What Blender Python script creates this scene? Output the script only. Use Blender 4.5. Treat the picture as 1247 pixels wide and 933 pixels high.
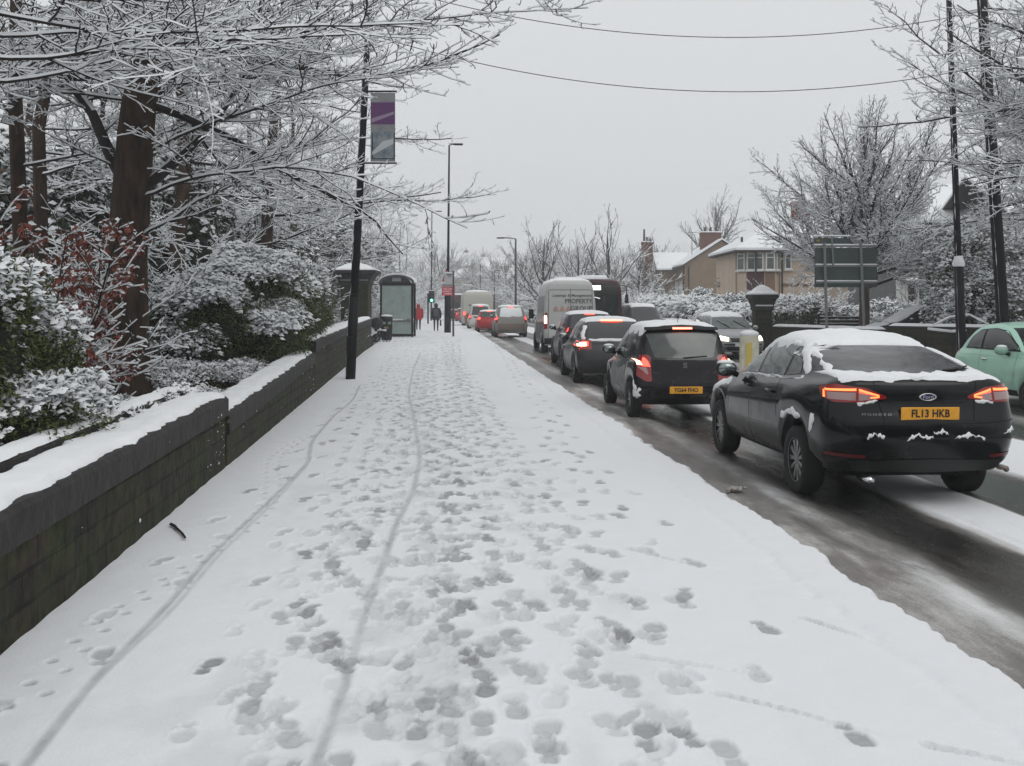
import bpy, math, random
import numpy as np
from math import sin, cos, pi, radians, sqrt, exp
from mathutils import Vector, Matrix
from mathutils.bvhtree import BVHTree

# ------------------------------------------------------------------ clear, camera, world, light
for o in list(bpy.data.objects): bpy.data.objects.remove(o)
scene = bpy.context.scene
COL = scene.collection
A = math.atan(96.5/1300.0)                 # road runs along +Y, the camera looks a little to the right of it
FPX, HY, CXP, CH = 1300.0, 372.0, 623.5, 1.7
cam = bpy.data.cameras.new("camera"); camo = bpy.data.objects.new("camera", cam); COL.objects.link(camo)
camo.location = (0, 0, CH); camo.rotation_euler = (radians(90), 0, -A)
cam.sensor_width = 36.0; cam.lens = 36.0*FPX/1247.0; cam.shift_y = -(466.5-HY)/1247.0
cam.clip_start = 0.05; cam.clip_end = 3000
scene.camera = camo

SUN_EL, SUN_ROT = radians(48), radians(150)
world = bpy.data.worlds.new("World"); scene.world = world; world.use_nodes = True
wn = world.node_tree.nodes; wl = world.node_tree.links; wn.clear()
wo = wn.new('ShaderNodeOutputWorld'); bg = wn.new('ShaderNodeBackground')
sk = wn.new('ShaderNodeTexSky'); sk.sky_type = 'NISHITA'; sk.sun_disc = False
sk.sun_elevation = SUN_EL; sk.sun_rotation = SUN_ROT; sk.dust_density = 6.0; sk.air_density = 1.0
hs = wn.new('ShaderNodeHueSaturation'); hs.inputs['Saturation'].default_value = 0.12
mixc = wn.new('ShaderNodeMixRGB'); mixc.inputs[0].default_value = 0.88          # the closed cloud sheet over the clear sky
geo_tc = wn.new('ShaderNodeTexCoord'); sep = wn.new('ShaderNodeSeparateXYZ'); ramp = wn.new('ShaderNodeValToRGB')
ramp.color_ramp.elements[0].position = 0.0; ramp.color_ramp.elements[0].color = (5.7, 5.86, 5.98, 1)
ramp.color_ramp.elements[1].position = 0.75; ramp.color_ramp.elements[1].color = (7.0, 7.2, 7.28, 1)
wl.new(geo_tc.outputs['Generated'], sep.inputs[0]); wl.new(sep.outputs['Z'], ramp.inputs[0])
wl.new(sk.outputs[0], hs.inputs['Color']); wl.new(hs.outputs[0], mixc.inputs[1]); wl.new(ramp.outputs[0], mixc.inputs[2])
wl.new(mixc.outputs[0], bg.inputs[0]); bg.inputs[1].default_value = 0.127; wl.new(bg.outputs[0], wo.inputs[0])
sun = bpy.data.lights.new("sun", 'SUN'); sun.energy = 0.5; sun.angle = radians(35); sun.color = (1.0, 0.98, 0.95)
suno = bpy.data.objects.new("sun", sun); COL.objects.link(suno)
suno.rotation_euler = (pi/2-SUN_EL, 0, pi - SUN_ROT)
scene.view_settings.view_transform = 'Standard'; scene.view_settings.look = 'None'
scene.view_settings.exposure = 0.0; scene.view_settings.gamma = 1.0
scene.render.engine = 'CYCLES'

# ------------------------------------------------------------------ helpers
def W(px, d, z=0.0):
    r = (px-CXP)/FPX*d
    return Vector((d*sin(A)+r*cos(A), d*cos(A)-r*sin(A), z))
def Z(py, d): return CH-(py-HY)/FPX*d
def P3(px, py, d): return W(px, d, Z(py, d))

_m = {}
def mat(name, col, rough=0.7, metal=0.0, emit=None, es=0.0, noise=0.0, nscale=8.0, bump=0.0, bscale=40.0, coat=0.0, spec=0.5, alpha=1.0, col2=None, stretch=None):
    if name in _m: return _m[name]
    m = bpy.data.materials.new(name); m.use_nodes = True; n = m.node_tree.nodes; l = m.node_tree.links
    b = n['Principled BSDF']; b.inputs['Base Color'].default_value = (*col, 1); b.inputs['Roughness'].default_value = rough
    b.inputs['Metallic'].default_value = metal; b.inputs['Specular IOR Level'].default_value = spec
    if coat: b.inputs['Coat Weight'].default_value = coat; b.inputs['Coat Roughness'].default_value = 0.08
    if emit: b.inputs['Emission Color'].default_value = (*emit, 1); b.inputs['Emission Strength'].default_value = es
    if alpha < 1: b.inputs['Alpha'].default_value = alpha
    tc = n.new('ShaderNodeTexCoord'); mp = n.new('ShaderNodeMapping'); l.new(tc.outputs['Object'], mp.inputs[0])
    if stretch: mp.inputs['Scale'].default_value = stretch
    if noise > 0 or col2:
        nz = n.new('ShaderNodeTexNoise'); nz.inputs['Scale'].default_value = nscale; nz.inputs['Detail'].default_value = 6
        nz.inputs['Roughness'].default_value = 0.65
        l.new(mp.outputs[0], nz.inputs['Vector'])
        cr = n.new('ShaderNodeValToRGB'); cr.color_ramp.elements[0].position = .32; cr.color_ramp.elements[1].position = .68
        c2 = col2 if col2 else tuple(min(1, c*(1+noise)) for c in col)
        c1 = col if col2 else tuple(c*(1-noise) for c in col)
        cr.color_ramp.elements[0].color = (*c1, 1); cr.color_ramp.elements[1].color = (*c2, 1)
        l.new(nz.outputs[0], cr.inputs[0]); l.new(cr.outputs[0], b.inputs['Base Color'])
    if bump > 0:
        nb = n.new('ShaderNodeTexNoise'); nb.inputs['Scale'].default_value = bscale; nb.inputs['Detail'].default_value = 5
        l.new(mp.outputs[0], nb.inputs['Vector'])
        bp = n.new('ShaderNodeBump'); bp.inputs['Strength'].default_value = bump; bp.inputs['Distance'].default_value = 0.02
        l.new(nb.outputs[0], bp.inputs['Height']); l.new(bp.outputs[0], b.inputs['Normal'])
    _m[name] = m
    return m

SNOW = mat('snow', (.80, .815, .83), .75, noise=.04, nscale=3, bump=.35, bscale=30, spec=.25)
SNOWT = mat('twig_snow', (.74, .76, .78), .8, spec=.2)
BARK = mat('bark', (.016, .012, .010), .92, col2=(.070, .045, .032), nscale=9, bump=1.0, bscale=16, stretch=(1, 1, .22), spec=.2)
TWIG = mat('twig', (.020, .015, .013), .9)
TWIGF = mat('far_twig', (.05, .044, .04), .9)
BLACKP = mat('black_pole_paint', (.004, .004, .005), .6, spec=.2)
GLASSD = mat('car_glass', (.012, .016, .016), .08, spec=.8, noise=.5, nscale=2.5)
BLK = mat('black_plastic', (.006, .006, .007), .5, spec=.3)
RUB = mat('tyre_rubber', (.011, .011, .011), .85)
ALLOY = mat('alloy_rim', (.30, .30, .30), .35, metal=.85, noise=.35, nscale=9)
CHROME = mat('chrome', (.75, .76, .78), .18, metal=1)
YPLATE = mat('yellow_plate', (.78, .36, .03), .45, noise=.12, nscale=12)
WPLATE = mat('white_plate', (.6, .6, .6), .5)
PTEXT = mat('plate_characters', (.012, .010, .008), .6)
RLAMP = mat('red_lamp_lens', (.13, .003, .004), .15, emit=(1, .010, .006), es=.07, coat=.6)
RLIT = mat('lit_brake_lamp', (.8, .1, .05), .2, emit=(1, .045, .03), es=4.2)
OLIT = mat('lit_lamp_strip', (.9, .3, .05), .2, emit=(1, .16, .05), es=2.6)
HOTLIT = mat('lit_lamp_core', (1, .6, .5), .2, emit=(1, .36, .20), es=8)
CLENS = mat('clear_lens', (.34, .22, .22), .15, coat=.5)
WHITELIT = mat('lit_white_lamp', (1, .95, .85), .2, emit=(1, .85, .62), es=3.5)

class MB:
    def __init__(s): s.v = []; s.f = []; s.m = []
    def add(s, vs, fs, mi=0):
        b = len(s.v); s.v.extend([tuple(x) for x in vs])
        for f in fs: s.f.append(tuple(i+b for i in f)); s.m.append(mi)
    def box(s, c, sz, mi=0, rz=0.0, bev=0.0, M=None):
        hx, hy, hz = sz[0]/2, sz[1]/2, sz[2]/2
        if bev <= 0:
            vs = [(x, y, z) for z in (-hz, hz) for x, y in ((-hx, -hy), (hx, -hy), (hx, hy), (-hx, hy))]
            fs = [(3, 2, 1, 0), (4, 5, 6, 7), (0, 1, 5, 4), (1, 2, 6, 5), (2, 3, 7, 6), (3, 0, 4, 7)]
        else:
            b = min(bev, hx*.9, hy*.9, hz*.9); vs = []; 
            for z, k in ((-hz, b), (-hz+b, 0), (hz-b, 0), (hz, b)):
                for x, y in ((-hx+k, -hy+b+k*0), (-hx+b, -hy+k), (hx-b, -hy+k), (hx-k, -hy+b), (hx-k, hy-b), (hx-b, hy-k), (-hx+b, hy-k), (-hx+k, hy-b)):
                    vs.append((x, y, z))
            fs = [tuple(reversed(range(8))), tuple(range(24, 32))]
            for r in range(3):
                for i in range(8): fs.append((r*8+i, r*8+(i+1) % 8, (r+1)*8+(i+1) % 8, (r+1)*8+i))
        R = Matrix.Rotation(rz, 3, 'Z') if M is None else M
        s.add([R @ Vector(v)+Vector(c) for v in vs], fs, mi)
    def tube(s, p0, p1, r0, r1=None, n=10, mi=0, cap=True):
        r1 = r0 if r1 is None else r1
        p0 = Vector(p0); p1 = Vector(p1); d = (p1-p0).normalized()
        u = d.orthogonal().normalized(); w = d.cross(u)
        vs = [p+(u*cos(2*pi*i/n)+w*sin(2*pi*i/n))*r for p, r in ((p0, r0), (p1, r1)) for i in range(n)]
        fs = [(i, (i+1) % n, n+(i+1) % n, n+i) for i in range(n)]
        if cap: fs += [tuple(reversed(range(n))), tuple(range(n, 2*n))]
        s.add(vs, fs, mi)
    def path(s, pts, r, n=8, mi=0):
        for i in range(len(pts)-1):
            s.tube(pts[i], pts[i+1], r if not hasattr(r, '__len__') else r[i], None if not hasattr(r, '__len__') else r[i+1], n, mi)
    def lathe(s, prof, c=(0, 0, 0), n=24, mi=0, axis='Z', ang0=0.0):
        k = len(prof); vs = []
        for i in range(n):
            a = 2*pi*i/n+ang0
            for r, h in prof:
                x, y = r*cos(a), r*sin(a)
                if axis == 'Z': q = (x, y, h)
                elif axis == 'X': q = (h, x, y)
                else: q = (x, h, y)
                vs.append(Vector(q)+Vector(c))
        fs = [(i*k+j, ((i+1) % n)*k+j, ((i+1) % n)*k+j+1, i*k+j+1) for i in range(n) for j in range(k-1)]
        s.add(vs, fs, mi)
    def sphere(s, c, r, mi=0, n=14, m=8, sc=(1, 1, 1)):
        prof = [(max(1e-4, sin(pi*j/m)), -cos(pi*j/m)) for j in range(m+1)]
        b = len(s.v); s.lathe(prof, n=n, mi=mi)
        for i in range(b, len(s.v)):
            v = s.v[i]; s.v[i] = (c[0]+v[0]*r*sc[0], c[1]+v[1]*r*sc[1], c[2]+v[2]*r*sc[2])
    def prism(s, poly, y0, y1, mi=0, axis='Y'):
        n = len(poly)
        if axis == 'Y': vs = [(p[0], y, p[1]) for y in (y0, y1) for p in poly]
        elif axis == 'X': vs = [(y, p[0], p[1]) for y in (y0, y1) for p in poly]
        else: vs = [(p[0], p[1], y) for y in (y0, y1) for p in poly]
        s.add(vs, [tuple(range(n)), tuple(reversed(range(n, 2*n)))]+[(i, n+i, n+(i+1) % n, (i+1) % n) for i in range(n)], mi)
    def build(s, name, mats, parent=None, smooth=False, loc=None):
        return mk(name, s.v, s.f, mats, parent, smooth, s.m, loc)

def mk(name, v, f, mats, parent=None, smooth=False, mi=None, loc=None):
    me = bpy.data.meshes.new(name); me.from_pydata([tuple(x) for x in v], [], f)
    for m in (mats if isinstance(mats, (list, tuple)) else [mats]): me.materials.append(m)
    if mi is not None and any(mi): me.polygons.foreach_set('material_index', mi)
    if smooth: me.polygons.foreach_set('use_smooth', [True]*len(me.polygons))
    me.update(); o = bpy.data.objects.new(name, me); COL.objects.link(o)
    if parent: o.parent = parent
    if loc is not None: o.location = loc
    return o
def autosmooth(o, ang=40):
    me = o.data
    me.polygons.foreach_set('use_smooth', [True]*len(me.polygons))
    try: me.set_sharp_from_angle(angle=radians(ang))
    except Exception: pass
    return o
def tag(o, label, cat, group=None, kind=None):
    o['label'] = label; o['category'] = cat
    if group: o['group'] = group
    if kind: o['kind'] = kind
    return o
def struct(o, kind='structure', label=None):
    o['kind'] = kind
    if label: o['label'] = label
    return o
def empty(name, loc, rz=0.0):
    o = bpy.data.objects.new(name, None); COL.objects.link(o); o.location = loc; o.rotation_euler = (0, 0, rz); o.empty_display_size = .2
    return o
def copy_tree(o, parent=None):
    c = o.copy(); COL.objects.link(c)
    if parent: c.parent = parent
    for ch in list(o.children): copy_tree(ch, c)
    return c
def text(s, size, m, parent, M, name='lettering', ext=0.002, spacing=1.0, sx=1.0, bold=0.0):
    cu = bpy.data.curves.new('t', 'FONT'); cu.body = s; cu.size = size; cu.extrude = ext; cu.align_x = 'CENTER'; cu.align_y = 'CENTER'
    cu.space_character = spacing; cu.offset = bold; cu.resolution_u = 3
    to = bpy.data.objects.new('t', cu); COL.objects.link(to)
    bpy.context.view_layer.update()
    me = bpy.data.meshes.new_from_object(to.evaluated_get(bpy.context.evaluated_depsgraph_get()))
    bpy.data.objects.remove(to); me.name = name
    me.transform(Matrix.Diagonal((sx, 1, 1, 1))); me.transform(M)
    me.materials.clear(); me.materials.append(m)
    o = bpy.data.objects.new(name, me); COL.objects.link(o); o.parent = parent
    return o
# text facing -Y (towards the camera), upright
FACE = Matrix.Rotation(pi/2, 4, 'X')

rng = np.random.default_rng(7); rnd = random.Random(11)
def vnoise(x, y, seed=0):
    xi = np.floor(x).astype(np.int64); yi = np.floor(y).astype(np.int64); xf = x-xi; yf = y-yi
    def h(a, b):
        n = (a*374761393+b*668265263+seed*1442695041) & 0xffffffff
        n = ((n ^ (n >> 13))*1274126177) & 0xffffffff
        return ((n ^ (n >> 16)) & 0xffff)/65535.0
    u = xf*xf*(3-2*xf); v = yf*yf*(3-2*yf)
    return (h(xi, yi)*(1-u)+h(xi+1, yi)*u)*(1-v)+(h(xi, yi+1)*(1-u)+h(xi+1, yi+1)*u)*v
def fbm(x, y, o=4, seed=0):
    r = 0; a = .5; t = 0
    for i in range(o): r = r+a*vnoise(x*2**i, y*2**i, seed+i*17); t += a; a *= .5
    return r/t

# ------------------------------------------------------------------ pavement under trodden snow
def grid_mesh(name, xs, ys, zfun_or_arr, mats, attrs=None, parent=None):
    nx, ny = len(xs), len(ys)
    Xg, Yg = np.meshgrid(xs, ys)
    Zg = zfun_or_arr
    co = np.stack([Xg, Yg, Zg], -1).reshape(-1, 3).astype(np.float32)
    idx = np.arange(nx*ny).reshape(ny, nx)
    q = np.stack([idx[:-1, :-1], idx[:-1, 1:], idx[1:, 1:], idx[1:, :-1]], -1).reshape(-1, 4)
    return np_mesh(name, co, q, mats, attrs=attrs, parent=parent, smooth=True)
def np_mesh(name, co, q, mats, mi=None, attrs=None, parent=None, smooth=False):
    me = bpy.data.meshes.new(name); k = q.shape[1]
    me.vertices.add(len(co)); me.vertices.foreach_set('co', np.ascontiguousarray(co, dtype=np.float32).ravel())
    me.loops.add(q.size); me.loops.foreach_set('vertex_index', np.ascontiguousarray(q, dtype=np.int32).ravel())
    me.polygons.add(len(q)); me.polygons.foreach_set('loop_start', np.arange(0, q.size, k, dtype=np.int32))
    try: me.polygons.foreach_set('loop_total', np.full(len(q), k, dtype=np.int32))
    except Exception: pass
    for m in (mats if isinstance(mats, (list, tuple)) else [mats]): me.materials.append(m)
    if mi is not None: me.polygons.foreach_set('material_index', np.ascontiguousarray(mi, dtype=np.int32))
    me.polygons.foreach_set('use_smooth', np.full(len(q), smooth, dtype=bool))
    if attrs:
        for an, av in attrs.items():
            at = me.attributes.new(an, 'FLOAT', 'POINT'); at.data.foreach_set('value', np.ascontiguousarray(av, dtype=np.float32).ravel())
    me.update(calc_edges=True); me.validate()
    o = bpy.data.objects.new(name, me); COL.objects.link(o)
    if parent: o.parent = parent
    return o

def attr_mat(name, base, stops, attr, rough=(.7, .35), bump=.3):
    m = bpy.data.materials.new(name); m.use_nodes = True; n = m.node_tree.nodes; l = m.node_tree.links
    b = n['Principled BSDF']; at = n.new('ShaderNodeAttribute'); at.attribute_name = attr
    tc = n.new('ShaderNodeTexCoord')
    nz = n.new('ShaderNodeTexNoise'); nz.inputs['Scale'].default_value = 26; nz.inputs['Detail'].default_value = 8; nz.inputs['Roughness'].default_value = .7
    l.new(tc.outputs['Object'], nz.inputs['Vector'])
    sb = n.new('ShaderNodeMath'); sb.operation = 'SUBTRACT'; sb.inputs[1].default_value = .5; l.new(nz.outputs[0], sb.inputs[0])
    ml = n.new('ShaderNodeMath'); ml.operation = 'MULTIPLY'; l.new(sb.outputs[0], ml.inputs[0]); 
    # noise matters only where the snow is already thin
    ed = n.new('ShaderNodeMath'); ed.operation = 'MULTIPLY'; ed.inputs[1].default_value = .7; l.new(at.outputs['Fac'], ed.inputs[0])
    l.new(ed.outputs[0], ml.inputs[1])
    ad = n.new('ShaderNodeMath'); ad.operation = 'ADD'; l.new(at.outputs['Fac'], ad.inputs[0]); l.new(ml.outputs[0], ad.inputs[1])
    cr = n.new('ShaderNodeValToRGB'); e = cr.color_ramp.elements
    e[0].position = stops[0][0]; e[0].color = (*stops[0][1], 1); e[1].position = stops[-1][0]; e[1].color = (*stops[-1][1], 1)
    for p, c in stops[1:-1]: k = e.new(p); k.color = (*c, 1)
    l.new(ad.outputs[0], cr.inputs[0]); l.new(cr.outputs[0], b.inputs['Base Color'])
    rr = n.new('ShaderNodeMapRange'); rr.inputs['To Min'].default_value = rough[0]; rr.inputs['To Max'].default_value = rough[1]
    l.new(ad.outputs[0], rr.inputs['Value']); l.new(rr.outputs[0], b.inputs['Roughness'])
    b.inputs['Specular IOR Level'].default_value = .35
    nb = n.new('ShaderNodeTexNoise'); nb.inputs['Scale'].default_value = 55; nb.inputs['Detail'].default_value = 6
    l.new(tc.outputs['Object'], nb.inputs['Vector'])
    bp = n.new('ShaderNodeBump'); bp.inputs['Strength'].default_value = bump; bp.inputs['Distance'].default_value = .01
    l.new(nb.outputs[0], bp.inputs['Height']); l.new(bp.outputs[0], b.inputs['Normal'])
    return m
PAVE = attr_mat('trodden_snow', None, [(0, (.745, .76, .785)), (.28, (.585, .60, .62)), (.6, (.36, .37, .38)), (1, (.13, .13, .13))], 'slush')

KX = 2.55
xs = np.arange(-2.5, 2.9, .0135)
ysl = [3.0]
while ysl[-1] < 40: ysl.append(ysl[-1]+max(.0135, ysl[-1]**2*.00016))
while ysl[-1] < 190: ysl.append(ysl[-1]*1.012)
ys = np.array(ysl)
Xg, Yg = np.meshgrid(xs, ys)
H = .014*(fbm(Xg*1.3, Yg*1.3, 4, 3)-.5)+.012*(fbm(Xg*5, Yg*5, 3, 9)-.5)*1.0
SL = np.clip((fbm(Xg*3.4, Yg*1.8, 5, 21)-.53)*1.2, 0, .20)*np.exp(-((Xg+.15)/1.15)**2)   # thin patches in the walked strip
def stamp(cx, cy, ang, a, b, depth, slush, rim=.006, p=2.4):
    R = max(a, b)*1.7
    i0, i1 = np.searchsorted(xs, (cx-R, cx+R)); j0, j1 = np.searchsorted(ys, (cy-R, cy+R))
    if i1 <= i0 or j1 <= j0: return
    x = Xg[j0:j1, i0:i1]-cx; y = Yg[j0:j1, i0:i1]-cy
    u = x*cos(ang)+y*sin(ang); v = -x*sin(ang)+y*cos(ang)
    e = (np.abs(u/a)**p+np.abs(v/b)**p)**(1/p)
    e = e+.20*(fbm((x+cx)*26, (y+cy)*26, 2, 5)-.5)
    ins = 1/(1+np.exp(np.clip((e-1)*24, -50, 50)))
    H[j0:j1, i0:i1] -= depth*ins
    H[j0:j1, i0:i1] += rim*np.exp(-((e-1.22)/.16)**2)
    SL[j0:j1, i0:i1] = np.maximum(SL[j0:j1, i0:i1], min(.72, slush*1.2)*ins)
def foot(x, y, ang, depth, sl, sc=1.0):
    stamp(x, y, ang, .056*sc, .098*sc, depth, sl); 
    stamp(x+sin(ang)*.150*sc, y-cos(ang)*.150*sc, ang, .043*sc, .052*sc, depth*.9, sl*.9)
r_ = random.Random(5)
def trail(x0, y0, y1, dx, step=.68, depth=.02, sl=.5, sc=1.0, gauge=.11):
    y = y0; k = 0; x = x0
    while y < y1:
        x += r_.gauss(dx, .02)
        an = -math.atan(dx/step)+(.16 if k % 2 else -.16)+r_.gauss(0, .12)
        foot(x+(gauge if k % 2 else -gauge)+r_.gauss(0, .02), y, an+(pi if sc < 0 else 0), depth*r_.uniform(.6, 1.2), min(.95, sl*r_.uniform(.45, 1.35)), abs(sc)*r_.uniform(.9, 1.06))
        y += step*r_.uniform(.88, 1.12); k += 1
for q in range(38):
    trail(r_.gauss(-.08, .68), 3.0+r_.uniform(0, 1), r_.uniform(18, 60), r_.gauss(.0, .010), r_.uniform(.58, .75), .0095, r_.uniform(.18, .52), r_.choice((1, 1, -1))*r_.uniform(.78, .96))
for q in range(5):
    trail(r_.gauss(.7, .25), 3.2+r_.uniform(0, 3), r_.uniform(20, 46), r_.gauss(.004, .010), r_.uniform(.58, .75), .017, r_.uniform(.12, .42), r_.choice((1, -1))*.95)
trail(.95, 4.2, 13, .035, .62, .020, .5); trail(1.25, 5.5, 16, .02, .6, .018, .42)
for q in range(90):      # scuffs and half prints
    y = 3.2+r_.random()**1.6*26; stamp(r_.gauss(-.2, .62), y, r_.uniform(0, 3), r_.uniform(.03, .07), r_.uniform(.05, .14), r_.uniform(.004, .014), r_.uniform(.08, .4), .003)
for q in range(0):
    y = 3.4+r_.random()**1.3*16; stamp(r_.gauss(-.55, .4), y, r_.uniform(-.4, .4), r_.uniform(.08, .13), r_.uniform(.14, .26), .004, r_.uniform(.12, .30), .001, 2)
y = 4.6                   # paws along the wall
while y < 14:
    for s_ in (0, 1): stamp(-1.62+.10*s_+.18*sin(y*.9), y+.16*s_, .2, .026, .034, .016, .45, .003)
    y += .30
for (sx0, sy0, sx1, sy1) in ((1.25, 4.55, 1.72, 4.1), (1.0, 5.05, 1.55, 4.75), (1.9, 3.95, 2.25, 3.7), (1.35, 7.3, 1.8, 6.6), (2.0, 5.6, 2.2, 5.2)):   # drag marks
    for t in np.linspace(0, 1, 12): stamp(sx0+(sx1-sx0)*t, sy0+(sy1-sy0)*t, .8, .020*(1.2-t), .05, .016*(1-t*.6), .16*(1-t), .003, 2)
def track(pts, wdt, depth, sl):
    px_ = np.interp(Yg[:, 0], [p[1] for p in pts], [p[0] for p in pts])
    # smooth the polyline
    k = np.ones(41)/41; pad = np.pad(px_, 20, mode='edge'); px_ = np.convolve(pad, k, 'valid')
    d = np.abs(Xg-px_[:, None]); m = (1/(1+np.exp((d-wdt)/.006)))*((Yg > pts[0][1]) & (Yg < pts[-1][1]))
    H[:] = np.where(m > .3, H*.6, H); H[:] -= depth*m; H[:] += .0015*np.exp(-((d-wdt*1.5)/.012)**2)*((Yg > pts[0][1]) & (Yg < pts[-1][1]))
    SL[:] = np.maximum(SL, sl*m*(.62+.75*fbm(Xg*9, Yg*5, 3, 61)))
def gp(px, py):
    d = CH*FPX/(py-HY); w = W(px, d); return (w.x, w.y)
tk1 = [gp(*p) for p in ((20, 950), (110, 835), (195, 750), (255, 680), (330, 610), (375, 565), (378, 540), (405, 508), (430, 488), (437, 470))]
tk2 = [gp(*p) for p in ((378, 950), (412, 860), (440, 765), (462, 700), (482, 640), (503, 600), (511, 560), (505, 520), (497, 480), (503, 450), (512, 430))]
track(tk1, .022, .006, .42); track([(x+(.05 if 4.9 < y_ < 9.8 else .012), y_) for x, y_ in tk1], .012, .005, .36); track(tk2, .025, .006, .42)
edge = KX+.05*(fbm(Yg*.8, Yg*0, 3, 2)-.5)*2+.10*(fbm(Yg*5, Yg*0+3, 4, 6)-.5)+.05*(fbm(Yg*17, Xg*9, 2, 7)-.5)+.25*np.clip(Yg/60, 0, 2)
dist = np.clip((Xg-edge)/.10, 0, 1); dist = dist*dist*(3-2*dist)
ridge = .02*np.exp(-((Xg-edge+.35)/.05)**2)
H = (H-ridge*.6)*(1-dist)-.125*dist + .018
SL = np.maximum(SL*(1-dist), .35*np.exp(-((Xg-edge-.05)/.03)**2)*(fbm(Xg*6, Yg*3, 3, 8) > .5)+.55*dist)
pav = struct(grid_mesh('pavement', xs, ys, H, PAVE, {'slush': SL}), 'structure', 'wide snowy pavement with footprints')
b = MB(); b.box((.2, -3.6, -.03), (5.4, 13.1, .06)); struct(b.build('pavement', SNOW))

# ------------------------------------------------------------------ road
def road_mat():
    m = bpy.data.materials.new('slushy_road'); m.use_nodes = True; n = m.node_tree.nodes; l = m.node_tree.links; b = n['Principled BSDF']
    at = n.new('ShaderNodeAttribute'); at.attribute_name = 'slush'; tc = n.new('ShaderNodeTexCoord')
    mp = n.new('ShaderNodeMapping'); mp.inputs['Scale'].default_value = (1, .28, 1); l.new(tc.outputs['Object'], mp.inputs[0])
    nz = n.new('ShaderNodeTexNoise'); nz.inputs['Scale'].default_value = 9; nz.inputs['Detail'].default_value = 9; nz.inputs['Roughness'].default_value = .72
    l.new(mp.outputs[0], nz.inputs['Vector'])
    n2 = n.new('ShaderNodeTexNoise'); n2.inputs['Scale'].default_value = 70; n2.inputs['Detail'].default_value = 4; l.new(tc.outputs['Object'], n2.inputs['Vector'])
    a1 = n.new('ShaderNodeMath'); a1.operation = 'MULTIPLY_ADD'; a1.inputs[1].default_value = .42; a1.inputs[2].default_value = -.21; l.new(nz.outputs[0], a1.inputs[0])
    a2 = n.new('ShaderNodeMath'); a2.operation = 'MULTIPLY_ADD'; a2.inputs[1].default_value = .18; a2.inputs[2].default_value = -.09; l.new(n2.outputs[0], a2.inputs[0])
    s1 = n.new('ShaderNodeMath'); s1.operation = 'ADD'; l.new(at.outputs['Fac'], s1.inputs[0]); l.new(a1.outputs[0], s1.inputs[1])
    s2 = n.new('ShaderNodeMath'); s2.operation = 'ADD'; l.new(s1.outputs[0], s2.inputs[0]); l.new(a2.outputs[0], s2.inputs[1])
    cr = n.new('ShaderNodeValToRGB'); e = cr.color_ramp.elements
    e[0].position = .12; e[0].color = (.018, .0175, .017, 1); e[1].position = .92; e[1].color = (.76, .775, .79, 1)
    for p, c in ((.36, (.055, .053, .051)), (.55, (.21, .20, .195)), (.72, (.50, .50, .50))): k = e.new(p); k.color = (*c, 1)
    l.new(s2.outputs[0], cr.inputs[0]); 
    br = n.new('ShaderNodeAttribute'); br.attribute_name = 'mud'
    mx = n.new('ShaderNodeMixRGB'); mx.blend_type = 'MULTIPLY'; mx.inputs[2].default_value = (1.0, .975, .95, 1); l.new(br.outputs['Fac'], mx.inputs[0]); l.new(cr.outputs[0], mx.inputs[1])
    l.new(mx.outputs[0], b.inputs['Base Color'])
    rr = n.new('ShaderNodeMapRange'); rr.inputs['From Min'].default_value = .1; rr.inputs['From Max'].default_value = .7; rr.inputs['To Min'].default_value = .14; rr.inputs['To Max'].default_value = .75
    l.new(s2.outputs[0], rr.inputs['Value']); l.new(rr.outputs[0], b.inputs['Roughness'])
    bp = n.new('ShaderNodeBump'); bp.inputs['Strength'].default_value = .5; bp.inputs['Distance'].default_value = .025
    l.new(s2.outputs[0], bp.inputs['Height']); l.new(bp.outputs[0], b.inputs['Normal'])
    return m
ROADM = road_mat()
rx = np.arange(2.4, 12.01, .035); ry = [-6.0]
while ry[-1] < 420: ry.append(ry[-1]+max(.05, abs(ry[-1])*.012))
ry = np.array(ry); RX, RY = np.meshgrid(rx, ry)
wob = .10*(fbm(RY*.35, RY*0, 3, 31)-.5)+.05*(fbm(RX*3, RY*1.4, 3, 33)-.5)
U = RX+wob-.25*np.clip(RY/60, 0, 2)
prof_x = [2.4, 2.62, 2.72, 3.02, 3.16, 3.30, 3.42, 3.62, 4.02, 4.16, 4.28, 4.92, 5.02, 5.2, 5.75, 5.95, 6.12, 7.6, 7.8, 7.95, 8.6, 8.75, 9.1, 9.4, 9.5, 9.9, 10.6, 10.8, 11.3, 11.6, 11.8]
prof_v = [.66, .62, .50, .50, .64, .60, .40, .17, .17, .36, .90, .98, .42, .18, .17, .40, .95, .98, .50, .28, .25, .45, .62, .5, .28, .24, .3, .5, .6, .75, .9]
SLR = np.interp(U, prof_x, prof_v)
SLR += .22*np.clip((fbm(RX*2.5, RY*.5, 4, 41)-.55)*3, -.3, 1)*(SLR < .7)
SLR = SLR+np.clip(RY-20, 0, 40)/40*.10*(SLR < .6)
MUD = np.clip(np.exp(-((U-2.86)/.20)**2)+.25*np.exp(-((U-3.9)/.3)**2), 0, 1)
RH = -.10+.035*np.clip(SLR-.3, 0, .6)+.012*(fbm(RX*6, RY*2, 3, 44)-.5)*np.clip(SLR, 0, 1)
struct(grid_mesh('road', rx, ry, RH, ROADM, {'slush': SLR, 'mud': MUD}), 'structure', 'slushy road with dark wheel tracks')

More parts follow.
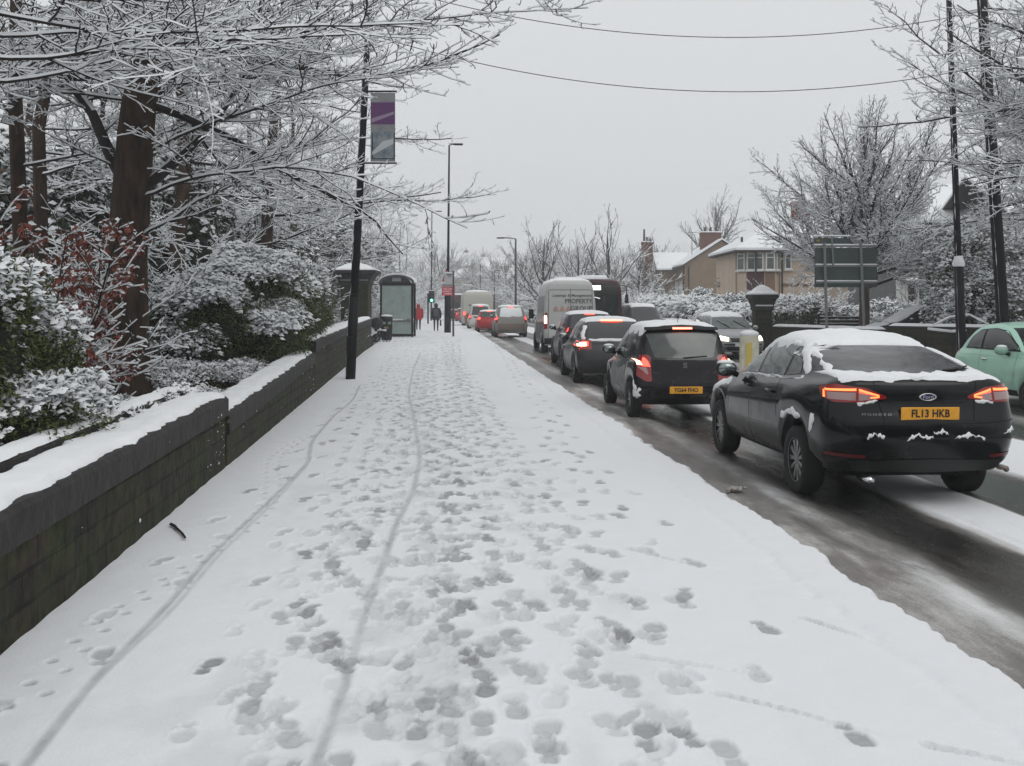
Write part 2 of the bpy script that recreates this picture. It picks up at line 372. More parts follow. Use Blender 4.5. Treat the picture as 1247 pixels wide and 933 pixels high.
# far pavement, gardens, land to the horizon
FP = mat('far_pavement_snow', (.66, .67, .69), .8, noise=.12, nscale=1.6, bump=.5, bscale=12)
b = MB(); b.box((13.6, 130, -.06), (3.3, 300, .16), bev=.04); struct(b.build('far_pavement', FP))
GRD = mat('ground_snow', (.60, .615, .63), .85, noise=.12, nscale=.7, bump=.6, bscale=5)
gx = np.linspace(-600, 600, 97); gy = np.concatenate([np.linspace(-60, 160, 45), np.linspace(175, 640, 40)])
GX, GY = np.meshgrid(gx, gy)
GZ = -.25+np.clip((GY-190)/330, 0, 1)**1.3*24*(1-.35*np.clip((-GX)/200, -1, 1))+np.clip((GX-20)/160, 0, 1)*5*np.clip((GY-60)/100, 0, 1)
GZ = GZ+2*(fbm(GX*.02, GY*.02, 3, 50)-.5)*np.clip((GY-150)/100, 0, 1)
GZ = np.where((GX > 1) & (GX < 14) & (GY < 300), -.25, GZ)
struct(grid_mesh('ground', gx, gy, GZ, GRD), 'structure')
# ------------------------------------------------------------------ vehicles
def crom(P, k):
    P = np.array(P, float); n = len(P); out = []
    for i in range(n-1):
        p0 = P[max(i-1, 0)]; p1 = P[i]; p2 = P[i+1]; p3 = P[min(i+2, n-1)]
        for j in range(k):
            t = j/k
            c = .5*((2*p1)+(-p0+p2)*t+(2*p0-5*p1+4*p2-p3)*t*t+(-p0+3*p1-3*p2+p3)*t**3)
            lin = p1*(1-t)+p2*t
            out.append(.55*c+.45*lin)
    out.append(P[-1]); return np.array(out)

class Body:
    # ring = (z at rear, z at front, y rear, y front, half width, corner radius rear, corner radius front, bulge rear, bulge front, taper rear, taper front)
    def __init__(s, rings, L, wheels, RA, zc, belt, sub=3, bumper=2):
        rg = crom(rings, sub); s.L = L; s.wheels = wheels
        y0, y1 = rings[bumper][2]+rings[bumper][5], rings[bumper][3]-rings[bumper][6]
        st = list(np.linspace(0, 1, 19))
        for wy in wheels:
            for q in range(0, 13):
                st.append((wy+RA*cos(pi*q/12)-y0)/(y1-y0))
        st = sorted(x for x in st if 0 <= x <= 1); S = [st[0]]
        for x in st[1:]:
            if x-S[-1] > .0045: S.append(x)
        NR, NC, NF = 8, 6, 8
        V = []; nb = None; beltrow = belt*sub
        zs_cache = None; rowsz = []
        for ri, g in enumerate(rg):
            zr, zf, yr, yf, hw, rr, rf, br, bf, tr, tf = g
            rr = min(rr, hw*.9); rf = min(rf, hw*.9)
            hr, hf = hw*(1-tr), hw*(1-tf); half = []
            for i in range(NR):
                x = (hr-rr)*i/NR; half.append((x, yr+br*(x/hw)**2))
            yc = yr+br*((hr-rr)/hw)**2+rr
            for i in range(NC):
                a = -pi/2+pi/2*i/NC; half.append((hr-rr+rr*cos(a), yc+rr*sin(a)))
            yd = yf-bf*((hf-rf)/hw)**2-rf
            for t in S:
                half.append((hw-(hw-hr)*(1-t)**3-(hw-hf)*t**3, yc+(yd-yc)*t))
            for i in range(1, NC+1):
                a = pi/2*i/NC; half.append((hf-rf+rf*cos(a), yd+rf*sin(a)))
            for i in range(NF-1, -1, -1):
                x = (hf-rf)*i/NF; half.append((x, yf-bf*(x/hw)**2))
            ring = [(x, y) for x, y in half]+[(-x, y) for x, y in reversed(half[1:-1])]
            nb = len(ring)
            V.append([[x, y, zr+(zf-zr)*min(1, max(0, (y-yr)/(yf-yr)))] for x, y in ring])
        V = np.array(V)
        zsill = V[0, :, 2].copy(); zb = V[beltrow, :, 2].copy()
        for r in range(beltrow):
            for i in range(nb):
                x, y, z = V[r, i]
                for wy in wheels:
                    if abs(y-wy) <= RA and abs(x) > rings[bumper][4]*.78:
                        za = zc+sqrt(max(0, RA*RA-(y-wy)**2))
                        if za > zsill[i]: V[r, i, 2] = za+(z-zsill[i])*(zb[i]-za)/max(.01, zb[i]-zsill[i])
        # roof closes with shrinking rings
        last = V[-1]; cy = last[:, 1].mean(); ex = []
        for k in (.66, .33, .02):
            q = last.copy(); q[:, 0] *= k; q[:, 1] = cy+(q[:, 1]-cy)*(.35+.65*k); q[:, 2] = last[:, 2]+.03*(1-k*k); ex.append(q)
        V = np.concatenate([V, np.array(ex)]); s.nb = nb
        s.verts = [tuple(p) for p in V.reshape(-1, 3)]
        s.faces = [(r*nb+i, r*nb+(i+1) % nb, (r+1)*nb+(i+1) % nb, (r+1)*nb+i) for r in range(len(V)-1) for i in range(nb)]
        s.faces.append(tuple(range((len(V)-1)*nb, len(V)*nb)))
        s.bvh = BVHTree.FromPolygons([Vector(v) for v in s.verts], s.faces)
    def hit(s, a, b, axis):
        if axis == 'C':                      # wraps round the rear corners
            sg = 1 if a > 0 else -1; q = abs(a); th = math.atan(min(q, .8)/1.1)+max(0, q-.8)/1.25
            d = Vector((sg*sin(th), -cos(th), 0)); o_ = Vector((0, 1.1, b))
            h, n, i, dd = s.bvh.ray_cast(o_+d*4, -d)
            if h is None: h, n, i, dd = s.bvh.find_nearest(o_+d)
            return h, (n if n.dot(d) > 0 else -n)
        o, d, fb = {'R': ((a, -3, b), (0, 1, 0), (a, 0, b)), 'F': ((a, s.L+3, b), (0, -1, 0), (a, s.L, b)),
                    'S+': ((4, a, b), (-1, 0, 0), (.9, a, b)), 'S-': ((-4, a, b), (1, 0, 0), (-.9, a, b)), 'T': ((a, b, 6), (0, 0, -1), (a, b, 1.3))}[axis]
        h, n, i, dd = s.bvh.ray_cast(Vector(o), Vector(d))
        if h is None:
            h, n, i, dd = s.bvh.find_nearest(Vector(fb))
        if n.dot(Vector(d)) > 0: n = -n
        return h, n
    def patch(s, name, lo, hi, axis, m, parent, off=.005, nu=12, nv=6, thick=0, rag=0, seed=0, smooth=True):
        def res(pl, k):
            P = np.array(pl, float); d = np.r_[0, np.cumsum(np.linalg.norm(np.diff(P, axis=0), axis=1))]; t = np.linspace(0, d[-1], k)
            return np.stack([np.interp(t, d, P[:, j]) for j in (0, 1)], 1)
        lo = res(lo, nu+1); hi = res(hi, nu+1); vs = []; r = random.Random(seed)
        def wav():
            a, b_, c = (r.uniform(0, 6.28) for _ in range(3)); f = r.uniform(.45, .6)
            return [rag*(.9*sin(i*f*.62+a)+.7*sin(i*f*1.37+b_)+.45*sin(i*f*2.9+c)+r.gauss(0, .12)) for i in range(nu+1)]
        jl = wav(); jh = wav()
        for j in range(nv+1):
            t = j/nv
            for i in range(nu+1):
                p = lo[i]*(1-t)+hi[i]*t
                if rag:
                    dirv = hi[i]-lo[i]; n_ = np.linalg.norm(dirv)+1e-6; p = p+dirv/n_*(-jl[i]*(1-t)+jh[i]*t)
                    if i in (0, nu): p = p+np.array([rag*sin(j*1.3+seed), 0])
                h, n = s.hit(p[0], p[1], axis); o_ = off
                if thick:
                    eu = 1-abs(2*i/nu-1)**5; ev = 1-abs(2*t-1)**5; k = (eu*ev)**.45
                    o_ = -.006+thick*k*(.82+.36*vnoise(np.array([p[0]*9.0]), np.array([p[1]*9.0]), seed)[0])
                vs.append(h+n*o_)
        fs = [(j*(nu+1)+i, j*(nu+1)+i+1, (j+1)*(nu+1)+i+1, (j+1)*(nu+1)+i) for j in range(nv) for i in range(nu)]
        if axis in ('F', 'S-'): fs = [tuple(reversed(f)) for f in fs]
        return mk(name, vs, fs, m, parent, smooth)

def wheel(root, x, y, R, w, side, spokes=10, style='multi', rimmat=None, detail=True):
    wh = MB(); hw = w/2; Ri = R*.68
    wh.lathe([(Ri*.9, -hw*.8), (Ri, -hw*.95), (R*.93, -hw), (R*.985, -hw*.8), (R, -hw*.45), (R, hw*.45), (R*.985, hw*.8), (R*.93, hw), (Ri, hw*.95), (Ri*.9, hw*.8), (Ri*.9, -hw*.8)], axis='X', n=32)
    o = wh.build('wheel', RUB, root, True, (x, y, R))
    rm = MB(); s_ = side; d = hw*.62*s_
    rm.lathe([(Ri*.99, hw*.9*s_), (Ri*.93, hw*.86*s_), (Ri*.90, hw*.25*s_), (Ri*.9, -hw*.2*s_)], axis='X', n=32)
    rm.lathe([(Ri*.9, hw*.12*s_), (.001, hw*.12*s_)], axis='X', n=24, mi=1)
    if detail:
        for k in range(spokes):
            a = 2*pi*k/spokes
            for da in ((-.07, .07) if style == 'multi' else (0,)):
                a2 = a+da; c = Vector((d, cos(a2)*Ri*.53, sin(a2)*Ri*.53))
                M = Matrix.Rotation(a2, 3, 'X')
                rm.box(c, (hw*.22, Ri*.86, Ri*(.085 if style == 'multi' else .17)), 0, M=M, bev=.003)
        rm.lathe([(Ri*.22, d*1.05-hw*.1*s_), (Ri*.20, d*1.2), (.001, d*1.25)], axis='X', n=14)
    else:
        for k in range(5):
            a2 = 2*pi*k/5; M = Matrix.Rotation(a2, 3, 'X'); rm.box((d, cos(a2)*Ri*.5, sin(a2)*Ri*.5), (hw*.2, Ri*.9, Ri*.28), 0, M=M)
    autosmooth(rm.build('rim', [rimmat or ALLOY, BLK], o))
    return o

def paint(name, col, rough=.22, metal=0., coat=.15):
    m = mat(name, col, rough, metal, coat=coat, spec=.22)
    if 'dirt' not in m:
        m['dirt'] = 1; n = m.node_tree.nodes; l = m.node_tree.links; b = n['Principled BSDF']
        tc = n.new('ShaderNodeTexCoord'); sp = n.new('ShaderNodeSeparateXYZ'); l.new(tc.outputs['Object'], sp.inputs[0])
        nz = n.new('ShaderNodeTexNoise'); nz.inputs['Scale'].default_value = 3.5; nz.inputs['Detail'].default_value = 8; l.new(tc.outputs['Object'], nz.inputs['Vector'])
        ma = n.new('ShaderNodeMath'); ma.operation = 'MULTIPLY_ADD'; ma.inputs[1].default_value = 1.0; l.new(nz.outputs[0], ma.inputs[0]); 
        mr = n.new('ShaderNodeMapRange'); mr.inputs['From Min'].default_value = 1.0; mr.inputs['From Max'].default_value = .15; mr.inputs['To Min'].default_value = -.70; mr.inputs['To Max'].default_value = -.12
        l.new(sp.outputs['Z'], mr.inputs['Value']); l.new(mr.outputs[0], ma.inputs[2])
        cl = n.new('ShaderNodeClamp'); l.new(ma.outputs[0], cl.inputs[0]); cl.inputs['Max'].default_value = .8
        mx = n.new('ShaderNodeMixRGB'); mx.inputs[1].default_value = (*col, 1); mx.inputs[2].default_value = (.035, .032, .030, 1)   # road salt spray low on the body
        l.new(cl.outputs[0], mx.inputs[0]); l.new(mx.outputs[0], b.inputs['Base Color'])
        r2 = n.new('ShaderNodeMapRange'); r2.inputs['To Min'].default_value = rough; r2.inputs['To Max'].default_value = .8
        l.new(cl.outputs[0], r2.inputs['Value']); l.new(r2.outputs[0], b.inputs['Roughness'])
        c2 = n.new('ShaderNodeMapRange'); c2.inputs['To Min'].default_value = coat; c2.inputs['To Max'].default_value = 0
        l.new(cl.outputs[0], c2.inputs['Value']); l.new(c2.outputs[0], b.inputs['Coat Weight'])
    return m

def plate(root, x, y, z, s, rear=True, w=.52, h=.111, tilt=0.0, ry=0.0, nm='number_plate'):
    e = MB(); e.box((0, 0, 0), (w, .010, h), bev=.004)
    o = e.build(nm, YPLATE if rear else WPLATE, root, loc=(x, y, z)); 
    o.rotation_euler = (tilt, 0, ry)
    if s: text(s, .094, PTEXT, o, Matrix.Translation((0, -.0075, -.001)) @ FACE, 'plate_lettering', .001, 1.02, .86, .0022)
    return o
def mirror(root, B, x, y, z, m, sx, sc=1.0):
    e = MB(); e.sphere((0, 0, 0), .115*sc, n=14, m=8, sc=(1.05, .62, .72)); o = e.build('wing_mirror', m, root, True, (x+sx*.10*sc, y, z))
    g = MB(); g.sphere((0, -.035*sc, 0), .095*sc, n=14, m=8, sc=(1.0, .45, .72)); g.build('mirror_glass', mat('mirror_glass', (.25, .28, .28), .05, metal=.9), o, True)
    st = MB(); st.tube((0, 0, -.02), (-sx*.13*sc, .02, -.07), .03, .035, 8); st.build('mirror_arm', BLK, o, True)
    sn = MB(); sn.sphere((0, .01, .06*sc), .095*sc, n=12, m=6, sc=(1.0, .6, .35)); sn.build('snow_cap', SNOW, o, True)
    return o
def under(root, W_, L, z0=.20, z1=.55):
    e = MB(); e.box((0, L/2, (z0+.06+z1)/2), (W_-.55, L-.9, z1-z0-.06)); e.build('underbody', mat('underbody_black', (.004, .004, .004), .9), root)
def lines(B, root, m, segs, axis, w=.005, nm='panel_gap'):
    for (a0, b0, a1, b1) in segs:
        v = abs(a1-a0) < abs(b1-b0)
        lo = [(a0-(w if v else 0), b0-(0 if v else w)), (a1-(w if v else 0), b1-(0 if v else w))]
        hi = [(a0+(w if v else 0), b0+(0 if v else w)), (a1+(w if v else 0), b1+(0 if v else w))]
        B.patch(nm, lo, hi, axis, m, root, .0022, 14, 1)
GAP = mat('panel_gap', (.002, .002, .002), .9)

def generic(name, loc, rz, W_, L, H, paintm, label, group, style='hatch', wheels=(.72, 3.2), R=.32, zbelt=.95, rake=.35, hood=1.0, glass=GLASSD,
            roof_snow=True, facing='rear', brake=True, lampz=(.78, 1.02), platestr=None, deg=True, sub=2, lampw=.2, lamph=None, gsnow=0, cat='car', snowmat=None, hood_snow=False, spokes=8):
    root = empty(name, loc, rz); tag(root, label, cat, group); hw = W_/2
    zb = zbelt
    nose = .68 if style != 'van' else .85; cowl = L-hood
    rb = .05
    rings = [(.26, .24, .10, L-.10, hw*.93, .22, .30, .06, .14, .03, .06),
             (.40, .38, .02, L-.02, hw*.985, .20, .30, .06, .16, .03, .07),
             (.55, .50, .0, L, hw, .20, .30, .06, .16, .03, .07),
             (.74, .62, .04, L-.03, hw*.99, .18, .30, .05, .16, .03, .07),
             (zb-.08, nose+.04, .07+rb, L-.10, hw*.965, .18, .32, .05, .16, .03, .08),
             (zb, nose+.12, .10+rb, L-.22, hw*.93, .18, .34, .05, .16, .03, .1),
             (zb+.02, zb+.02, .12+rb, cowl, hw*.89, .16, .22, .05, .12, .03, .05),
             (zb+(H-zb)*.42, zb+(H-zb)*.42, .12+rb+rake*.35, cowl-.38, hw*.82, .16, .2, .05, .1, .02, .04),
             (zb+(H-zb)*.78, zb+(H-zb)*.78, .12+rb+rake*.8, cowl-.72, hw*.75, .15, .2, .05, .1, .02, .04),
             (H-.05, H-.05, .12+rb+rake*1.05, cowl-.95, hw*.68, .15, .2, .05, .1, .02, .04),
             (H-.02, H-.02, .30+rb+rake*1.2, cowl-1.15, hw*.5, .12, .15, .05, .1, .02, .04)]
    B = Body(rings, L, wheels, R+.065, R, 5, sub)
    autosmooth(mk('body', B.verts, B.faces, paintm, root, True), 35)
    under(root, W_, L)
    for wy in wheels:
        for sx in (-1, 1): wheel(root, sx*(hw-.12), wy, R, .20, sx, spokes, detail=deg)
    g = H-zb
    yrg = .12+rb; zt = zb+g*.83
    # glass
    wr = hw*.70
    B.patch('rear_window', [(-wr, zb+.06), (wr, zb+.06)], [(-wr*.88, zt), (0, zt+.02), (wr*.88, zt)], 'R', glass, root, .004)
    B.patch('windscreen', [(-hw*.78, zb+.04), (0, zb+.03), (hw*.78, zb+.04)], [(-hw*.62, zt), (0, zt+.02), (hw*.62, zt)], 'F', glass, root, .004)
    ya = yrg+rake*.5+.30; yb = cowl-.42; mid = (ya+yb)/2+.05
    for ax in ('S-', 'S+'):
        B.patch('side_window', [(ya-.08, zb+.055), (mid-.04, zb+.04)], [(ya+.18, zt-.02), (mid-.04, zt)], ax, glass, root, .004)
        B.patch('side_window', [(mid+.04, zb+.04), (yb+.10, zb+.03)], [(mid+.04, zt), (yb-.45, zt-.01)], ax, glass, root, .004)
        if deg: lines(B, root, GAP, [(mid, .34, mid, zb), (yb+.02, .36, yb+.05, zb-.05), (ya-.05, .7, ya-.05, zb)], ax)
    # lamps
    z0, z1 = lampz
    for sx in (-1, 1):
        o = B.patch('tail_lamp', [(sx*(hw-lampw), z0), (sx*(hw-.005), z0)], [(sx*(hw-lampw), z1), (sx*(hw-.02), z1)], 'R', RLAMP if brake else RLAMP, root, .008, 6, 6)
        if brake: B.patch('lit_bulb', [(sx*(hw-lampw*.8), z0+(z1-z0)*.35), (sx*(hw-.04), z0+(z1-z0)*.35)], [(sx*(hw-lampw*.8), z1-.04), (sx*(hw-.04), z1-.04)], 'R', RLIT, o, .014, 4, 4)
        B.patch('headlamp', [(sx*(hw-.42), .60), (sx*(hw-.07), .63)], [(sx*(hw-.44), .72), (sx*(hw-.09), .80)], 'F', WHITELIT if facing == 'front' else CLENS, root, .008, 6, 4)
    if brake: B.patch('high_brake_light', [(-.14, zt+.005), (.14, zt+.005)], [(-.14, zt+.035), (.14, zt+.035)], 'R', RLIT, root, .014, 4, 2)
    B.patch('grille', [(-.36, .58), (.36, .58)], [(-.4, .70), (.4, .70)], 'F', BLK, root, .006, 6, 3)
    B.patch('lower_grille', [(-.5, .30), (.5, .30)], [(-.5, .42), (.5, .42)], 'F', BLK, root, .006, 6, 3)
    h, n = B.hit(0, .66 if style != 'hatch' else .80, 'R')
    plate(root, 0, h.y-.012, .62, platestr if facing == 'rear' else None, True)
    p2 = plate(root, 0, L+.012, .48, None, False); p2.rotation_euler = (0, 0, pi)
    for sx in (-1, 1): mirror(root, B, sx*hw*.93, cowl-.50, zb+.06, paintm, sx, .9)
    if roof_snow:
        ys_ = .12+rb+rake*.95; ye = cowl-.80
        B.patch('roof_snow', [(-hw*.70, ys_+.03), (-hw*.72, (ys_+ye)/2), (-hw*.66, ye)], [(hw*.70, ys_+.03), (hw*.72, (ys_+ye)/2), (hw*.66, ye)], 'T', SNOW, root, 0, 24, 20, .055, .02, 3)
    if hood_snow:
        B.patch('bonnet_snow', [(-hw*.8, cowl+.15), (-hw*.75, L-.22)], [(hw*.8, cowl+.15), (hw*.75, L-.22)], 'T', SNOW, root, 0, 14, 14, .04, .02, 4)
    return root, B

QG = 'vehicles queuing nose to tail along the near lane'
# --- nearest car: dark liftback saloon
def near_car():
    BP = paint('black_car_paint', (.003, .004, .005), .12)
    root = empty('car', (4.31, 8.95, -.10), radians(-.8)); tag(root, 'black five door car with snowy roof, nearest in the queue, plate FL13 HKB', 'car', QG)
    L = 4.78; hw = .925
    rings = [(.25, .22, .16, L-.12, .84, .34, .36, .10, .18, .05, .07),
             (.36, .34, .05, L-.04, .90, .34, .36, .12, .20, .06, .07),
             (.54, .48, .00, L, .925, .32, .36, .12, .20, .06, .07),
             (.70, .60, .02, L-.02, .925, .28, .36, .12, .20, .06, .07),
             (.84, .70, .07, L-.06, .915, .24, .36, .12, .20, .06, .08),
             (1.02, .80, .10, L-.22, .875, .22, .40, .12, .20, .07, .10),
             (1.085, 1.00, .16, 3.55, .80, .20, .24, .11, .14, .08, .05),
             (1.13, 1.12, .46, 3.25, .765, .22, .22, .12, .12, .07, .05),
             (1.28, 1.26, .92, 2.95, .70, .22, .22, .12, .12, .05, .05),
             (1.40, 1.40, 1.38, 2.62, .63, .20, .22, .10, .12, .05, .05),
             (1.455, 1.46, 1.70, 2.35, .53, .16, .18, .08, .1, .04, .05)]
    wy = (1.04, 3.89)
    fz = lambda z: z+.085*min(1, max(0, (1.42-z)/.38))
    rings = [(fz(g[0]),)+(g[1]+(.05 if g[1] < .5 else .02),)+g[2:] for g in rings]
    B = Body(rings, L, wy, .375, .325, 5, 4)
    _p = B.patch; _h = B.hit; _h2 = lambda x, z, a: _h(x, fz(z), a)
    B.patch = lambda nm, lo, hi, ax, *a, **k: _p(nm, [(x, fz(z)) for x, z in lo] if ax in 'RC' else lo, [(x, fz(z)) for x, z in hi] if ax in 'RC' else hi, ax, *a, **k)
    autosmooth(mk('body', B.verts, B.faces, BP, root, True), 35); under(root, 1.85, L)
    for y in wy:
        for sx in (-1, 1): wheel(root, sx*.775, y, .325, .205, sx, 11)
    GR = mat('rear_glass_wet', (.012, .016, .017), .12, noise=.6, nscale=7, bump=.5, bscale=5, spec=.6)
    B.patch('rear_window', [(-.70, 1.135), (-.35, 1.115), (.35, 1.115), (.70, 1.135)], [(-.52, 1.385), (0, 1.41), (.52, 1.385)], 'R', GR, root, .004, 18, 10)
    B.patch('windscreen', [(-.68, 1.03), (0, 1.02), (.68, 1.03)], [(-.55, 1.40), (.55, 1.40)], 'F', GLASSD, root, .004)
    SG = mat('side_glass', (.045, .060, .055), .05, noise=.35, nscale=2, spec=.9)
    for ax in ('S-', 'S+'):
        B.patch('side_window', [(2.52, 1.075), (3.12, 1.045), (3.34, 1.03)], [(2.50, 1.395), (2.78, 1.365), (3.20, 1.14)], ax, SG, root, .004, 14, 8)
        B.patch('side_window', [(1.60, 1.095), (2.42, 1.08)], [(1.60, 1.385), (2.00, 1.415), (2.42, 1.405)], ax, SG, root, .004, 12, 8)
        B.patch('quarter_window', [(1.18, 1.14), (1.54, 1.10)], [(1.22, 1.20), (1.38, 1.33), (1.54, 1.375)], ax, SG, root, .004, 8, 6)
        lines(B, root, GAP, [(2.46, .36, 2.46, 1.06), (3.36, .60, 3.36, 1.0), (1.50, .70, 1.62, 1.08)], ax, .004)
        B.patch('window_trim', [(1.10, 1.105), (1.5, 1.072), (2.46, 1.055), (3.40, 1.01)], [(1.10, 1.125), (1.5, 1.088), (2.46, 1.069), (3.40, 1.022)], ax, mat('dark_chrome', (.12, .12, .12), .2, metal=.9), root, .009, 26, 1)
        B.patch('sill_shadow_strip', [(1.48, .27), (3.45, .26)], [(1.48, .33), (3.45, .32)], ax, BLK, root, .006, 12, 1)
        for hy in (1.78, 2.62):
            h, n = B.hit(hy, .93, ax); sx = 1 if ax == 'S+' else -1
            e = MB(); e.box((h.x+sx*.022, hy, .93), (.022, .20, .028), bev=.009); e.build('door_handle', BP, root, True)
    # snow lying along the window sills, blown on the flank
    B.patch('sill_snow', [(1.00, 1.10), (1.5, 1.065), (2.46, 1.045), (3.36, 1.00)], [(1.02, 1.145), (1.5, 1.095), (2.46, 1.068), (3.36, 1.02)], 'S-', SNOW, root, 0, 46, 3, .016, .006, 4)
    B.patch('pillar_snow', [(1.06, 1.12), (1.22, 1.24), (1.46, 1.36), (1.9, 1.41)], [(.96, 1.16), (1.12, 1.31), (1.36, 1.44), (1.9, 1.47)], 'S-', SNOW, root, 0, 30, 6, .030, .014, 6)
    B.patch('flank_snow', [(1.38, .70), (1.20, .73), (.86, .72)], [(1.34, .765), (1.16, .80), (.84, .80)], 'S-', SNOW, root, 0, 16, 5, .028, .022, 7)
    B.patch('flank_snow', [(.60, .64), (.50, .70)], [(.56, .82), (.47, .80)], 'S-', SNOW, root, 0, 6, 5, .022, .018, 8)
    B.patch('wing_snow', [(3.55, .86), (3.9, .78), (4.2, .72)], [(3.5, .98), (3.9, .92), (4.15, .84)], 'S-', SNOW, root, 0, 14, 5, .02, .02, 9)
    lines(B, root, mat('door_crease', (.03, .033, .035), .3), [(1.6, .60, 3.4, .54)], 'S-', .004, 'door_crease')
    # roof snow, rear spoiler lip
    B.patch('roof_snow', [(-.60, 1.36), (-.66, 2.0), (-.64, 2.7), (-.60, 2.95)], [(.60, 1.36), (.66, 2.0), (.64, 2.7), (.60, 2.95)], 'T', SNOW, root, 0, 44, 34, .052, .016, 3)
    B.patch('window_ledge_snow', [(-.78, 1.072), (-.4, 1.075), (.4, 1.075), (.78, 1.072)], [(-.70, 1.150), (-.4, 1.125), (.2, 1.115), (.72, 1.140)], 'R', SNOW, root, 0, 60, 5, .030, .008, 5)
    B.patch('boot_snow', [(-.74, .20), (-.3, .12), (.3, .12), (.76, .20)], [(-.74, .36), (-.3, .30), (.3, .30), (.76, .38)], 'T', SNOW, root, 0, 40, 5, .026, .010, 15)
    B.patch('pillar_snow', [(-.73, .62), (-.60, 1.30)], [(-.64, .60), (-.55, 1.34)], 'T', SNOW, root, 0, 20, 4, .022, .022, 16)
    B.patch('pillar_snow', [(.68, .45), (.55, 1.40)], [(.76, .45), (.66, 1.42)], 'T', SNOW, root, 0, 24, 4, .030, .010, 17)
    # wiper
    e = MB(); p = [_h2(x, z, 'R')[0]+Vector((0, -.022, .012)) for x, z in ((.32, 1.13), (.50, 1.145), (.66, 1.165))]
    e.path(p, [.012, .011, .008], 6); o = e.build('rear_wiper', BLK, root); 
    # tail lamps with glowing guides
    for sx in (-1, 1):
        C = 'C'
        o = B.patch('tail_lamp', [(sx*.40, .90), (sx*.66, .865), (sx*.92, .865), (sx*1.12, .93)], [(sx*.40, .92), (sx*.60, .99), (sx*.92, 1.02), (sx*1.16, .985)], C, RLAMP, root, .007, 26, 6)
        B.patch('lamp_lens', [(sx*.50, .897), (sx*.64, .880), (sx*.68, .880)], [(sx*.50, .915), (sx*.64, .948), (sx*.68, .952)], C, CLENS, o, .012, 8, 4)
        B.patch('lamp_lens', [(sx*.71, .880), (sx*.98, .890)], [(sx*.71, .950), (sx*1.0, .950)], C, CLENS, o, .012, 12, 4)
        B.patch('light_guide', [(sx*.47, .915), (sx*.68, .962)], [(sx*.47, .930), (sx*.68, .982)], C, OLIT, o, .015, 10, 2)
        B.patch('light_guide', [(sx*.47, .905), (sx*.56, .898)], [(sx*.47, .920), (sx*.56, .910)], C, OLIT, o, .015, 6, 2)
        B.patch('light_guide', [(sx*.71, .964), (sx*1.02, .960)], [(sx*.71, .984), (sx*1.04, .975)], C, OLIT, o, .015, 14, 2)
        B.patch('light_guide', [(sx*1.01, .900), (sx*1.03, .965)], [(sx*1.035, .900), (sx*1.055, .965)], C, OLIT, o, .015, 6, 2)
        B.patch('light_guide', [(sx*.52, .925), (sx*.68, .950)], [(sx*.52, .932), (sx*.68, .957)], C, RLIT, o, .015, 8, 1)
        B.patch('lamp_snow', [(sx*.43, .865), (sx*.62, .838)], [(sx*.44, .900), (sx*.62, .872)], 'R', SNOW, o, 0, 14, 3, .02, .008, 20+sx)
    B.patch('reflector', [(-.84, .395), (-.56, .385)], [(-.84, .425), (-.56, .415)], 'R', mat('dark_reflector', (.10, .004, .006), .3), root, .006, 6, 1)
    B.patch('reflector', [(.84, .395), (.56, .385)], [(.84, .425), (.56, .415)], 'R', mat('dark_reflector', (.10, .004, .006), .3), root, .006, 6, 1)
    # bumper joints and lower skirt
    lines(B, root, GAP, [(-.86, .71, -.5, .685), (-.5, .685, .5, .685), (.5, .685, .86, .71), (-.40, .70, -.46, 1.04), (.40, .70, .46, 1.04)], 'R', .004)
    B.patch('lower_skirt', [(-.62, .26), (0, .25), (.62, .26)], [(-.70, .36), (0, .38), (.70, .36)], 'R', mat('skirt_plastic', (.014, .014, .014), .6), root, .007, 12, 3)
    for x0, x1, z_, sd in ((-.56, -.40, .575, 1), (-.22, .02, .565, 2), (.02, .16, .60, 3), (.20, .50, .565, 4), (.68, .88, .60, 5)):
        B.patch('bumper_snow', [(x0, z_-.02), ((x0+x1)/2, z_+.01), (x1, z_-.02)], [(x0, z_+.005), ((x0+x1)/2, z_+.040), (x1, z_+.006)], 'R', SNOW, root, 0, 30, 4, .016, .012, 30+sd)
    h, n = _h2(0, .77, 'R'); plate(root, 0, h.y-.014, fz(.775), 'FL13 HKB', tilt=radians(4))
    # badge and model lettering
    h, n = _h2(0, .915, 'R'); e = MB(); e.lathe([(.078, .0), (.078, -.006), (.068, -.010), (.066, -.006), (.001, -.006)], axis='Y', n=28)
    for i in range(len(e.v)): e.v[i] = (e.v[i][0], e.v[i][1], e.v[i][2]*.42)
    o = e.build('oval_badge', CHROME, root, True, (0, h.y-.004, fz(.915)))
    e = MB(); e.lathe([(.064, -.0075), (.001, -.0085)], axis='Y', n=28)
    for i in range(len(e.v)): e.v[i] = (e.v[i][0], e.v[i][1], e.v[i][2]*.36)
    e.build('badge_field', mat('badge_blue', (.01, .02, .07), .2), o)
    text('Ford', .046, CHROME, o, Matrix.Translation((0, -.010, 0)) @ FACE, 'badge_lettering', .0008, 1, 1.1)
    h, n = _h2(-.46, .765, 'R'); text('MONDEO', .030, CHROME, root, Matrix.Translation((-.46, h.y-.008, fz(.765))) @ Matrix.Rotation(radians(-10), 4, 'Z') @ FACE, 'model_lettering', .001, 1.5, 1.5)
    mirror(root, B, -.86, 3.18, 1.07, BP, -1, 1.1); mirror(root, B, .86, 3.18, 1.07, BP, 1, 1.1)
    # number plate area shelf
    B.patch('handle_bar', [(-.34, .862), (.34, .862)], [(-.34, .874), (.34, .874)], 'R', BLK, root, .012, 8, 1)
    for sx in (-1, 1): B.patch('headlamp', [(sx*.45, .60), (sx*.84, .66)], [(sx*.47, .70), (sx*.84, .80)], 'F', CLENS, root, .008, 6, 4)
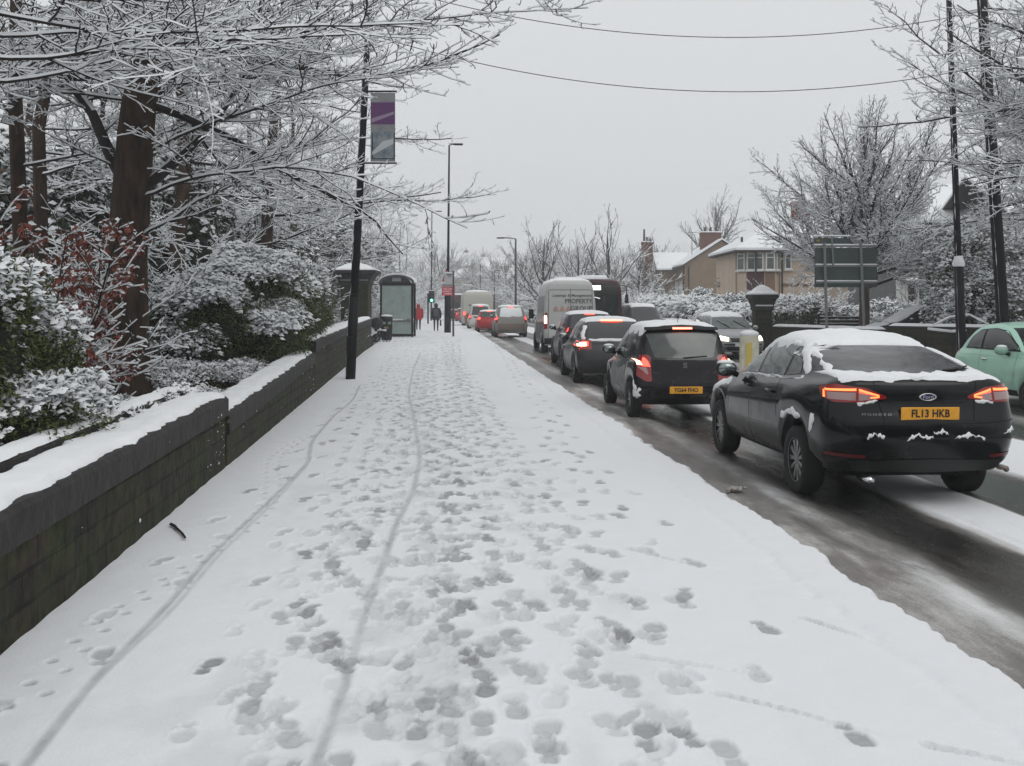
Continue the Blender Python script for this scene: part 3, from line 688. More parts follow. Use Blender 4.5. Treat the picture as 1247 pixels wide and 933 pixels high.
    # exhaust
    e = MB(); e.tube((-.5, .10, .27), (-.5, .35, .27), .034, n=14); e.build('exhaust_pipe', CHROME, root, True)
    # ice hanging at the bumper corner
    e = MB(); e.sphere((.84, .42, .33), .05, sc=(1, 1.2, .5), n=8, m=5); e.sphere((.90, .44, .31), .03, n=7, m=5); e.build('frozen_slush', mat('brown_slush', (.22, .19, .17), .6, noise=.5, nscale=20), root, True)
near_car()

# --- second car: small black hatchback
def city_car():
    BP = paint('black_hatch_paint', (.005, .004, .007), .14)
    root = empty('car', (3.95, 16.45, -.10), radians(-.6)); tag(root, 'small black hatchback with brake lights on, plate YG64 FHO, second in the queue', 'car', QG)
    L = 3.56; hw = .82
    rings = [(.24, .24, .10, L-.10, .76, .22, .34, .08, .16, .04, .08),
             (.36, .36, .01, L-.02, .81, .20, .34, .09, .18, .04, .08),
             (.52, .50, .0, L, .822, .19, .34, .09, .18, .04, .08),
             (.68, .62, .035, L-.03, .82, .17, .34, .09, .18, .04, .08),
             (.86, .74, .07, L-.10, .80, .15, .36, .09, .18, .04, .10),
             (.94, .84, .09, L-.25, .775, .14, .36, .09, .18, .04, .12),
             (.98, 1.00, .11, L-.88, .75, .13, .22, .09, .12, .04, .05),
             (1.14, 1.14, .17, L-1.15, .71, .13, .2, .09, .10, .04, .04),
             (1.32, 1.32, .25, L-1.48, .655, .13, .2, .08, .10, .03, .04),
             (1.43, 1.43, .33, L-1.72, .60, .13, .18, .08, .10, .03, .04),
             (1.465, 1.47, .48, L-1.95, .48, .12, .15, .06, .08, .03, .04)]
    wy = (.56, 2.98)
    B = Body(rings, L, wy, .345, .285, 5, 4)
    autosmooth(mk('body', B.verts, B.faces, BP, root, True), 35); under(root, 1.64, L)
    for y in wy:
        for sx in (-1, 1): wheel(root, sx*.725, y, .285, .185, sx, 7, 'multi')
    RG = mat('rear_glass_green', (.030, .042, .038), .07, noise=.55, nscale=3.0, spec=.8)
    B.patch('window_surround', [(-.66, .985), (-.5, .94), (.5, .94), (.66, .985)], [(-.62, 1.395), (0, 1.425), (.62, 1.395)], 'R', mat('gloss_black', (.004, .004, .004), .08), root, .004, 18, 10)
    B.patch('rear_window', [(-.47, .985), (-.40, .965), (.40, .965), (.47, .985)], [(-.575, 1.335), (0, 1.36), (.575, 1.335)], 'R', RG, root, .009, 18, 10)
    B.patch('windscreen', [(-.62, 1.03), (.62, 1.03)], [(-.5, 1.38), (.5, 1.38)], 'F', GLASSD, root, .004)
    for ax in ('S-', 'S+'):
        B.patch('side_window', [(1.46, 1.0), (2.48, .99)], [(1.46, 1.36), (1.70, 1.365), (2.28, 1.12)], ax, GLASSD, root, .004, 12, 8)
        B.patch('side_window', [(.62, 1.08), (1.40, 1.0)], [(.66, 1.32), (1.40, 1.36)], ax, GLASSD, root, .004, 10, 8)
        lines(B, root, GAP, [(1.43, .34, 1.43, .98), (2.5, .5, 2.5, .95)], ax, .004)
    FL = mat('salted_door', (.19, .19, .19), .7, noise=.35, nscale=6)
    B.patch('salt_crust', [(1.02, .44), (2.55, .40)], [(.98, .80), (1.8, .76), (2.50, .84)], 'S-', FL, root, .003, 18, 6, rag=.02, seed=3)
    B.patch('salt_crust', [(.12, .36), (.3, .45)], [(.14, .56), (.24, .66)], 'S-', SNOW, root, 0, 8, 6, .02, .02, 5)
    B.patch('arch_snow', [(-.79, .30), (-.72, .33)], [(-.79, .50), (-.70, .52)], 'R', SNOW, root, 0, 8, 8, .03, .03, 5)
    B.patch('roof_snow', [(-.63, .36), (-.66, .9), (-.60, 1.95)], [(.63, .36), (.66, .9), (.60, 1.95)], 'T', SNOW, root, 0, 30, 24, .065, .016, 8)
    B.patch('spoiler', [(-.57, 1.375), (0, 1.40), (.57, 1.375)], [(-.56, 1.42), (0, 1.445), (.56, 1.42)], 'R', BP, root, .05, 12, 2)
    o = B.patch('high_brake_light', [(-.155, 1.385), (.155, 1.385)], [(-.155, 1.410), (.155, 1.410)], 'R', mat('red_bar_lit', (1, .2, .15), .2, emit=(1, .16, .10), es=5), root, .062, 6, 1)
    for sx in (-1, 1):
        lo = [(sx*.56, .62), (sx*.64, .60), (sx*.80, .60)]; hi = [(sx*.60, 1.0), (sx*.66, 1.03), (sx*.80, 1.03)]
        o = B.patch('tail_lamp', [(sx*.555, .61), (sx*.64, .60), (sx*.86, .70)], [(sx*.61, .98), (sx*.68, 1.02), (sx*.86, 1.02)], 'C', RLAMP, root, .008, 10, 8)
        B.patch('lamp_lens', [(sx*.575, .72), (sx*.60, .715)], [(sx*.60, .82), (sx*.735, .84)], 'R', CLENS, o, .014, 6, 5)
        B.patch('lit_bulb', [(sx*.60, .835), (sx*.74, .84), (sx*.77, .86)], [(sx*.655, .92), (sx*.71, .955), (sx*.775, .98)], 'C', RLIT, o, .016, 6, 5)
        B.patch('bulb_core', [(sx*.66, .86), (sx*.73, .865)], [(sx*.69, .92), (sx*.745, .945)], 'R', HOTLIT, o, .020, 4, 4)
        B.patch('headlamp', [(sx*.45, .60), (sx*.74, .66)], [(sx*.47, .72), (sx*.74, .82)], 'F', CLENS, root, .008, 6, 4)
    lines(B, root, GAP, [(-.80, .575, .80, .575), (-.56, .60, -.56, .575), (.56, .60, .56, .575)], 'R', .004)
    B.patch('lower_skirt', [(-.5, .25), (.5, .25)], [(-.55, .35), (.55, .35)], 'R', BLK, root, .007, 10, 3)
    h, n = B.hit(0, .48, 'R'); plate(root, 0, h.y-.014, .475, 'YG64 FHO', tilt=radians(2))
    h, n = B.hit(.0, .855, 'R'); text('S', .115, CHROME, root, Matrix.Translation((0, h.y-.012, .855)) @ FACE, 'emblem', .006, 1, 1.25, .004)
    h, n = B.hit(-.46, .75, 'R'); text('Mii', .052, CHROME, root, Matrix.Translation((-.45, h.y-.008, .735)) @ FACE, 'model_lettering', .001, 1.2, 1.4)
    h, n = B.hit(.46, .75, 'R'); text('SE', .05, mat('red_chrome', (.3, .1, .1), .3, metal=.8), root, Matrix.Translation((.46, h.y-.008, .735)) @ FACE, 'trim_lettering', .001, 1, 1.2)
    mirror(root, B, -.76, 2.30, 1.03, BP, -1, 1.0); mirror(root, B, .76, 2.30, 1.03, BP, 1, 1.0)
    e = MB(); e.tube((0, .62, 1.50), (0, .52, 1.66), .006, .003, 6); e.build('aerial', BLK, root)
    e = MB(); p = [B.hit(x, z, 'R')[0]+Vector((0, -.02, .0)) for x, z in ((-.02, .975), (.18, .99), (.36, 1.0))]; e.path(p, .009, 6); e.build('rear_wiper', BLK, root)
city_car()

DG = paint('dark_grey_paint', (.035, .035, .038), .3)
r1, B1 = generic('car', (4.12, 23.8, -.10), radians(-1), 1.80, 4.25, 1.49, DG, 'dark hatchback with snow under its rear window, third in the queue', QG,
                 wheels=(.86, 3.50), R=.32, zbelt=.98, rake=.55, lampz=(.80, 1.02), lampw=.36, sub=3, hood=1.25)
B1.patch('boot_snow', [(-.62, 1.0), (0, .985), (.62, 1.0)], [(-.6, 1.06), (0, 1.05), (.62, 1.07)], 'R', SNOW, r1, 0, 20, 4, .03, .012, 2)
B1.patch('pillar_snow', [(-.78, 1.02), (-.66, 1.36)], [(-.67, 1.02), (-.58, 1.34)], 'R', SNOW, r1, 0, 12, 4, .03, .02, 2)
B1.patch('bulb_core', [(-.84, .87), (-.66, .87)], [(-.83, .95), (-.66, .96)], 'R', HOTLIT, r1, .022, 4, 3)
B1.patch('bulb_core', [(.84, .87), (.66, .87)], [(.83, .95), (.66, .96)], 'R', HOTLIT, r1, .022, 4, 3)
B1.patch('high_brake_light', [(-.25, 1.415), (.25, 1.415)], [(-.25, 1.445), (.25, 1.445)], 'R', mat('red_bar_lit', (1, .2, .15)), r1, .03, 6, 1)
PU = paint('plum_paint', (.022, .012, .028), .3)
r2, B2 = generic('car', (4.62, 30.8, -.10), radians(-1), 1.77, 4.10, 1.60, PU, 'dark plum crossover with tall tail lights, fourth in the queue behind the van', QG,
                 wheels=(.80, 3.32), R=.34, zbelt=1.06, rake=.42, lampz=(.98, 1.38), lampw=.16, sub=2, hood=1.1)
SV = paint('dirty_silver_paint', (.22, .215, .205), .45)
r3, B3 = generic('car', (4.35, 59.0, -.10), 0, 1.86, 4.5, 1.78, SV, 'silver off-roader with snowy rear window, just ahead of the white van', QG,
                 wheels=(.85, 3.4), R=.37, zbelt=1.12, rake=.30, lampz=(.85, 1.28), lampw=.18, hood=1.2, deg=False)
B3.patch('window_snow', [(-.70, 1.16), (.70, 1.16)], [(-.62, 1.70), (.62, 1.70)], 'R', SNOW, r3, 0, 14, 8, .03, .02, 2)
B3.patch('bumper', [(-.90, .42), (.90, .42)], [(-.90, .78), (.90, .78)], 'R', mat('muddy_bumper', (.16, .12, .10), .7), r3, .03, 10, 4)
RD = paint('red_car_paint', (.36, .010, .014), .25); WH = paint('white_van_paint', (.50, .49, .46), .4)
r4, B4 = generic('car', (3.75, 70.5, -.10), 0, 1.70, 3.9, 1.46, RD, 'bright red hatchback with glowing tail lights just ahead of the silver off-roader', QG, wheels=(.7, 3.1), R=.31, zbelt=.96, lampz=(.80, 1.05), lampw=.3, deg=False)
r5, B5 = generic('car', (3.45, 77.0, -.10), 0, 1.80, 4.4, 1.85, WH, 'white people carrier with high brake light, next to the bright red hatchback', QG, wheels=(.8, 3.5), R=.33, zbelt=1.05, rake=.18, lampz=(.8, 1.15), lampw=.22, deg=False)
r6, B6 = generic('car', (3.5, 103, -.10), 0, 1.75, 4.2, 1.50, paint('navy_paint', (.02, .025, .045), .3), 'dark blue car far along the queue, ahead of the cream box van', QG, wheels=(.8, 3.3), lampz=(.8, 1.05), deg=False)
r7, B7 = generic('car', (3.3, 113, -.10), 0, 1.75, 4.2, 1.50, RD, 'small far-off red car in the queue, nearest to the distant red bus', QG, wheels=(.8, 3.3), lampz=(.8, 1.05), deg=False)

# oncoming and parked cars
OG = 'cars facing this way across the road'
PS = paint('silver_blue_paint', (.30, .31, .32), .35)
ro, Bo = generic('car', (10.3, 39.2, -.10), pi, 1.75, 4.3, 1.50, PS, 'silver car facing this way behind the cream bollard', 'car', facing='front', brake=False, wheels=(.8, 3.4), hood=1.05, zbelt=.96)
ro['category'] = 'car'; ro['group'] = OG
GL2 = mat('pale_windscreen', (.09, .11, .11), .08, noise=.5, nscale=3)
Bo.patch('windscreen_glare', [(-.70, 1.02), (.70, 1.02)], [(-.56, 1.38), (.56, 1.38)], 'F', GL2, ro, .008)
e = MB()
for x0, x1 in ((-.45, -.12), (.12, .45)):
    e.path([Bo.hit(x0, 1.04, 'F')[0]+Vector((0, .02, .01)), Bo.hit(x1, 1.26, 'F')[0]+Vector((0, .02, .01))], .012, 6)
e.build('wipers', BLK, ro)
e = MB(); e.box((0, 4.305, .50), (1.3, .02, .035)); e.box((0, 4.30, .38), (1.2, .02, .05)); e.build('bumper_bars', BLK, ro)
rg, Bg = generic('car', (10.1, 53.5, -.10), pi, 1.85, 4.5, 1.86, paint('grey_green_paint', (.06, .075, .07), .3), 'grey green tall car facing this way between the bus and the silver car', OG, facing='front', brake=False, wheels=(.8, 3.5), R=.34, zbelt=1.05, rake=.2, deg=False)
rw, Bw = generic('car', (12.0, 45.5, -.10), pi, 1.80, 4.3, 1.50, WH, 'snow-covered white car beyond the silver one, left of the gate pillar', OG, facing='rear', brake=False, wheels=(.8, 3.4), deg=False, hood_snow=True)
Bw.patch('windscreen_snow', [(-.7, 1.0), (.7, 1.0)], [(-.56, 1.40), (.56, 1.40)], 'F', SNOW, rw, 0, 12, 8, .03, .02, 3)

# mint green small car
def mint_car():
    MG = paint('mint_green_paint', (.40, .66, .54), .2)
    root = empty('car', (10.68, 20.0, -.10), pi); tag(root, 'mint green small car passing on the right, rounded roof, facing this way', 'car', OG)
    L = 3.55; hw = .815
    rings = [(.24, .24, .14, L-.10, .75, .30, .34, .10, .16, .08, .10),
             (.36, .36, .03, L-.02, .80, .30, .34, .12, .18, .08, .10),
             (.54, .50, .0, L, .815, .28, .34, .12, .18, .08, .10),
             (.72, .66, .04, L-.05, .81, .26, .34, .12, .18, .08, .12),
             (.88, .80, .10, L-.16, .79, .24, .34, .12, .18, .09, .14),
             (.96, .90, .16, L-.32, .765, .24, .34, .12, .18, .09, .15),
             (1.00, 1.03, .24, L-.86, .73, .22, .24, .12, .12, .08, .06),
             (1.16, 1.16, .42, L-1.10, .69, .20, .2, .12, .10, .06, .04),
             (1.34, 1.34, .66, L-1.42, .625, .20, .2, .10, .10, .05, .04),
             (1.44, 1.44, .88, L-1.68, .54, .18, .18, .08, .10, .04, .04),
             (1.475, 1.475, 1.10, L-1.90, .40, .14, .15, .06, .08, .03, .04)]
    B = Body(rings, L, (.60, 2.90), .335, .285, 5, 4)
    autosmooth(mk('body', B.verts, B.faces, MG, root, True), 35); under(root, 1.6, L)
    for y in (.60, 2.90):
        for sx in (-1, 1): wheel(root, sx*.71, y, .285, .185, sx, 8)
    for ax in ('S-', 'S+'):
        B.patch('window_surround', [(.62, 1.005), (2.50, 1.005)], [(.80, 1.22), (1.05, 1.36), (1.55, 1.395), (1.95, 1.35), (2.36, 1.12)], ax, BLK, root, .003, 18, 8)
        B.patch('side_window', [(.68, 1.03), (1.22, 1.03)], [(.85, 1.22), (1.05, 1.335), (1.24, 1.36)], ax, GLASSD, root, .008, 10, 7)
        B.patch('side_window', [(1.32, 1.03), (2.44, 1.03)], [(1.30, 1.365), (1.60, 1.375), (1.93, 1.33), (2.32, 1.12)], ax, GLASSD, root, .008, 12, 7)
        lines(B, root, mat('mint_gap', (.05, .10, .08), .6), [(1.28, .34, 1.26, .99), (2.42, .45, 2.42, .98)], ax, .004)
        lines(B, root, mat('mint_crease', (.2, .4, .31), .3), [(.5, .90, 3.0, .90)], ax, .004, 'shoulder_crease')
        h, n = B.hit(1.45, .84, ax); sx = 1 if ax == 'S+' else -1
        e = MB(); e.box((h.x+sx*.02, 1.45, .84), (.03, .17, .03), bev=.01); e.build('door_handle', CHROME, root, True)
        lines(B, root, BLK, [(.98, .30, 2.5, .30)], ax, .05, 'sill_trim')
    B.patch('windscreen', [(-.62, 1.06), (.62, 1.06)], [(-.48, 1.40), (.48, 1.40)], 'F', GLASSD, root, .004)
    B.patch('rear_window', [(-.52, 1.06), (.52, 1.06)], [(-.42, 1.34), (.42, 1.34)], 'R', GLASSD, root, .004)
    for sx in (-1, 1):
        B.patch('headlamp', [(sx*.46, .62), (sx*.68, .62)], [(sx*.46, .82), (sx*.68, .82)], 'F', WHITELIT, root, .01, 6, 6)
        B.patch('tail_lamp', [(sx*.56, .70), (sx*.70, .70)], [(sx*.56, .95), (sx*.70, .95)], 'R', RLAMP, root, .01, 6, 6)
        mirror(root, B, sx*.75, 2.18, 1.02, MG, sx, 1.05)
mint_car()

# parked car under deep snow behind the far wall
rp, Bp = generic('car', (18.9, 35.3, .14), radians(84), 1.78, 4.3, 1.55, paint('parked_dark_paint', (.012, .014, .02), .3), 'dark parked car with thick snow on its windscreen, behind the far wall', OG, brake=False, wheels=(.8, 3.4), zbelt=1.0, hood_snow=True)
del rp['group']
Bp.patch('windscreen_snow', [(-.78, .98), (.78, .98)], [(-.60, 1.50), (.60, 1.50)], 'F', SNOW, rp, 0, 20, 12, .07, .015, 3)

# --- white high-roof van
def van():
    VP = paint('van_white_paint', (.44, .45, .44), .45, coat=.3)
    root = empty('van', (5.14, 39.6, -.10), radians(-.8)); tag(root, 'white high roof van lettered PROPERTY GROUP on its rear doors', 'van', QG)
    L = 5.9; hw = 1.0
    rings = [(.30, .28, .06, L-.10, .94, .12, .32, .02, .14, .01, .08),
             (.45, .42, .0, L-.02, .99, .12, .32, .02, .16, .01, .08),
             (.70, .60, .0, L, 1.0, .12, .32, .02, .16, .01, .08),
             (1.0, .80, .03, L-.04, 1.0, .12, .32, .02, .16, .01, .09),
             (1.30, 1.05, .04, L-.20, .99, .12, .32, .02, .16, .01, .10),
             (1.40, 1.20, .05, L-.45, .985, .12, .34, .02, .16, .01, .11),
             (1.44, 1.42, .05, L-.95, .98, .12, .26, .02, .12, .01, .06),
             (1.95, 1.90, .07, L-1.45, .955, .12, .22, .02, .10, .01, .04),
             (2.40, 2.35, .10, L-1.85, .90, .14, .2, .02, .10, .01, .03),
             (2.64, 2.62, .14, L-2.2, .83, .16, .2, .03, .10, .01, .03),
             (2.74, 2.72, .26, L-2.5, .68, .16, .2, .03, .10, .01, .03)]
    B = Body(rings, L, (1.1, 4.75), .42, .35, 5, 3)
    autosmooth(mk('body', B.verts, B.faces, VP, root, True), 35); under(root, 2.0, L, .26, .7)
    for y in (1.1, 4.75):
        for sx in (-1, 1): wheel(root, sx*.88, y, .35, .22, sx, 5, 'single', mat('steel_rim', (.12, .12, .12), .6))
    D = B.patch('rear_doors', [(-.84, .62), (.84, .62)], [(-.80, 2.36), (0, 2.44), (.80, 2.36)], 'R', VP, root, .014, 12, 12)
    lines(B, root, mat('door_gap', (.06, .06, .06), .8), [(0, .6, 0, 2.42), (-.80, 2.38, .80, 2.38), (-.85, .6, -.81, 2.38), (.85, .6, .81, 2.38)], 'R', .009)
    for o in root.children:
        if o.name.startswith('panel_gap'): o.location.y = -.016
    INK = mat('van_ink', (.09, .09, .095), .6); PK = mat('van_pink_logo', (.42, .26, .21), .6)
    yy = lambda z: B.hit(0, z, 'R')[0].y-.024
    y = yy(1.68)
    def vt(t, sz, x, z, sx, bd):
        text(t, sz, INK, root, Matrix.Translation((x, yy(z+.1)-.004, z)) @ FACE, 'van_lettering', .003, 1.05, sx, bd)
    vt('Lettings', .135, -.42, 2.17, 1.12, .002); vt('&', .135, -.06, 2.17, 1.12, .002); vt('Management', .135, .42, 2.17, 1.08, .002); vt('PROPERTY', .24, .30, 1.95, .88, .004); vt('GROUP', .25, .40, 1.68, .92, .004)
    for k in range(3):
        e = MB(); x = -.55+k*.23
        e.prism([(x-.09, 1.59), (x+.09, 1.59), (x+.07, 1.70), (x+.03, 1.72), (x+.0, 1.81), (x-.03, 1.72), (x-.07, 1.70)], y-.006, y+.002); e.build('logo', PK, root)
    for sx in (-1, 1):
        o = B.patch('tail_lamp', [(sx*.88, .92), (sx*.985, .92)], [(sx*.87, 1.52), (sx*.97, 1.52)], 'R', RLAMP, root, .012, 4, 8)
        B.patch('lit_bulb', [(sx*.89, 1.12), (sx*.97, 1.12)], [(sx*.89, 1.42), (sx*.965, 1.42)], 'R', HOTLIT if sx < 0 else RLIT, o, .018, 3, 5)
        e = MB(); e.box((sx*1.14, 4.35, 1.45), (.20, .10, .40), bev=.03); e.tube((sx*1.0, 4.4, 1.4), (sx*1.1, 4.36, 1.4), .04); e.build('wing_mirror', BLK, root, True)
        ax = 'S+' if sx > 0 else 'S-'
        B.patch('side_window', [(3.9, 1.45), (4.75, 1.40)], [(3.95, 2.02), (4.35, 2.0)], ax, GLASSD, root, .006, 8, 6)
        B.patch('rubbing_strip', [(1.7, .62), (4.1, .62)], [(1.7, .78), (4.1, .78)], ax, mat('side_trim', (.10, .10, .10), .7), root, .012, 8, 2)
        B.patch('salt_crust', [(.1, .46), (2.0, .46), (4.2, .46)], [(.1, 1.25), (2, 1.1), (4.2, 1.2)], ax, mat('road_dirt', (.13, .125, .12), .8, noise=.5, nscale=4), root, .005, 16, 6, rag=.03, seed=1)
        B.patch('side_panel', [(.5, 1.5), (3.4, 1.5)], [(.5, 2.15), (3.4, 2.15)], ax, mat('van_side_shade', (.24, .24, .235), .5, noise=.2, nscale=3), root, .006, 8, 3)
        B.patch('headlamp', [(sx*.55, .78), (sx*.92, .82)], [(sx*.55, .95), (sx*.92, 1.05)], 'F', CLENS, root, .008, 6, 4)
    B.patch('windscreen', [(-.85, 1.45), (.85, 1.45)], [(-.76, 2.2), (.76, 2.2)], 'F', GLASSD, root, .006)
    B.patch('bumper', [(-.95, .38), (.95, .38)], [(-.95, .58), (.95, .58)], 'R', BLK, root, .05, 10, 3)
    plate(root, -.45, y-.02, .78, None)
    B.patch('roof_snow', [(-.80, .22), (-.84, 1.5), (-.8, 3.6)], [(.80, .22), (.84, 1.5), (.8, 3.6)], 'T', SNOW, root, 0, 24, 18, .08, .02, 8)
    e = MB(); e.box((.1, 1.4, 2.84), (1.15, .9, .10), bev=.03); e.build('roof_vent', SNOW, root, True)
van()

# --- buses and box van
def bus(name, loc, rz, L, H, col, label, front=True, group=None, cat='bus'):
    BPt = paint('bus_paint_'+name, col, .3)
    root = empty(name, loc, rz); tag(root, label, cat, group)
    rings = [(.30, .30, .06, L-.06, 1.20, .15, .22, .02, .1, .0, .0), (.45, .45, .0, L, 1.25, .15, .24, .02, .12, 0, 0), (.9, .9, 0, L, 1.25, .15, .24, .02, .12, 0, 0),
             (1.1, 1.1, 0, L, 1.25, .15, .24, .02, .12, 0, 0), (1.2, 1.2, 0, L, 1.25, .15, .24, .02, .12, 0, 0), (1.3, 1.3, 0, L, 1.25, .15, .24, .02, .12, 0, 0),
             (2.2, 2.2, .01, L-.04, 1.24, .15, .24, .02, .12, 0, 0), (H-.45, H-.45, .03, L-.10, 1.22, .15, .24, .02, .12, 0, 0), (H-.2, H-.2, .08, L-.22, 1.16, .15, .24, .02, .12, 0, 0),
             (H-.06, H-.06, .2, L-.45, 1.02, .15, .24, .02, .12, 0, 0), (H, H, .4, L-.8, .8, .15, .24, .02, .12, 0, 0)]
    B = Body(rings, L, (2.8, L-2.6), .55, .48, 5, 2)
    autosmooth(mk('body', B.verts, B.faces, BPt, root, True), 35); under(root, 2.5, L, .3, .9)
    for y in (2.8, L-2.6):
        for sx in (-1, 1): wheel(root, sx*1.08, y, .48, .28, sx, 8, 'single', mat('steel_rim', (.12, .12, .12)), detail=False)
    return root, B
rb, Bb = bus('bus', (7.65, 60.5, -.10), pi, 11, 3.08, (.045, .004, .008), 'single deck bus with black front and lit destination display, behind the white van', True, OG)
DK = mat('bus_front_glass', (.008, .014, .012), .1, noise=.4, nscale=1.5)
Bb.patch('front_mask', [(-1.19, .95), (1.19, .95)], [(-1.14, 2.90), (0, 3.0), (1.14, 2.90)], 'F', BLK, rb, .01, 14, 14)
Bb.patch('windscreen', [(-1.04, 1.1), (1.04, 1.1)], [(-1.02, 2.30), (1.02, 2.30)], 'F', DK, rb, .02, 12, 8)
Bb.patch('destination_display', [(-.2, 2.52), (.75, 2.52)], [(-.2, 2.72), (.75, 2.72)], 'F', mat('display_light', (1, 1, 1), .3, emit=(1, .96, .9), es=2.6), rb, .03, 8, 2)
for sx in (-1, 1):
    Bb.patch('headlamp', [(sx*.8, .60), (sx*1.12, .60)], [(sx*.8, .80), (sx*1.12, .80)], 'F', WHITELIT, rb, .02, 4, 3)
    e = MB(); e.box((sx*1.42, 11.0, 2.1), (.16, .10, .42), bev=.03); e.path([(sx*1.2, 10.8, 2.75), (sx*1.40, 11.0, 2.7), (sx*1.42, 11.0, 2.3)], .02); e.build('wing_mirror', BLK, rb, True)
    for k in range(5): Bb.patch('side_window', [(1.0+k*1.8, 1.35), (2.65+k*1.8, 1.35)], [(1.0+k*1.8, 2.35), (2.65+k*1.8, 2.35)], 'S+' if sx > 0 else 'S-', DK, rb, .01, 4, 3)
Bb.patch('roof_snow', [(-.95, .5), (-.95, 9.8)], [(.95, .5), (.95, 9.8)], 'T', SNOW, rb, 0, 14, 20, .09, .02, 8)
e = MB(); e.box((-.1, 8.6, 3.18), (1.3, 1.5, .16), bev=.05); e.build('roof_pod', SNOW, rb, True)
e = MB(); e.path([Bb.hit(.5, 2.28, 'F')[0]+Vector((0, .06, 0)), Bb.hit(-.15, 2.12, 'F')[0]+Vector((0, .06, 0))], .02); e.build('front_rail', CHROME, rb)

rr_, Br = bus('bus', (1.95+.75, 118.5, -.10), 0, 10, 3.0, (.13, .012, .016), 'distant red single deck bus at the head of the queue, beyond the bus stop signs', False, QG)
Br.patch('rear_window', [(-.9, 1.5), (.9, 1.5)], [(-.85, 2.3), (.85, 2.3)], 'R', DK, rr_, .02, 6, 4)
for sx in (-1, 1): Br.patch('tail_lamp', [(sx*1.0, .8), (sx*1.2, .8)], [(sx*1.0, 1.2), (sx*1.2, 1.2)], 'R', RLIT, rr_, .02, 3, 3)
Br.patch('roof_snow', [(-.95, .5), (-.95, 9)], [(.95, .5), (.95, 9)], 'T', SNOW, rr_, 0, 10, 12, .12, .02, 8)
Br.patch('rear_band', [(-1.1, 1.26), (1.1, 1.26)], [(-1.1, 1.42), (1.1, 1.42)], 'R', WHITELIT if 0 else mat('pale_band', (.5, .5, .5), .5), rr_, .02, 4, 2)

rv, Bv = bus('van', (3.7, 88, -.10), 0, 6.5, 2.95, (.42, .41, .37), 'cream box van with muddy lower half, far along the queue beyond the white people carrier', False, QG, 'van')
Bv.patch('muddy_rear', [(-1.05, .35), (1.05, .35)], [(-1.15, 1.15), (0, 1.3), (1.15, 1.15)], 'R', mat('red_mud', (.22, .09, .07), .8, noise=.4, nscale=3), rv, .02, 8, 4)
for x0, x1, z0 in ((-.75, -.45, 1.75), (-.35, -.05, 1.75), (.05, .85, 1.62)):
    Bv.patch('rear_marking', [(x0, z0), (x1, z0)], [(x0, z0+.12), (x1, z0+.12)], 'R', mat('van_ink', (.1, .1, .1)), rv, .02, 3, 1)
for sx in (-1, 1): Bv.patch('tail_lamp', [(sx*1.0, 1.0), (sx*1.18, 1.0)], [(sx*1.0, 1.25), (sx*1.18, 1.25)], 'R', RLIT, rv, .03, 3, 3)
Bv.patch('roof_snow', [(-.95, .5), (-.95, 5.6)], [(.95, .5), (.95, 5.6)], 'T', SNOW, rv, 0, 10, 12, .12, .02, 8)
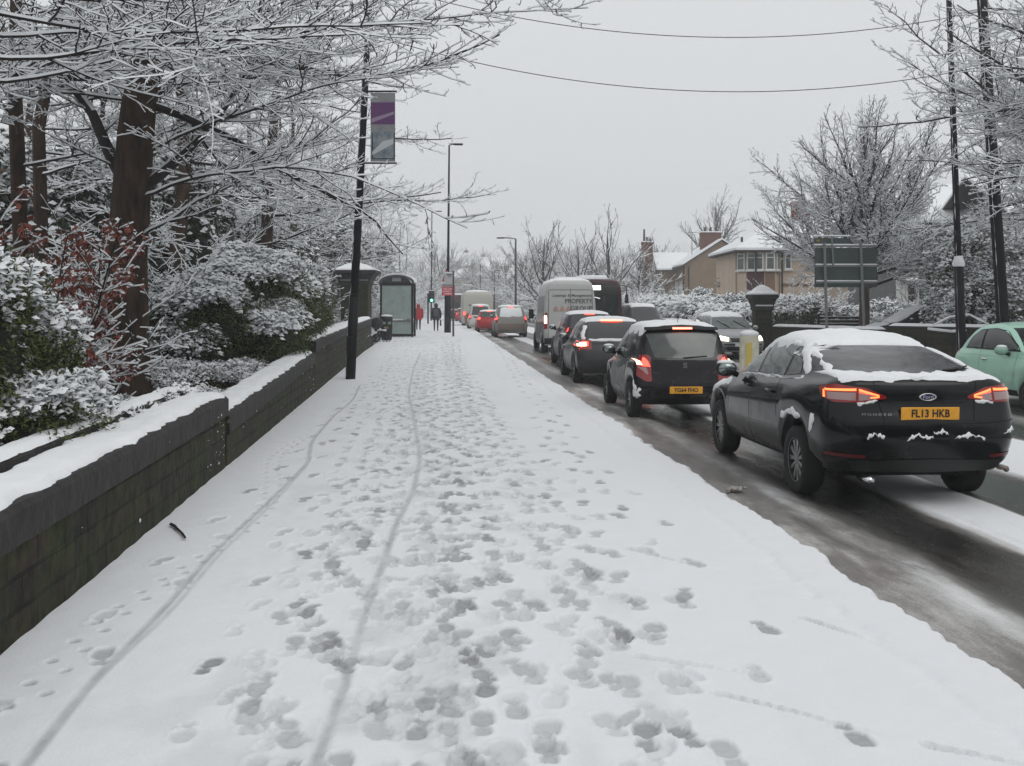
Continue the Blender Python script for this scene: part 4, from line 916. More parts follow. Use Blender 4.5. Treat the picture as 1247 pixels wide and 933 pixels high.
# ------------------------------------------------------------------ stone wall along the park
def stone_mat():
    m = bpy.data.materials.new('sooty_stone'); m.use_nodes = True; n = m.node_tree.nodes; l = m.node_tree.links; b = n['Principled BSDF']
    tc = n.new('ShaderNodeTexCoord'); mp = n.new('ShaderNodeMapping'); mp.inputs['Rotation'].default_value = (0, radians(90), 0)
    sp = n.new('ShaderNodeSeparateXYZ'); l.new(tc.outputs['Object'], sp.inputs[0]); cb = n.new('ShaderNodeCombineXYZ'); l.new(sp.outputs['Y'], cb.inputs['X']); l.new(sp.outputs['Z'], cb.inputs['Y'])
    br = n.new('ShaderNodeTexBrick'); br.inputs['Scale'].default_value = 1; br.inputs['Brick Width'].default_value = .42; br.inputs['Row Height'].default_value = .17; br.inputs['Mortar Size'].default_value = .013; br.inputs['Mortar Smooth'].default_value = .4
    br.inputs['Color1'].default_value = (.040, .029, .020, 1); br.inputs['Color2'].default_value = (.014, .012, .010, 1); br.inputs['Mortar'].default_value = (.005, .005, .004, 1)
    l.new(cb.outputs[0], br.inputs['Vector'])
    nz = n.new('ShaderNodeTexNoise'); nz.inputs['Scale'].default_value = 2.2; nz.inputs['Detail'].default_value = 9; nz.inputs['Roughness'].default_value = .7; l.new(tc.outputs['Object'], nz.inputs['Vector'])
    cr = n.new('ShaderNodeValToRGB'); e = cr.color_ramp.elements; e[0].position = .38; e[0].color = (0, 0, 0, 1); e[1].position = .60; e[1].color = (.9, .9, .9, 1); l.new(nz.outputs[0], cr.inputs[0])
    mx = n.new('ShaderNodeMixRGB'); mx.inputs[2].default_value = (.024, .032, .008, 1); l.new(cr.outputs[0], mx.inputs[0]); l.new(br.outputs[0], mx.inputs[1])
    n3 = n.new('ShaderNodeTexNoise'); n3.inputs['Scale'].default_value = 9; n3.inputs['Detail'].default_value = 8; l.new(tc.outputs['Object'], n3.inputs['Vector'])
    c3 = n.new('ShaderNodeValToRGB'); c3.color_ramp.elements[0].position = .3; c3.color_ramp.elements[0].color = (.4, .4, .4, 1); c3.color_ramp.elements[1].position = .75; c3.color_ramp.elements[1].color = (1.5, 1.4, 1.3, 1); l.new(n3.outputs[0], c3.inputs[0])
    m2 = n.new('ShaderNodeMixRGB'); m2.blend_type = 'MULTIPLY'; m2.inputs[0].default_value = 1; l.new(mx.outputs[0], m2.inputs[1]); l.new(c3.outputs[0], m2.inputs[2])
    l.new(m2.outputs[0], b.inputs['Base Color']); b.inputs['Roughness'].default_value = .85; b.inputs['Specular IOR Level'].default_value = .3
    ad = n.new('ShaderNodeMath'); ad.operation = 'MULTIPLY_ADD'; ad.inputs[1].default_value = -1.2; l.new(br.outputs['Fac'], ad.inputs[0]); l.new(n3.outputs[0], ad.inputs[2])
    bp = n.new('ShaderNodeBump'); bp.inputs['Strength'].default_value = .9; bp.inputs['Distance'].default_value = .02; l.new(ad.outputs[0], bp.inputs['Height']); l.new(bp.outputs[0], b.inputs['Normal'])
    return m
STONE = stone_mat()
COPE = mat('coping_stone', (.016, .014, .013), .8, noise=.6, nscale=5, bump=.7, bscale=12)

def heap(name, x0, x1, y0, y1, zf, thick, parent, m=SNOW, rag=.015, seed=0, step=.045, world_off=(0, 0, 0), tiltf=None):
    nx = max(6, int((x1-x0)/.035)); ny = max(8, int((y1-y0)/step)); xs_ = np.linspace(0, 1, nx+1); ys_ = np.linspace(y0, y1, ny+1)
    U, Y = np.meshgrid(xs_, ys_); e0 = rag*(fbm(Y*5, Y*0+seed, 4, seed)-.5)*2; e1 = rag*(fbm(Y*5+50, Y*0+seed, 4, seed+5)-.5)*2
    X = x0+e0+(x1+e1-x0-e0)*U; V = (Y-y0)/(y1-y0)
    k = np.clip((1-np.abs(2*U-1)**4), 0, 1)**.5*np.clip(np.minimum(V, 1-V)*(y1-y0)/.05, 0, 1)**.5
    Zz = zf(Y)+(thick*k*(.75+.5*fbm(X*6, Y*3, 3, seed+9)))-.004*(1-k)
    co = np.stack([X, Y, Zz], -1).reshape(-1, 3); idx = np.arange((nx+1)*(ny+1)).reshape(ny+1, nx+1)
    q = np.stack([idx[:-1, :-1], idx[:-1, 1:], idx[1:, 1:], idx[1:, :-1]], -1).reshape(-1, 4)
    return np_mesh(name, co, q, m, parent=parent, smooth=True)

WX = -2.16
def wall_section(y0, y1, h0, h1, thick, label, rail=None, seed=0, gl='stone boundary wall along the left of the pavement'):
    root = empty('stone_wall', (-1.985-.0125*y0, y0, 0), .0125); tag(root, label, 'wall', gl); L = y1-y0
    dx = -.004*0
    v = []; ny = max(8, int(L/.25))
    def strip(nm, xa, xb, z0f, z1f, m, bev=.012):
        vs = []; fs = []
        for i in range(ny+1):
            y = L*i/ny; a = z0f(y); c = z1f(y); j = .004*sin(i*3.1)
            vs += [(xa, y, a), (xb+j, y, a), (xb+j, y, c-bev), (xb-bev+j, y, c), (xa+bev, y, c), (xa, y, c-bev)]
        for i in range(ny):
            for k in range(6): fs.append((i*6+k, i*6+(k+1) % 6, (i+1)*6+(k+1) % 6, (i+1)*6+k))
        fs += [tuple(reversed(range(6))), tuple(range(ny*6, ny*6+6))]
        fs = [tuple(reversed(f)) for f in fs]
        return mk(nm, vs, fs, m, root)
    hf = lambda y: h0+(h1-h0)*y/L
    strip('wall_face', -.36, -.02, lambda y: -.2, lambda y: hf(y)-.20, STONE)
    strip('coping', -.42, .015, lambda y: hf(y)-.197, hf, COPE, .03)
    if rail:
        a, b_ = rail
        strip('back_rail', -.62, -.44, lambda y: hf(y)-.35, lambda y: hf(y)+.075, COPE, .02)
        heap('snow_layer', -.63, -.45, 0.02, L-.02, lambda Y: h0+(h1-h0)*Y/L+.075, .035, root, seed=seed+3)
    heap('snow_layer', -.43, -.045, .02, L-.02, lambda Y: h0+(h1-h0)*Y/L, thick, root, seed=seed, rag=.055)
    r = random.Random(seed); e = MB()     # crumbs of snow caught on the rough face
    for k in range(int(L*3)):
        y = r.uniform(.1, L-.1) if r.random() > .6 else L-abs(r.gauss(0, .5)); z = r.uniform(.1, hf(y)-.08); y = min(max(y, .05), L-.05)
        e.sphere((-.02 if z < hf(y)-.2 else .012, y, z), min(.014, abs(r.gauss(.003, .006))+.003), n=6, m=4, sc=(.6, r.uniform(.8, 2.6), r.uniform(.5, 1.3)))
    e.build('snow_crumbs', SNOWT, root)
    # weeds and thin snow fringe where wall meets pavement
    return root
wall_section(-4.5, 11.25, .62, .76, .055, 'nearest length of dark mossy stone wall with a snowy raised back rail', (0, 1), 1)
wall_section(11.33, 20.6, .56, .80, .06, 'middle length of the dark stone wall, its top a step lower than the nearest length', None, 2)
wall_section(20.68, 31.0, 1.02, 1.10, .09, 'farthest and tallest length of the dark stone wall, behind the near black lamp post', None, 3)
wall_section(31.05, 44.6, 1.10, 1.15, .09, 'length of dark stone wall running up to the big gate pier', None, 4)

WFL = mat('leaf_litter_snow', (.30, .30, .30), .9, col2=(.62, .63, .65), nscale=2.5, bump=.9, bscale=9)
vx = np.linspace(-60, -2.5, 90); vy = np.concatenate([np.linspace(-6, 60, 150), np.linspace(62, 200, 50)])
VX, VY = np.meshgrid(vx, vy)
struct(grid_mesh('woodland_floor', vx, vy, .22+.25*np.clip(VY/20, 0, 1)+.18*(fbm(VX*.8, VY*.8, 4, 71)-.5)+np.clip((-VX-6)/30, 0, 1)*1.5*0, WFL), 'structure')
# garden ground right
b = MB(); b.box((60, 120, -.05), (89.4, 280, .30)); struct(b.build('garden_ground', GRD))

# ------------------------------------------------------------------ trees
def rotv(d, ax, a): return Matrix.Rotation(a, 3, ax) @ d
class Tree:
    def __init__(s, seed): s.r = random.Random(seed); s.pl = []
    def line(s, p, d, L, r0, r1, n, wob=.12, up=0.0, flat=0.0):
        pts = [p.copy()]; rad = [r0]; d = d.normalized(); q = p.copy()
        for i in range(n):
            d = d+Vector((s.r.gauss(0, wob), s.r.gauss(0, wob), s.r.gauss(0, wob)*(1-flat)+up)); d.normalize()
            q = q+d*(L/n); pts.append(q.copy()); rad.append(r0+(r1-r0)*(i+1)/n)
        s.pl.append((pts, rad)); return pts, rad
    def at(s, pts, t):
        k = t*(len(pts)-1); i = min(int(k), len(pts)-2); f = k-i
        return pts[i].lerp(pts[i+1], f), (pts[i+1]-pts[i]).normalized()
    def spray(s, pts, rad, L, lvl, P):
        """side shoots in a plane; P = list per level of (spacing, length factor, angle, flat, up, wob, rmin, segs)"""
        if lvl >= len(P): return
        sp, lf, ang, flat, up, wob, rt, ns = P[lvl]
        n = max(1, int(L/sp)); sd = s.r.choice((-1, 1))
        for i in range(n):
            t = (i+s.r.random())/n
            t = .12+.88*t if lvl == 0 else t
            p, d = s.at(pts, t); sd = -sd
            # planar sprays: turn about the axis nearest to vertical
            upv = Vector((0, 0, 1)) if abs(d.z) < .85 else Vector((s.r.gauss(0, 1), s.r.gauss(0, 1), 0)).normalized()
            nrm = upv-d*upv.dot(d); nrm.normalize()
            nrm = rotv(nrm, d, s.r.gauss(0, .25+1.4*(1-flat)))
            d2 = rotv(d, nrm, sd*ang*s.r.uniform(.7, 1.25))
            l2 = L*lf*(1.05-.75*t)*s.r.uniform(.6, 1.2)
            r2 = max(rt, min(np.interp(t*(len(rad)-1), range(len(rad)), rad)*.6, rt+l2*.011))
            a, b = s.line(p, d2, l2, r2, rt*.7, ns, wob, up, flat)
            s.spray(a, b, l2, lvl+1, P)
    def mesh(s, name, snow=.012, mats=None, parent=None, minr=0, thickn=1.0):
        """tubes with a ridge of snow along the upper side"""
        co = []; q = []; mi = []; base = 0
        for pts, rad in s.pl:
            k = len(pts); P_ = np.array([tuple(p) for p in pts]); R_ = np.array(rad)
            T = np.gradient(P_, axis=0); T /= np.linalg.norm(T, axis=1)[:, None]+1e-9
            Uv = np.array([0, 0, 1.0])-T*T[:, 2:3]; ln = np.linalg.norm(Uv, axis=1)
            alt = np.cross(T, np.array([1.0, 0, 0])); alt /= np.linalg.norm(alt, axis=1)[:, None]+1e-9
            Uv = np.where(ln[:, None] < .15, alt, Uv/(ln[:, None]+1e-9)); Sv = np.cross(T, Uv)
            sn = snow*np.clip((ln-.12)*1.3, 0, 1)*np.clip(1.4-R_*6, .5, 1.4)*s.r.uniform(.6, 1.25)
            big = R_.max() > .035
            if big:
                N = 10 if R_.max() > .15 else 7; A_ = np.arange(N)*2*pi/N
                ring = P_[:, None, :]+R_[:, None, None]*(np.cos(A_)[None, :, None]*Uv[:, None, :]+np.sin(A_)[None, :, None]*Sv[:, None, :])
                ring = ring+(sn[:, None, None]*np.clip(np.cos(A_), 0, 1)[None, :, None]**.5)*np.array([0, 0, 1.0])
                # bark irregularity
                co.append(ring.reshape(-1, 3)); mid = np.cos((np.arange(N)+.5)*2*pi/N)
                for i in range(k-1):
                    white = (mid > .45) & (sn[i] > snow*.35)
                    for j in range(N):
                        q.append((base+i*N+j, base+i*N+(j+1) % N, base+(i+1)*N+(j+1) % N, base+(i+1)*N+j)); mi.append(1 if white[j] else 0)
                base += k*N
            else:
                w = (R_*1.05+sn*.18)[:, None]
                ring = np.stack([P_-Uv*R_[:, None], P_+Sv*w, P_+Uv*(R_+sn)[:, None], P_-Sv*w], 1)
                co.append(ring.reshape(-1, 3)); wh = sn > snow*.25
                for i in range(k-1):
                    for j in range(4):
                        q.append((base+i*4+j, base+i*4+(j+1) % 4, base+(i+1)*4+(j+1) % 4, base+(i+1)*4+j)); mi.append(1 if (wh[i] and j in (1, 2)) else 0)
                base += k*4
        if not co: return None
        return np_mesh(name, np.concatenate(co), np.array(q), mats or [TWIG, SNOWT], mi=np.array(mi), parent=parent, smooth=False)

def trunk_obj(root, path, rads, m=BARK, n=18, flare=True, seed=0):
    r = random.Random(seed); P_ = [Vector(p) for p in path]; vs = []; fs = []; k = 0
    dense = []; dr = []
    for i in range(len(P_)-1):
        for j in range(6): t = j/6; dense.append(P_[i].lerp(P_[i+1], t)); dr.append(rads[i]*(1-t)+rads[i+1]*t)
    dense.append(P_[-1]); dr.append(rads[-1])
    for i, (p, rr) in enumerate(zip(dense, dr)):
        for j in range(n):
            a = 2*pi*j/n; f = rr*(1+.07*sin(3*a+seed+i*.12)+.05*sin(7*a+i*.2)+.02*r.gauss(0, 1))
            if flare and p.z-dense[0].z < .5: f *= 1+(.5-(p.z-dense[0].z))*.9*(1+.4*sin(5*a+seed))
            vs.append((p.x+f*cos(a), p.y+f*sin(a), p.z))
    for i in range(len(dense)-1):
        for j in range(n): fs.append((i*n+j, i*n+(j+1) % n, (i+1)*n+(j+1) % n, (i+1)*n+j))
    return mk('trunk', vs, fs, m, root, True)

BEECH = [(.30, .40, .80, .85, .022, .17, .0060, 7), (.125, .38, .80, .8, .045, .22, .0036, 5), (.10, .42, .75, .6, .06, .26, .0028, 3)]
def beech(loc, seed, H=11, r0=.32, lean=(0, 0), limbs=26, z0=3.0, Lm=5.0, bias=None, label='', group='bare snow-laden trees in the park woodland', twig=1.0, name='bare_tree', spec=None, snow=.0095, elev=(.75, -.05), extra=None, mats=None, lr=.26):
    root = empty(name, loc); tag(root, label, 'tree', group)
    T = Tree(seed); r = T.r
    path = [Vector((lean[0]*t*H, lean[1]*t*H, t*H))+Vector((r.gauss(0, .17), r.gauss(0, .14), 0))*(t > 0) for t in (0, .18, .36, .55, .75, 1)]
    rads = [r0, r0*.88, r0*.78, r0*.6, r0*.38, r0*.12]
    path[0].z = -.3
    trunk_obj(root, path, rads, seed=seed)
    for i in range(limbs):
        z = z0+(H-z0)*(i+.5)/limbs; t = z/H
        p, d = T.at(path, min(.99, np.interp(t, (0, .18, .36, .55, .75, 1), (0, .2, .4, .6, .8, 1))))
        a = i*2.4+r.uniform(-.5, .5)
        if bias is not None and r.random() < bias[1]: a = bias[0]+r.gauss(0, .55)
        el = elev[1]+(elev[0]-elev[1])*((z-z0)/(H-z0))**1.1+r.gauss(0, .10)
        L = Lm*(1.1-.65*((z-z0)/(H-z0)))*r.uniform(.75, 1.15)
        d2 = Vector((cos(a)*cos(el), sin(a)*cos(el), sin(el)))
        rr = max(.025, np.interp(t, (0, .36, .75, 1), (r0, r0*.8, r0*.35, .04))*lr)
        pts, rad = T.line(p, d2, L, rr, .008, 14, .10, .010, .3)
        T.spray(pts, rad, L, 0, spec or BEECH)
    if extra: extra(T)
    T.mesh('crown', snow, mats or [TWIG, SNOWT], root)
    return root
LV = []
# the big near trunk and its sweeping limbs over the pavement
g0 = W(158, 15.4); 
def near_extra(T):
    for (z, a, el, L, rr) in ((2.9, 2.75, .95, 3.6, .11), (3.1, .25, .75, 3.4, .09), (4.4, 1.9, 1.0, 4.5, .10)):
        pts, rad = T.line(Vector((z*.04, 0, z)), Vector((cos(a)*cos(el), sin(a)*cos(el), sin(el))), L, rr, .03, 9, .10, .05, 0); T.spray(pts, rad, L, 0, BEECH)
    for (z, a, el, L) in ((3.0, -.5, .22, 5.2), (3.6, .1, .35, 5.0), (4.2, -.9, .15, 6.2), (4.6, .5, .2, 5.6), (2.4, -.2, .45, 4.0), (5.0, -.35, .12, 6.6), (5.6, -1.2, .05, 6.5), (5.4, .9, .12, 5.5), (6.2, -.1, .2, 6.4), (4.4, 2.6, .3, 4.5), (5.2, -2.2, .1, 6.0), (5.8, -1.7, .05, 6.0), (6.4, -.7, .1, 6.5)):
        d = Vector((cos(a)*cos(el), sin(a)*cos(el), sin(el))); p = Vector((z*.03, 0, z))
        pts, rad = T.line(p, d, L, .031, .006, 15, .12, -.004, .3); T.spray(pts, rad, L, 0, BEECH)
beech(g0+Vector((0, 0, .25)), 3, 12, .31, (.045, 0), 22, 4.2, 5.2, None, 'thick brown trunk of the big bare beech standing behind the near wall', extra=near_extra)
beech(W(45, 20, .3), 5, 13, .145, (.035, .0), 22, 3.6, 5.0, (.0, .4), 'slim dark bare tree left of the big beech, beside the red leaves')
beech(W(4, 17, .3), 8, 13, .135, (.01, .01), 20, 3.4, 4.8, (-.3, .4), 'dark bare tree at the very left edge of the woodland')
beech(W(-60, 10.5, .3), 12, 9, .20, (.03, 0), 22, 3.5, 4.6, (.1, .6), 'bare tree just outside the left edge whose branches sweep in at the top left', lr=.17)
beech(W(322, 31, .3), 15, 13, .20, (.02, 0), 24, 3.8, 5.5, (0, .3), 'twin-stemmed bare tree behind the domed evergreen shrub')
proto = beech(W(225, 25, .3), 21, 13, .20, (-.02, 0), 26, 2.6, 5.4, (0, .3), 'leaning bare tree deeper in the wood, right of the big beech')
MID = [(.34, .42, .80, .6, .015, .14, .0080, 5), (.16, .42, .80, .6, .02, .18, .0060, 4), (.13, .42, .75, .5, .03, .18, .0050, 2)]
pm = beech(W(352, 50, .3), 31, 13, .2, (.0, 0), 28, 3.4, 5.4, None, 'bare frosted tree left of the stone gate pier', spec=MID, snow=.0085)
pm2 = beech(W(300, 46, .3), 32, 13, .2, (.0, 0), 26, 2.0, 5.6, None, 'bare frosted tree behind the twin-stemmed tree', spec=MID, snow=.0085)
spots = [(120, 30, 0), (40, 36, 1), (-30, 27, 0), (190, 38, 1), (250, 55, 0), (345, 55, 1), (385, 62, 0), (392, 72, 1), (418, 84, 0), (436, 98, 1), (450, 112, 0), (466, 128, 1), (380, 78, 0), (330, 70, 1), (110, 50, 0), (10, 52, 1), (488, 140, 0), (300, 90, 1), (200, 75, 0), (400, 110, 1), (70, 80, 0), (494, 165, 1)]
WL = ['bare white tree deep in the wood between the slim tree and the big beech', 'bare white tree deep in the wood at far left', 'bare tree at the left edge, partly cut off by the photo edge', 'bare white tree seen just right of the big beech trunk', 'bare frosted tree high behind the domed evergreen', 'bare frosted tree seen through twigs left of the gate pier', 'bare frosted tree standing behind the gate pier', 'bare frosted tree standing behind the bus shelter', 'bare frosted tree whose crown rises above the bus shelter', 'hazy tree right of the shelter, overhanging the pavement', 'hazy tree behind the red-coated walker', 'hazy tree behind the traffic light', 'hazy bare tree in the second row behind the shelter', 'hazy tree far in the wood behind the twin-stemmed tree', 'white tree in the far back of the wood near the slim tree', 'pale tree in the far back of the wood at the left edge', 'faint tree beyond the traffic light', 'faint tree deep in the wood behind the frosted trees', 'faint tree behind the big beech crown', 'faint tree in the last row above the shelter roof', 'faint tree in the far back above the near shrub', 'faintest tree where the woodland meets the sky']
for k, (px, d, w) in enumerate(spots):
    c = copy_tree((pm, pm2)[w]); c.location = W(px, d, .3); c.rotation_euler = (0, 0, k*2.1+.4); sc = .82+.3*((k*37) % 10)/10; c.scale = (sc, sc, sc*(.9+.2*((k*53) % 10)/10)); c['label'] = WL[k]

# wispy understorey thickets
def thicket(seed, H=2.2, n=40, sp=MID, twig=.006):
    T = Tree(seed); r = T.r
    for i in range(n):
        a = r.uniform(0, 6.28); el = r.uniform(.7, 1.4); p = Vector((r.gauss(0, .35), r.gauss(0, .35), -.1)); L = H*r.uniform(.6, 1.2)
        pts, rad = T.line(p, Vector((cos(a)*cos(el), sin(a)*cos(el), sin(el))), L, .014, .005, 7, .12, -.05, 0)
        T.spray(pts, rad, L, 0, [(.16, .36, .8, .3, -.02, .15, .005, 3), (.13, .4, .8, .3, -.02, .15, .0045, 2)])
    return T
def thick_obj(seed, loc, H, label, group, sc=1, name='thicket', snow=.013):
    root = empty(name, loc); tag(root, label, 'shrub', group); root.scale = (sc, sc, sc)
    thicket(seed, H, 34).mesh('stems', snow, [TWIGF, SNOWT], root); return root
TG = 'wispy snow-laden thickets under the woodland trees'
th1 = thick_obj(51, W(203, 24, .3), 2.4, 'wispy snowy thicket just right of the big beech trunk', TG)
th2 = thick_obj(52, W(235, 24, .3), 2.6, 'wispy snowy thicket behind the domed evergreen, left end', TG)
tsp = [(90, 18, 1.1), (20, 15, 1.0), (100, 24, 1.2), (-10, 22, 1.2), (60, 30, 1.4), (170, 27, 1.3), (260, 33, 1.4), (330, 38, 1.3), (362, 44, 1.0), (150, 40, 1.7), (290, 48, 1.7), (215, 50, 1.8), (350, 60, 1.8), (392, 58, 1.2), (440, 70, 1.5), (455, 84, 1.6), (120, 60, 2.2), (20, 46, 2.0), (300, 75, 2.2), (470, 100, 2), (400, 84, 2.2), (484, 125, 2), (240, 90, 2.6), (498, 150, 2.2)]
ord_ = ['behind the red beech leaves', 'at the left edge behind the near laurel', 'between the slim tree and the beech trunk', 'in the left corner of the wood', 'deeper in the wood by the slim tree', 'just behind the big beech trunk', 'behind the middle of the domed evergreen', 'above the right end of the domed evergreen', 'left of the stone gate pier', 'far back behind the beech', 'far back behind the domed evergreen', 'far back in the middle of the wood', 'hazy, left of the pier cap', 'hazy, directly behind the gate pier', 'hazy, behind the bus shelter', 'hazy, beside the shelter roof', 'pale, far back at left', 'pale, far back at the left edge', 'pale, far back above the evergreen', 'faint, behind the red-coated walker', 'faint, far behind the pier', 'faint, by the traffic light', 'faint, last row of the wood', 'faint, where the pavement vanishes']
for k, (px, d, sc) in enumerate(tsp):
    c = copy_tree((th1, th2)[k % 2]); c.location = W(px, d, .25); c.rotation_euler = (0, 0, k*1.7); c.scale = (sc*1.15, sc*1.15, sc); c['label'] = 'wispy snowy thicket, '+ord_[k]

# ------------------------------------------------------------------ evergreen shrubs with snow caps
def leafmat(name, c1, c2): return mat(name, c1, .55, col2=c2, nscale=6, spec=.4)
LEAF1 = leafmat('laurel_leaf', (.018, .035, .008), (.085, .095, .018)); LEAF2 = leafmat('holly_leaf', (.012, .024, .010), (.035, .055, .018)); LEAFB = leafmat('bramble_leaf', (.035, .040, .015), (.10, .085, .03))
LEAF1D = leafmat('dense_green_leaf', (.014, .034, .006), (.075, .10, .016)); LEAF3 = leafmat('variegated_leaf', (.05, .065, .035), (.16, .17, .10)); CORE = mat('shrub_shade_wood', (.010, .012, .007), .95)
RLEAF = leafmat('copper_leaf', (.11, .022, .014), (.24, .055, .03))
def leaf_cloud(name, blobs, n, ls, m, seed, snow_amt=1.0, parent=None, snow_sz=1.4, droop=.3, narrow=.42, shell=(.72, 1.06), wh=SNOWT, patchk=.7, off=.26, lumpk=1.0):
    """blobs = (cx,cy,cz, rx,ry,rz, weight); every leaf a bent quad, snow lying on those facing up"""
    g = np.random.default_rng(seed); ws = np.array([b_[6] for b_ in blobs], float); ws /= ws.sum(); B_ = np.array([b_[:6] for b_ in blobs])
    k = g.choice(len(blobs), n, p=ws); d = g.normal(size=(n, 3)); d /= np.linalg.norm(d, axis=1)[:, None]; d[:, 2] = np.where(d[:, 2] < -.55, -d[:, 2], d[:, 2])
    rr = g.uniform(shell[0], shell[1], n)
    lump = 1+lumpk*(.16*np.sin(d[:, 0]*7+B_[k, 0]*3)*np.sin(d[:, 2]*6+B_[k, 1])+.12*np.sin(d[:, 1]*9+d[:, 2]*5))
    c = B_[k, :3]+d*B_[k, 3:6]*(rr*lump)[:, None]
    nz = d/B_[k, 3:6]; nz /= np.linalg.norm(nz, axis=1)[:, None]
    # leaf axis: outward and drooping
    ax = nz*1.0+g.normal(size=(n, 3))*.75; ax[:, 2] -= droop; ax /= np.linalg.norm(ax, axis=1)[:, None]
    up = np.tile([0, 0, 1.0], (n, 1))+g.normal(size=(n, 3))*.45+nz*.5; sd = np.cross(ax, up); sd /= np.linalg.norm(sd, axis=1)[:, None]+1e-9; nn = np.cross(sd, ax)
    L = ls*g.uniform(.6, 1.3, n)[:, None]; Wd = L*narrow
    p0 = c; p1 = c+ax*L*.5+sd*Wd*.5+nn*L*.06; p2 = c+ax*L-nn*L*.10; p3 = c+ax*L*.5-sd*Wd*.5+nn*L*.06
    co = np.stack([p0, p1, p2, p3], 1).reshape(-1, 3); q = np.arange(4*n).reshape(n, 4); mi = np.zeros(n, int)
    patchy = fbm(c[:, 0]*3+7, c[:, 1]*3+c[:, 2]*3, 2, seed)-.5
    pr = np.clip((nz[:, 2]-off+patchy*patchk*2+(rr-.9)*.8)*2.6, 0, 1)*min(1, .35+.65*snow_amt) if snow_amt <= 1.45 else np.clip((nz[:, 2]+.3+patchy)*snow_amt, 0, 1); s_ = g.random(n) < pr; ns = int(s_.sum())
    cs = c[s_]+ax[s_]*L[s_]*.5; a2 = ax[s_]*np.array([1, 1, .55]); sv = sd[s_]; Ls = L[s_]*snow_sz; Wn = Wd[s_]*snow_sz*1.5; h = Ls*.26
    lift = np.array([0, 0, 1.0])*L[s_]*.08; o0 = cs+lift-a2*Ls*.5; o1 = cs+lift+sv*Wn*.5; o2 = cs+lift+a2*Ls*.5; o3 = cs+lift-sv*Wn*.5; o4 = cs+lift+np.array([0, 0, 1.0])*h
    co2 = np.stack([o0, o1, o2, o3, o4], 1).reshape(-1, 3); b0 = len(co)+np.arange(ns)*5
    tri = np.concatenate([np.stack([b0+i, b0+(i+1) % 4, b0+4, b0+4], 1) for i in range(4)])
    vs = np.concatenate([co, co2]); me = bpy.data.meshes.new(name)
    # quads for leaves, triangles for snow
    lv = np.concatenate([q.ravel(), np.concatenate([np.stack([b0+i, b0+(i+1) % 4, b0+4], 1) for i in range(4)]).ravel()]).astype(np.int32)
    ls_ = np.concatenate([np.arange(n)*4, 4*n+np.arange(4*ns)*3]).astype(np.int32)
    me.vertices.add(len(vs)); me.vertices.foreach_set('co', vs.astype(np.float32).ravel()); me.loops.add(len(lv)); me.loops.foreach_set('vertex_index', lv)
    me.polygons.add(len(ls_)); me.polygons.foreach_set('loop_start', ls_)
    try: me.polygons.foreach_set('loop_total', np.concatenate([np.full(n, 4), np.full(4*ns, 3)]).astype(np.int32))
    except Exception: pass
    me.materials.append(m); me.materials.append(wh); me.polygons.foreach_set('material_index', np.concatenate([np.zeros(n), np.ones(4*ns)]).astype(np.int32))
    me.update(calc_edges=True); me.validate(); o = bpy.data.objects.new(name, me); COL.objects.link(o)
    if parent: o.parent = parent
    return o
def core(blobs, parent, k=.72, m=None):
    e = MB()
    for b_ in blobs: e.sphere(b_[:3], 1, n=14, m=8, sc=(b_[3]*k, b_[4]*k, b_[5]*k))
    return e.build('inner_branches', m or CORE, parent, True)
def shrub(name, loc, label, blobs, n, ls, m, seed, group=None, cat='shrub', **kw):
    root = empty(name, loc); tag(root, label, cat, group); ck = kw.pop('corek', .74)
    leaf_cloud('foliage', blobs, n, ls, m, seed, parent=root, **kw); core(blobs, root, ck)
    e = MB(); r = random.Random(seed)
    for k in range(5): a = r.uniform(0, 6.28); e.tube((r.gauss(0, .1), r.gauss(0, .1), -.2), (blobs[0][0]+cos(a)*.2, blobs[0][1]+sin(a)*.3, blobs[0][2]), .025, .012, 6)
    e.build('stem', BARK, root); return root
p = W(12, 7.6, .2)
shrub('laurel_shrub', (p.x-.42, p.y, .2), 'large laurel-like shrub with thick snow clumps at the left edge behind the wall', [(0, 0, .95, .62, 1.2, .95, 3), (.10, .9, .8, .5, .8, .7, 2), (.55, .2, .45, .45, 1.0, .5, 1.2)], 46000, .044, LEAF1, 1, snow_sz=1.9, snow_amt=1.2, patchk=.6, off=.52)
p = W(70, 9.5, .2)
shrub('bramble_patch', (p.x+.45, p.y-.4, .15), 'low snowy bramble patch against the back of the near wall', [(0, 0, .30, .55, 1.0, .38, 1), (.2, 1.6, .30, .45, 1.2, .34, 1), (.05, -1.8, .25, .4, 1.2, .34, 1)], 15000, .048, LEAFB, 2, snow_sz=1.5, snow_amt=.9)
p = W(122, 12.6, .2)
shrub('bramble_patch', (p.x+.2, p.y, .15), 'low snowy bramble patch at the foot of the big beech', [(0, 0, .14, .6, 1.3, .24, 1), (.5, 1.8, .14, .5, 1.4, .22, 1)], 11000, .045, LEAFB, 3, snow_sz=1.5)
p = W(222, 16.6, .2)
shrub('bramble_patch', (p.x, p.y, .25), 'low snowy bramble patch between the beech foot and the domed evergreen', [(0, 0, .22, .7, 1.4, .34, 1), (.7, 1.0, .2, .5, 1.3, .30, 1)], 13000, .048, LEAFB, 13, snow_sz=1.6)
p = W(318, 20.5, .2)
shrub('evergreen_shrub', (p.x-.15, p.y, .3), 'big domed evergreen shrub with white top and green face behind the wall', [(0, 0, 1.35, 1.15, 2.1, 1.15, 3), (.25, 1.8, 1.2, .95, 1.6, 1.0, 2), (-.5, -1.9, 1.0, .9, 1.2, .95, 2), (.45, -.6, .8, .75, 1.8, .7, 1.5), (.42, 2.6, .8, .6, 1.8, .85, 1.2)], 85000, .055, LEAF1D, 4, snow_sz=2.3, snow_amt=1.4, droop=.6, patchk=.38, off=.44, lumpk=.45, shell=(.84, 1.04))
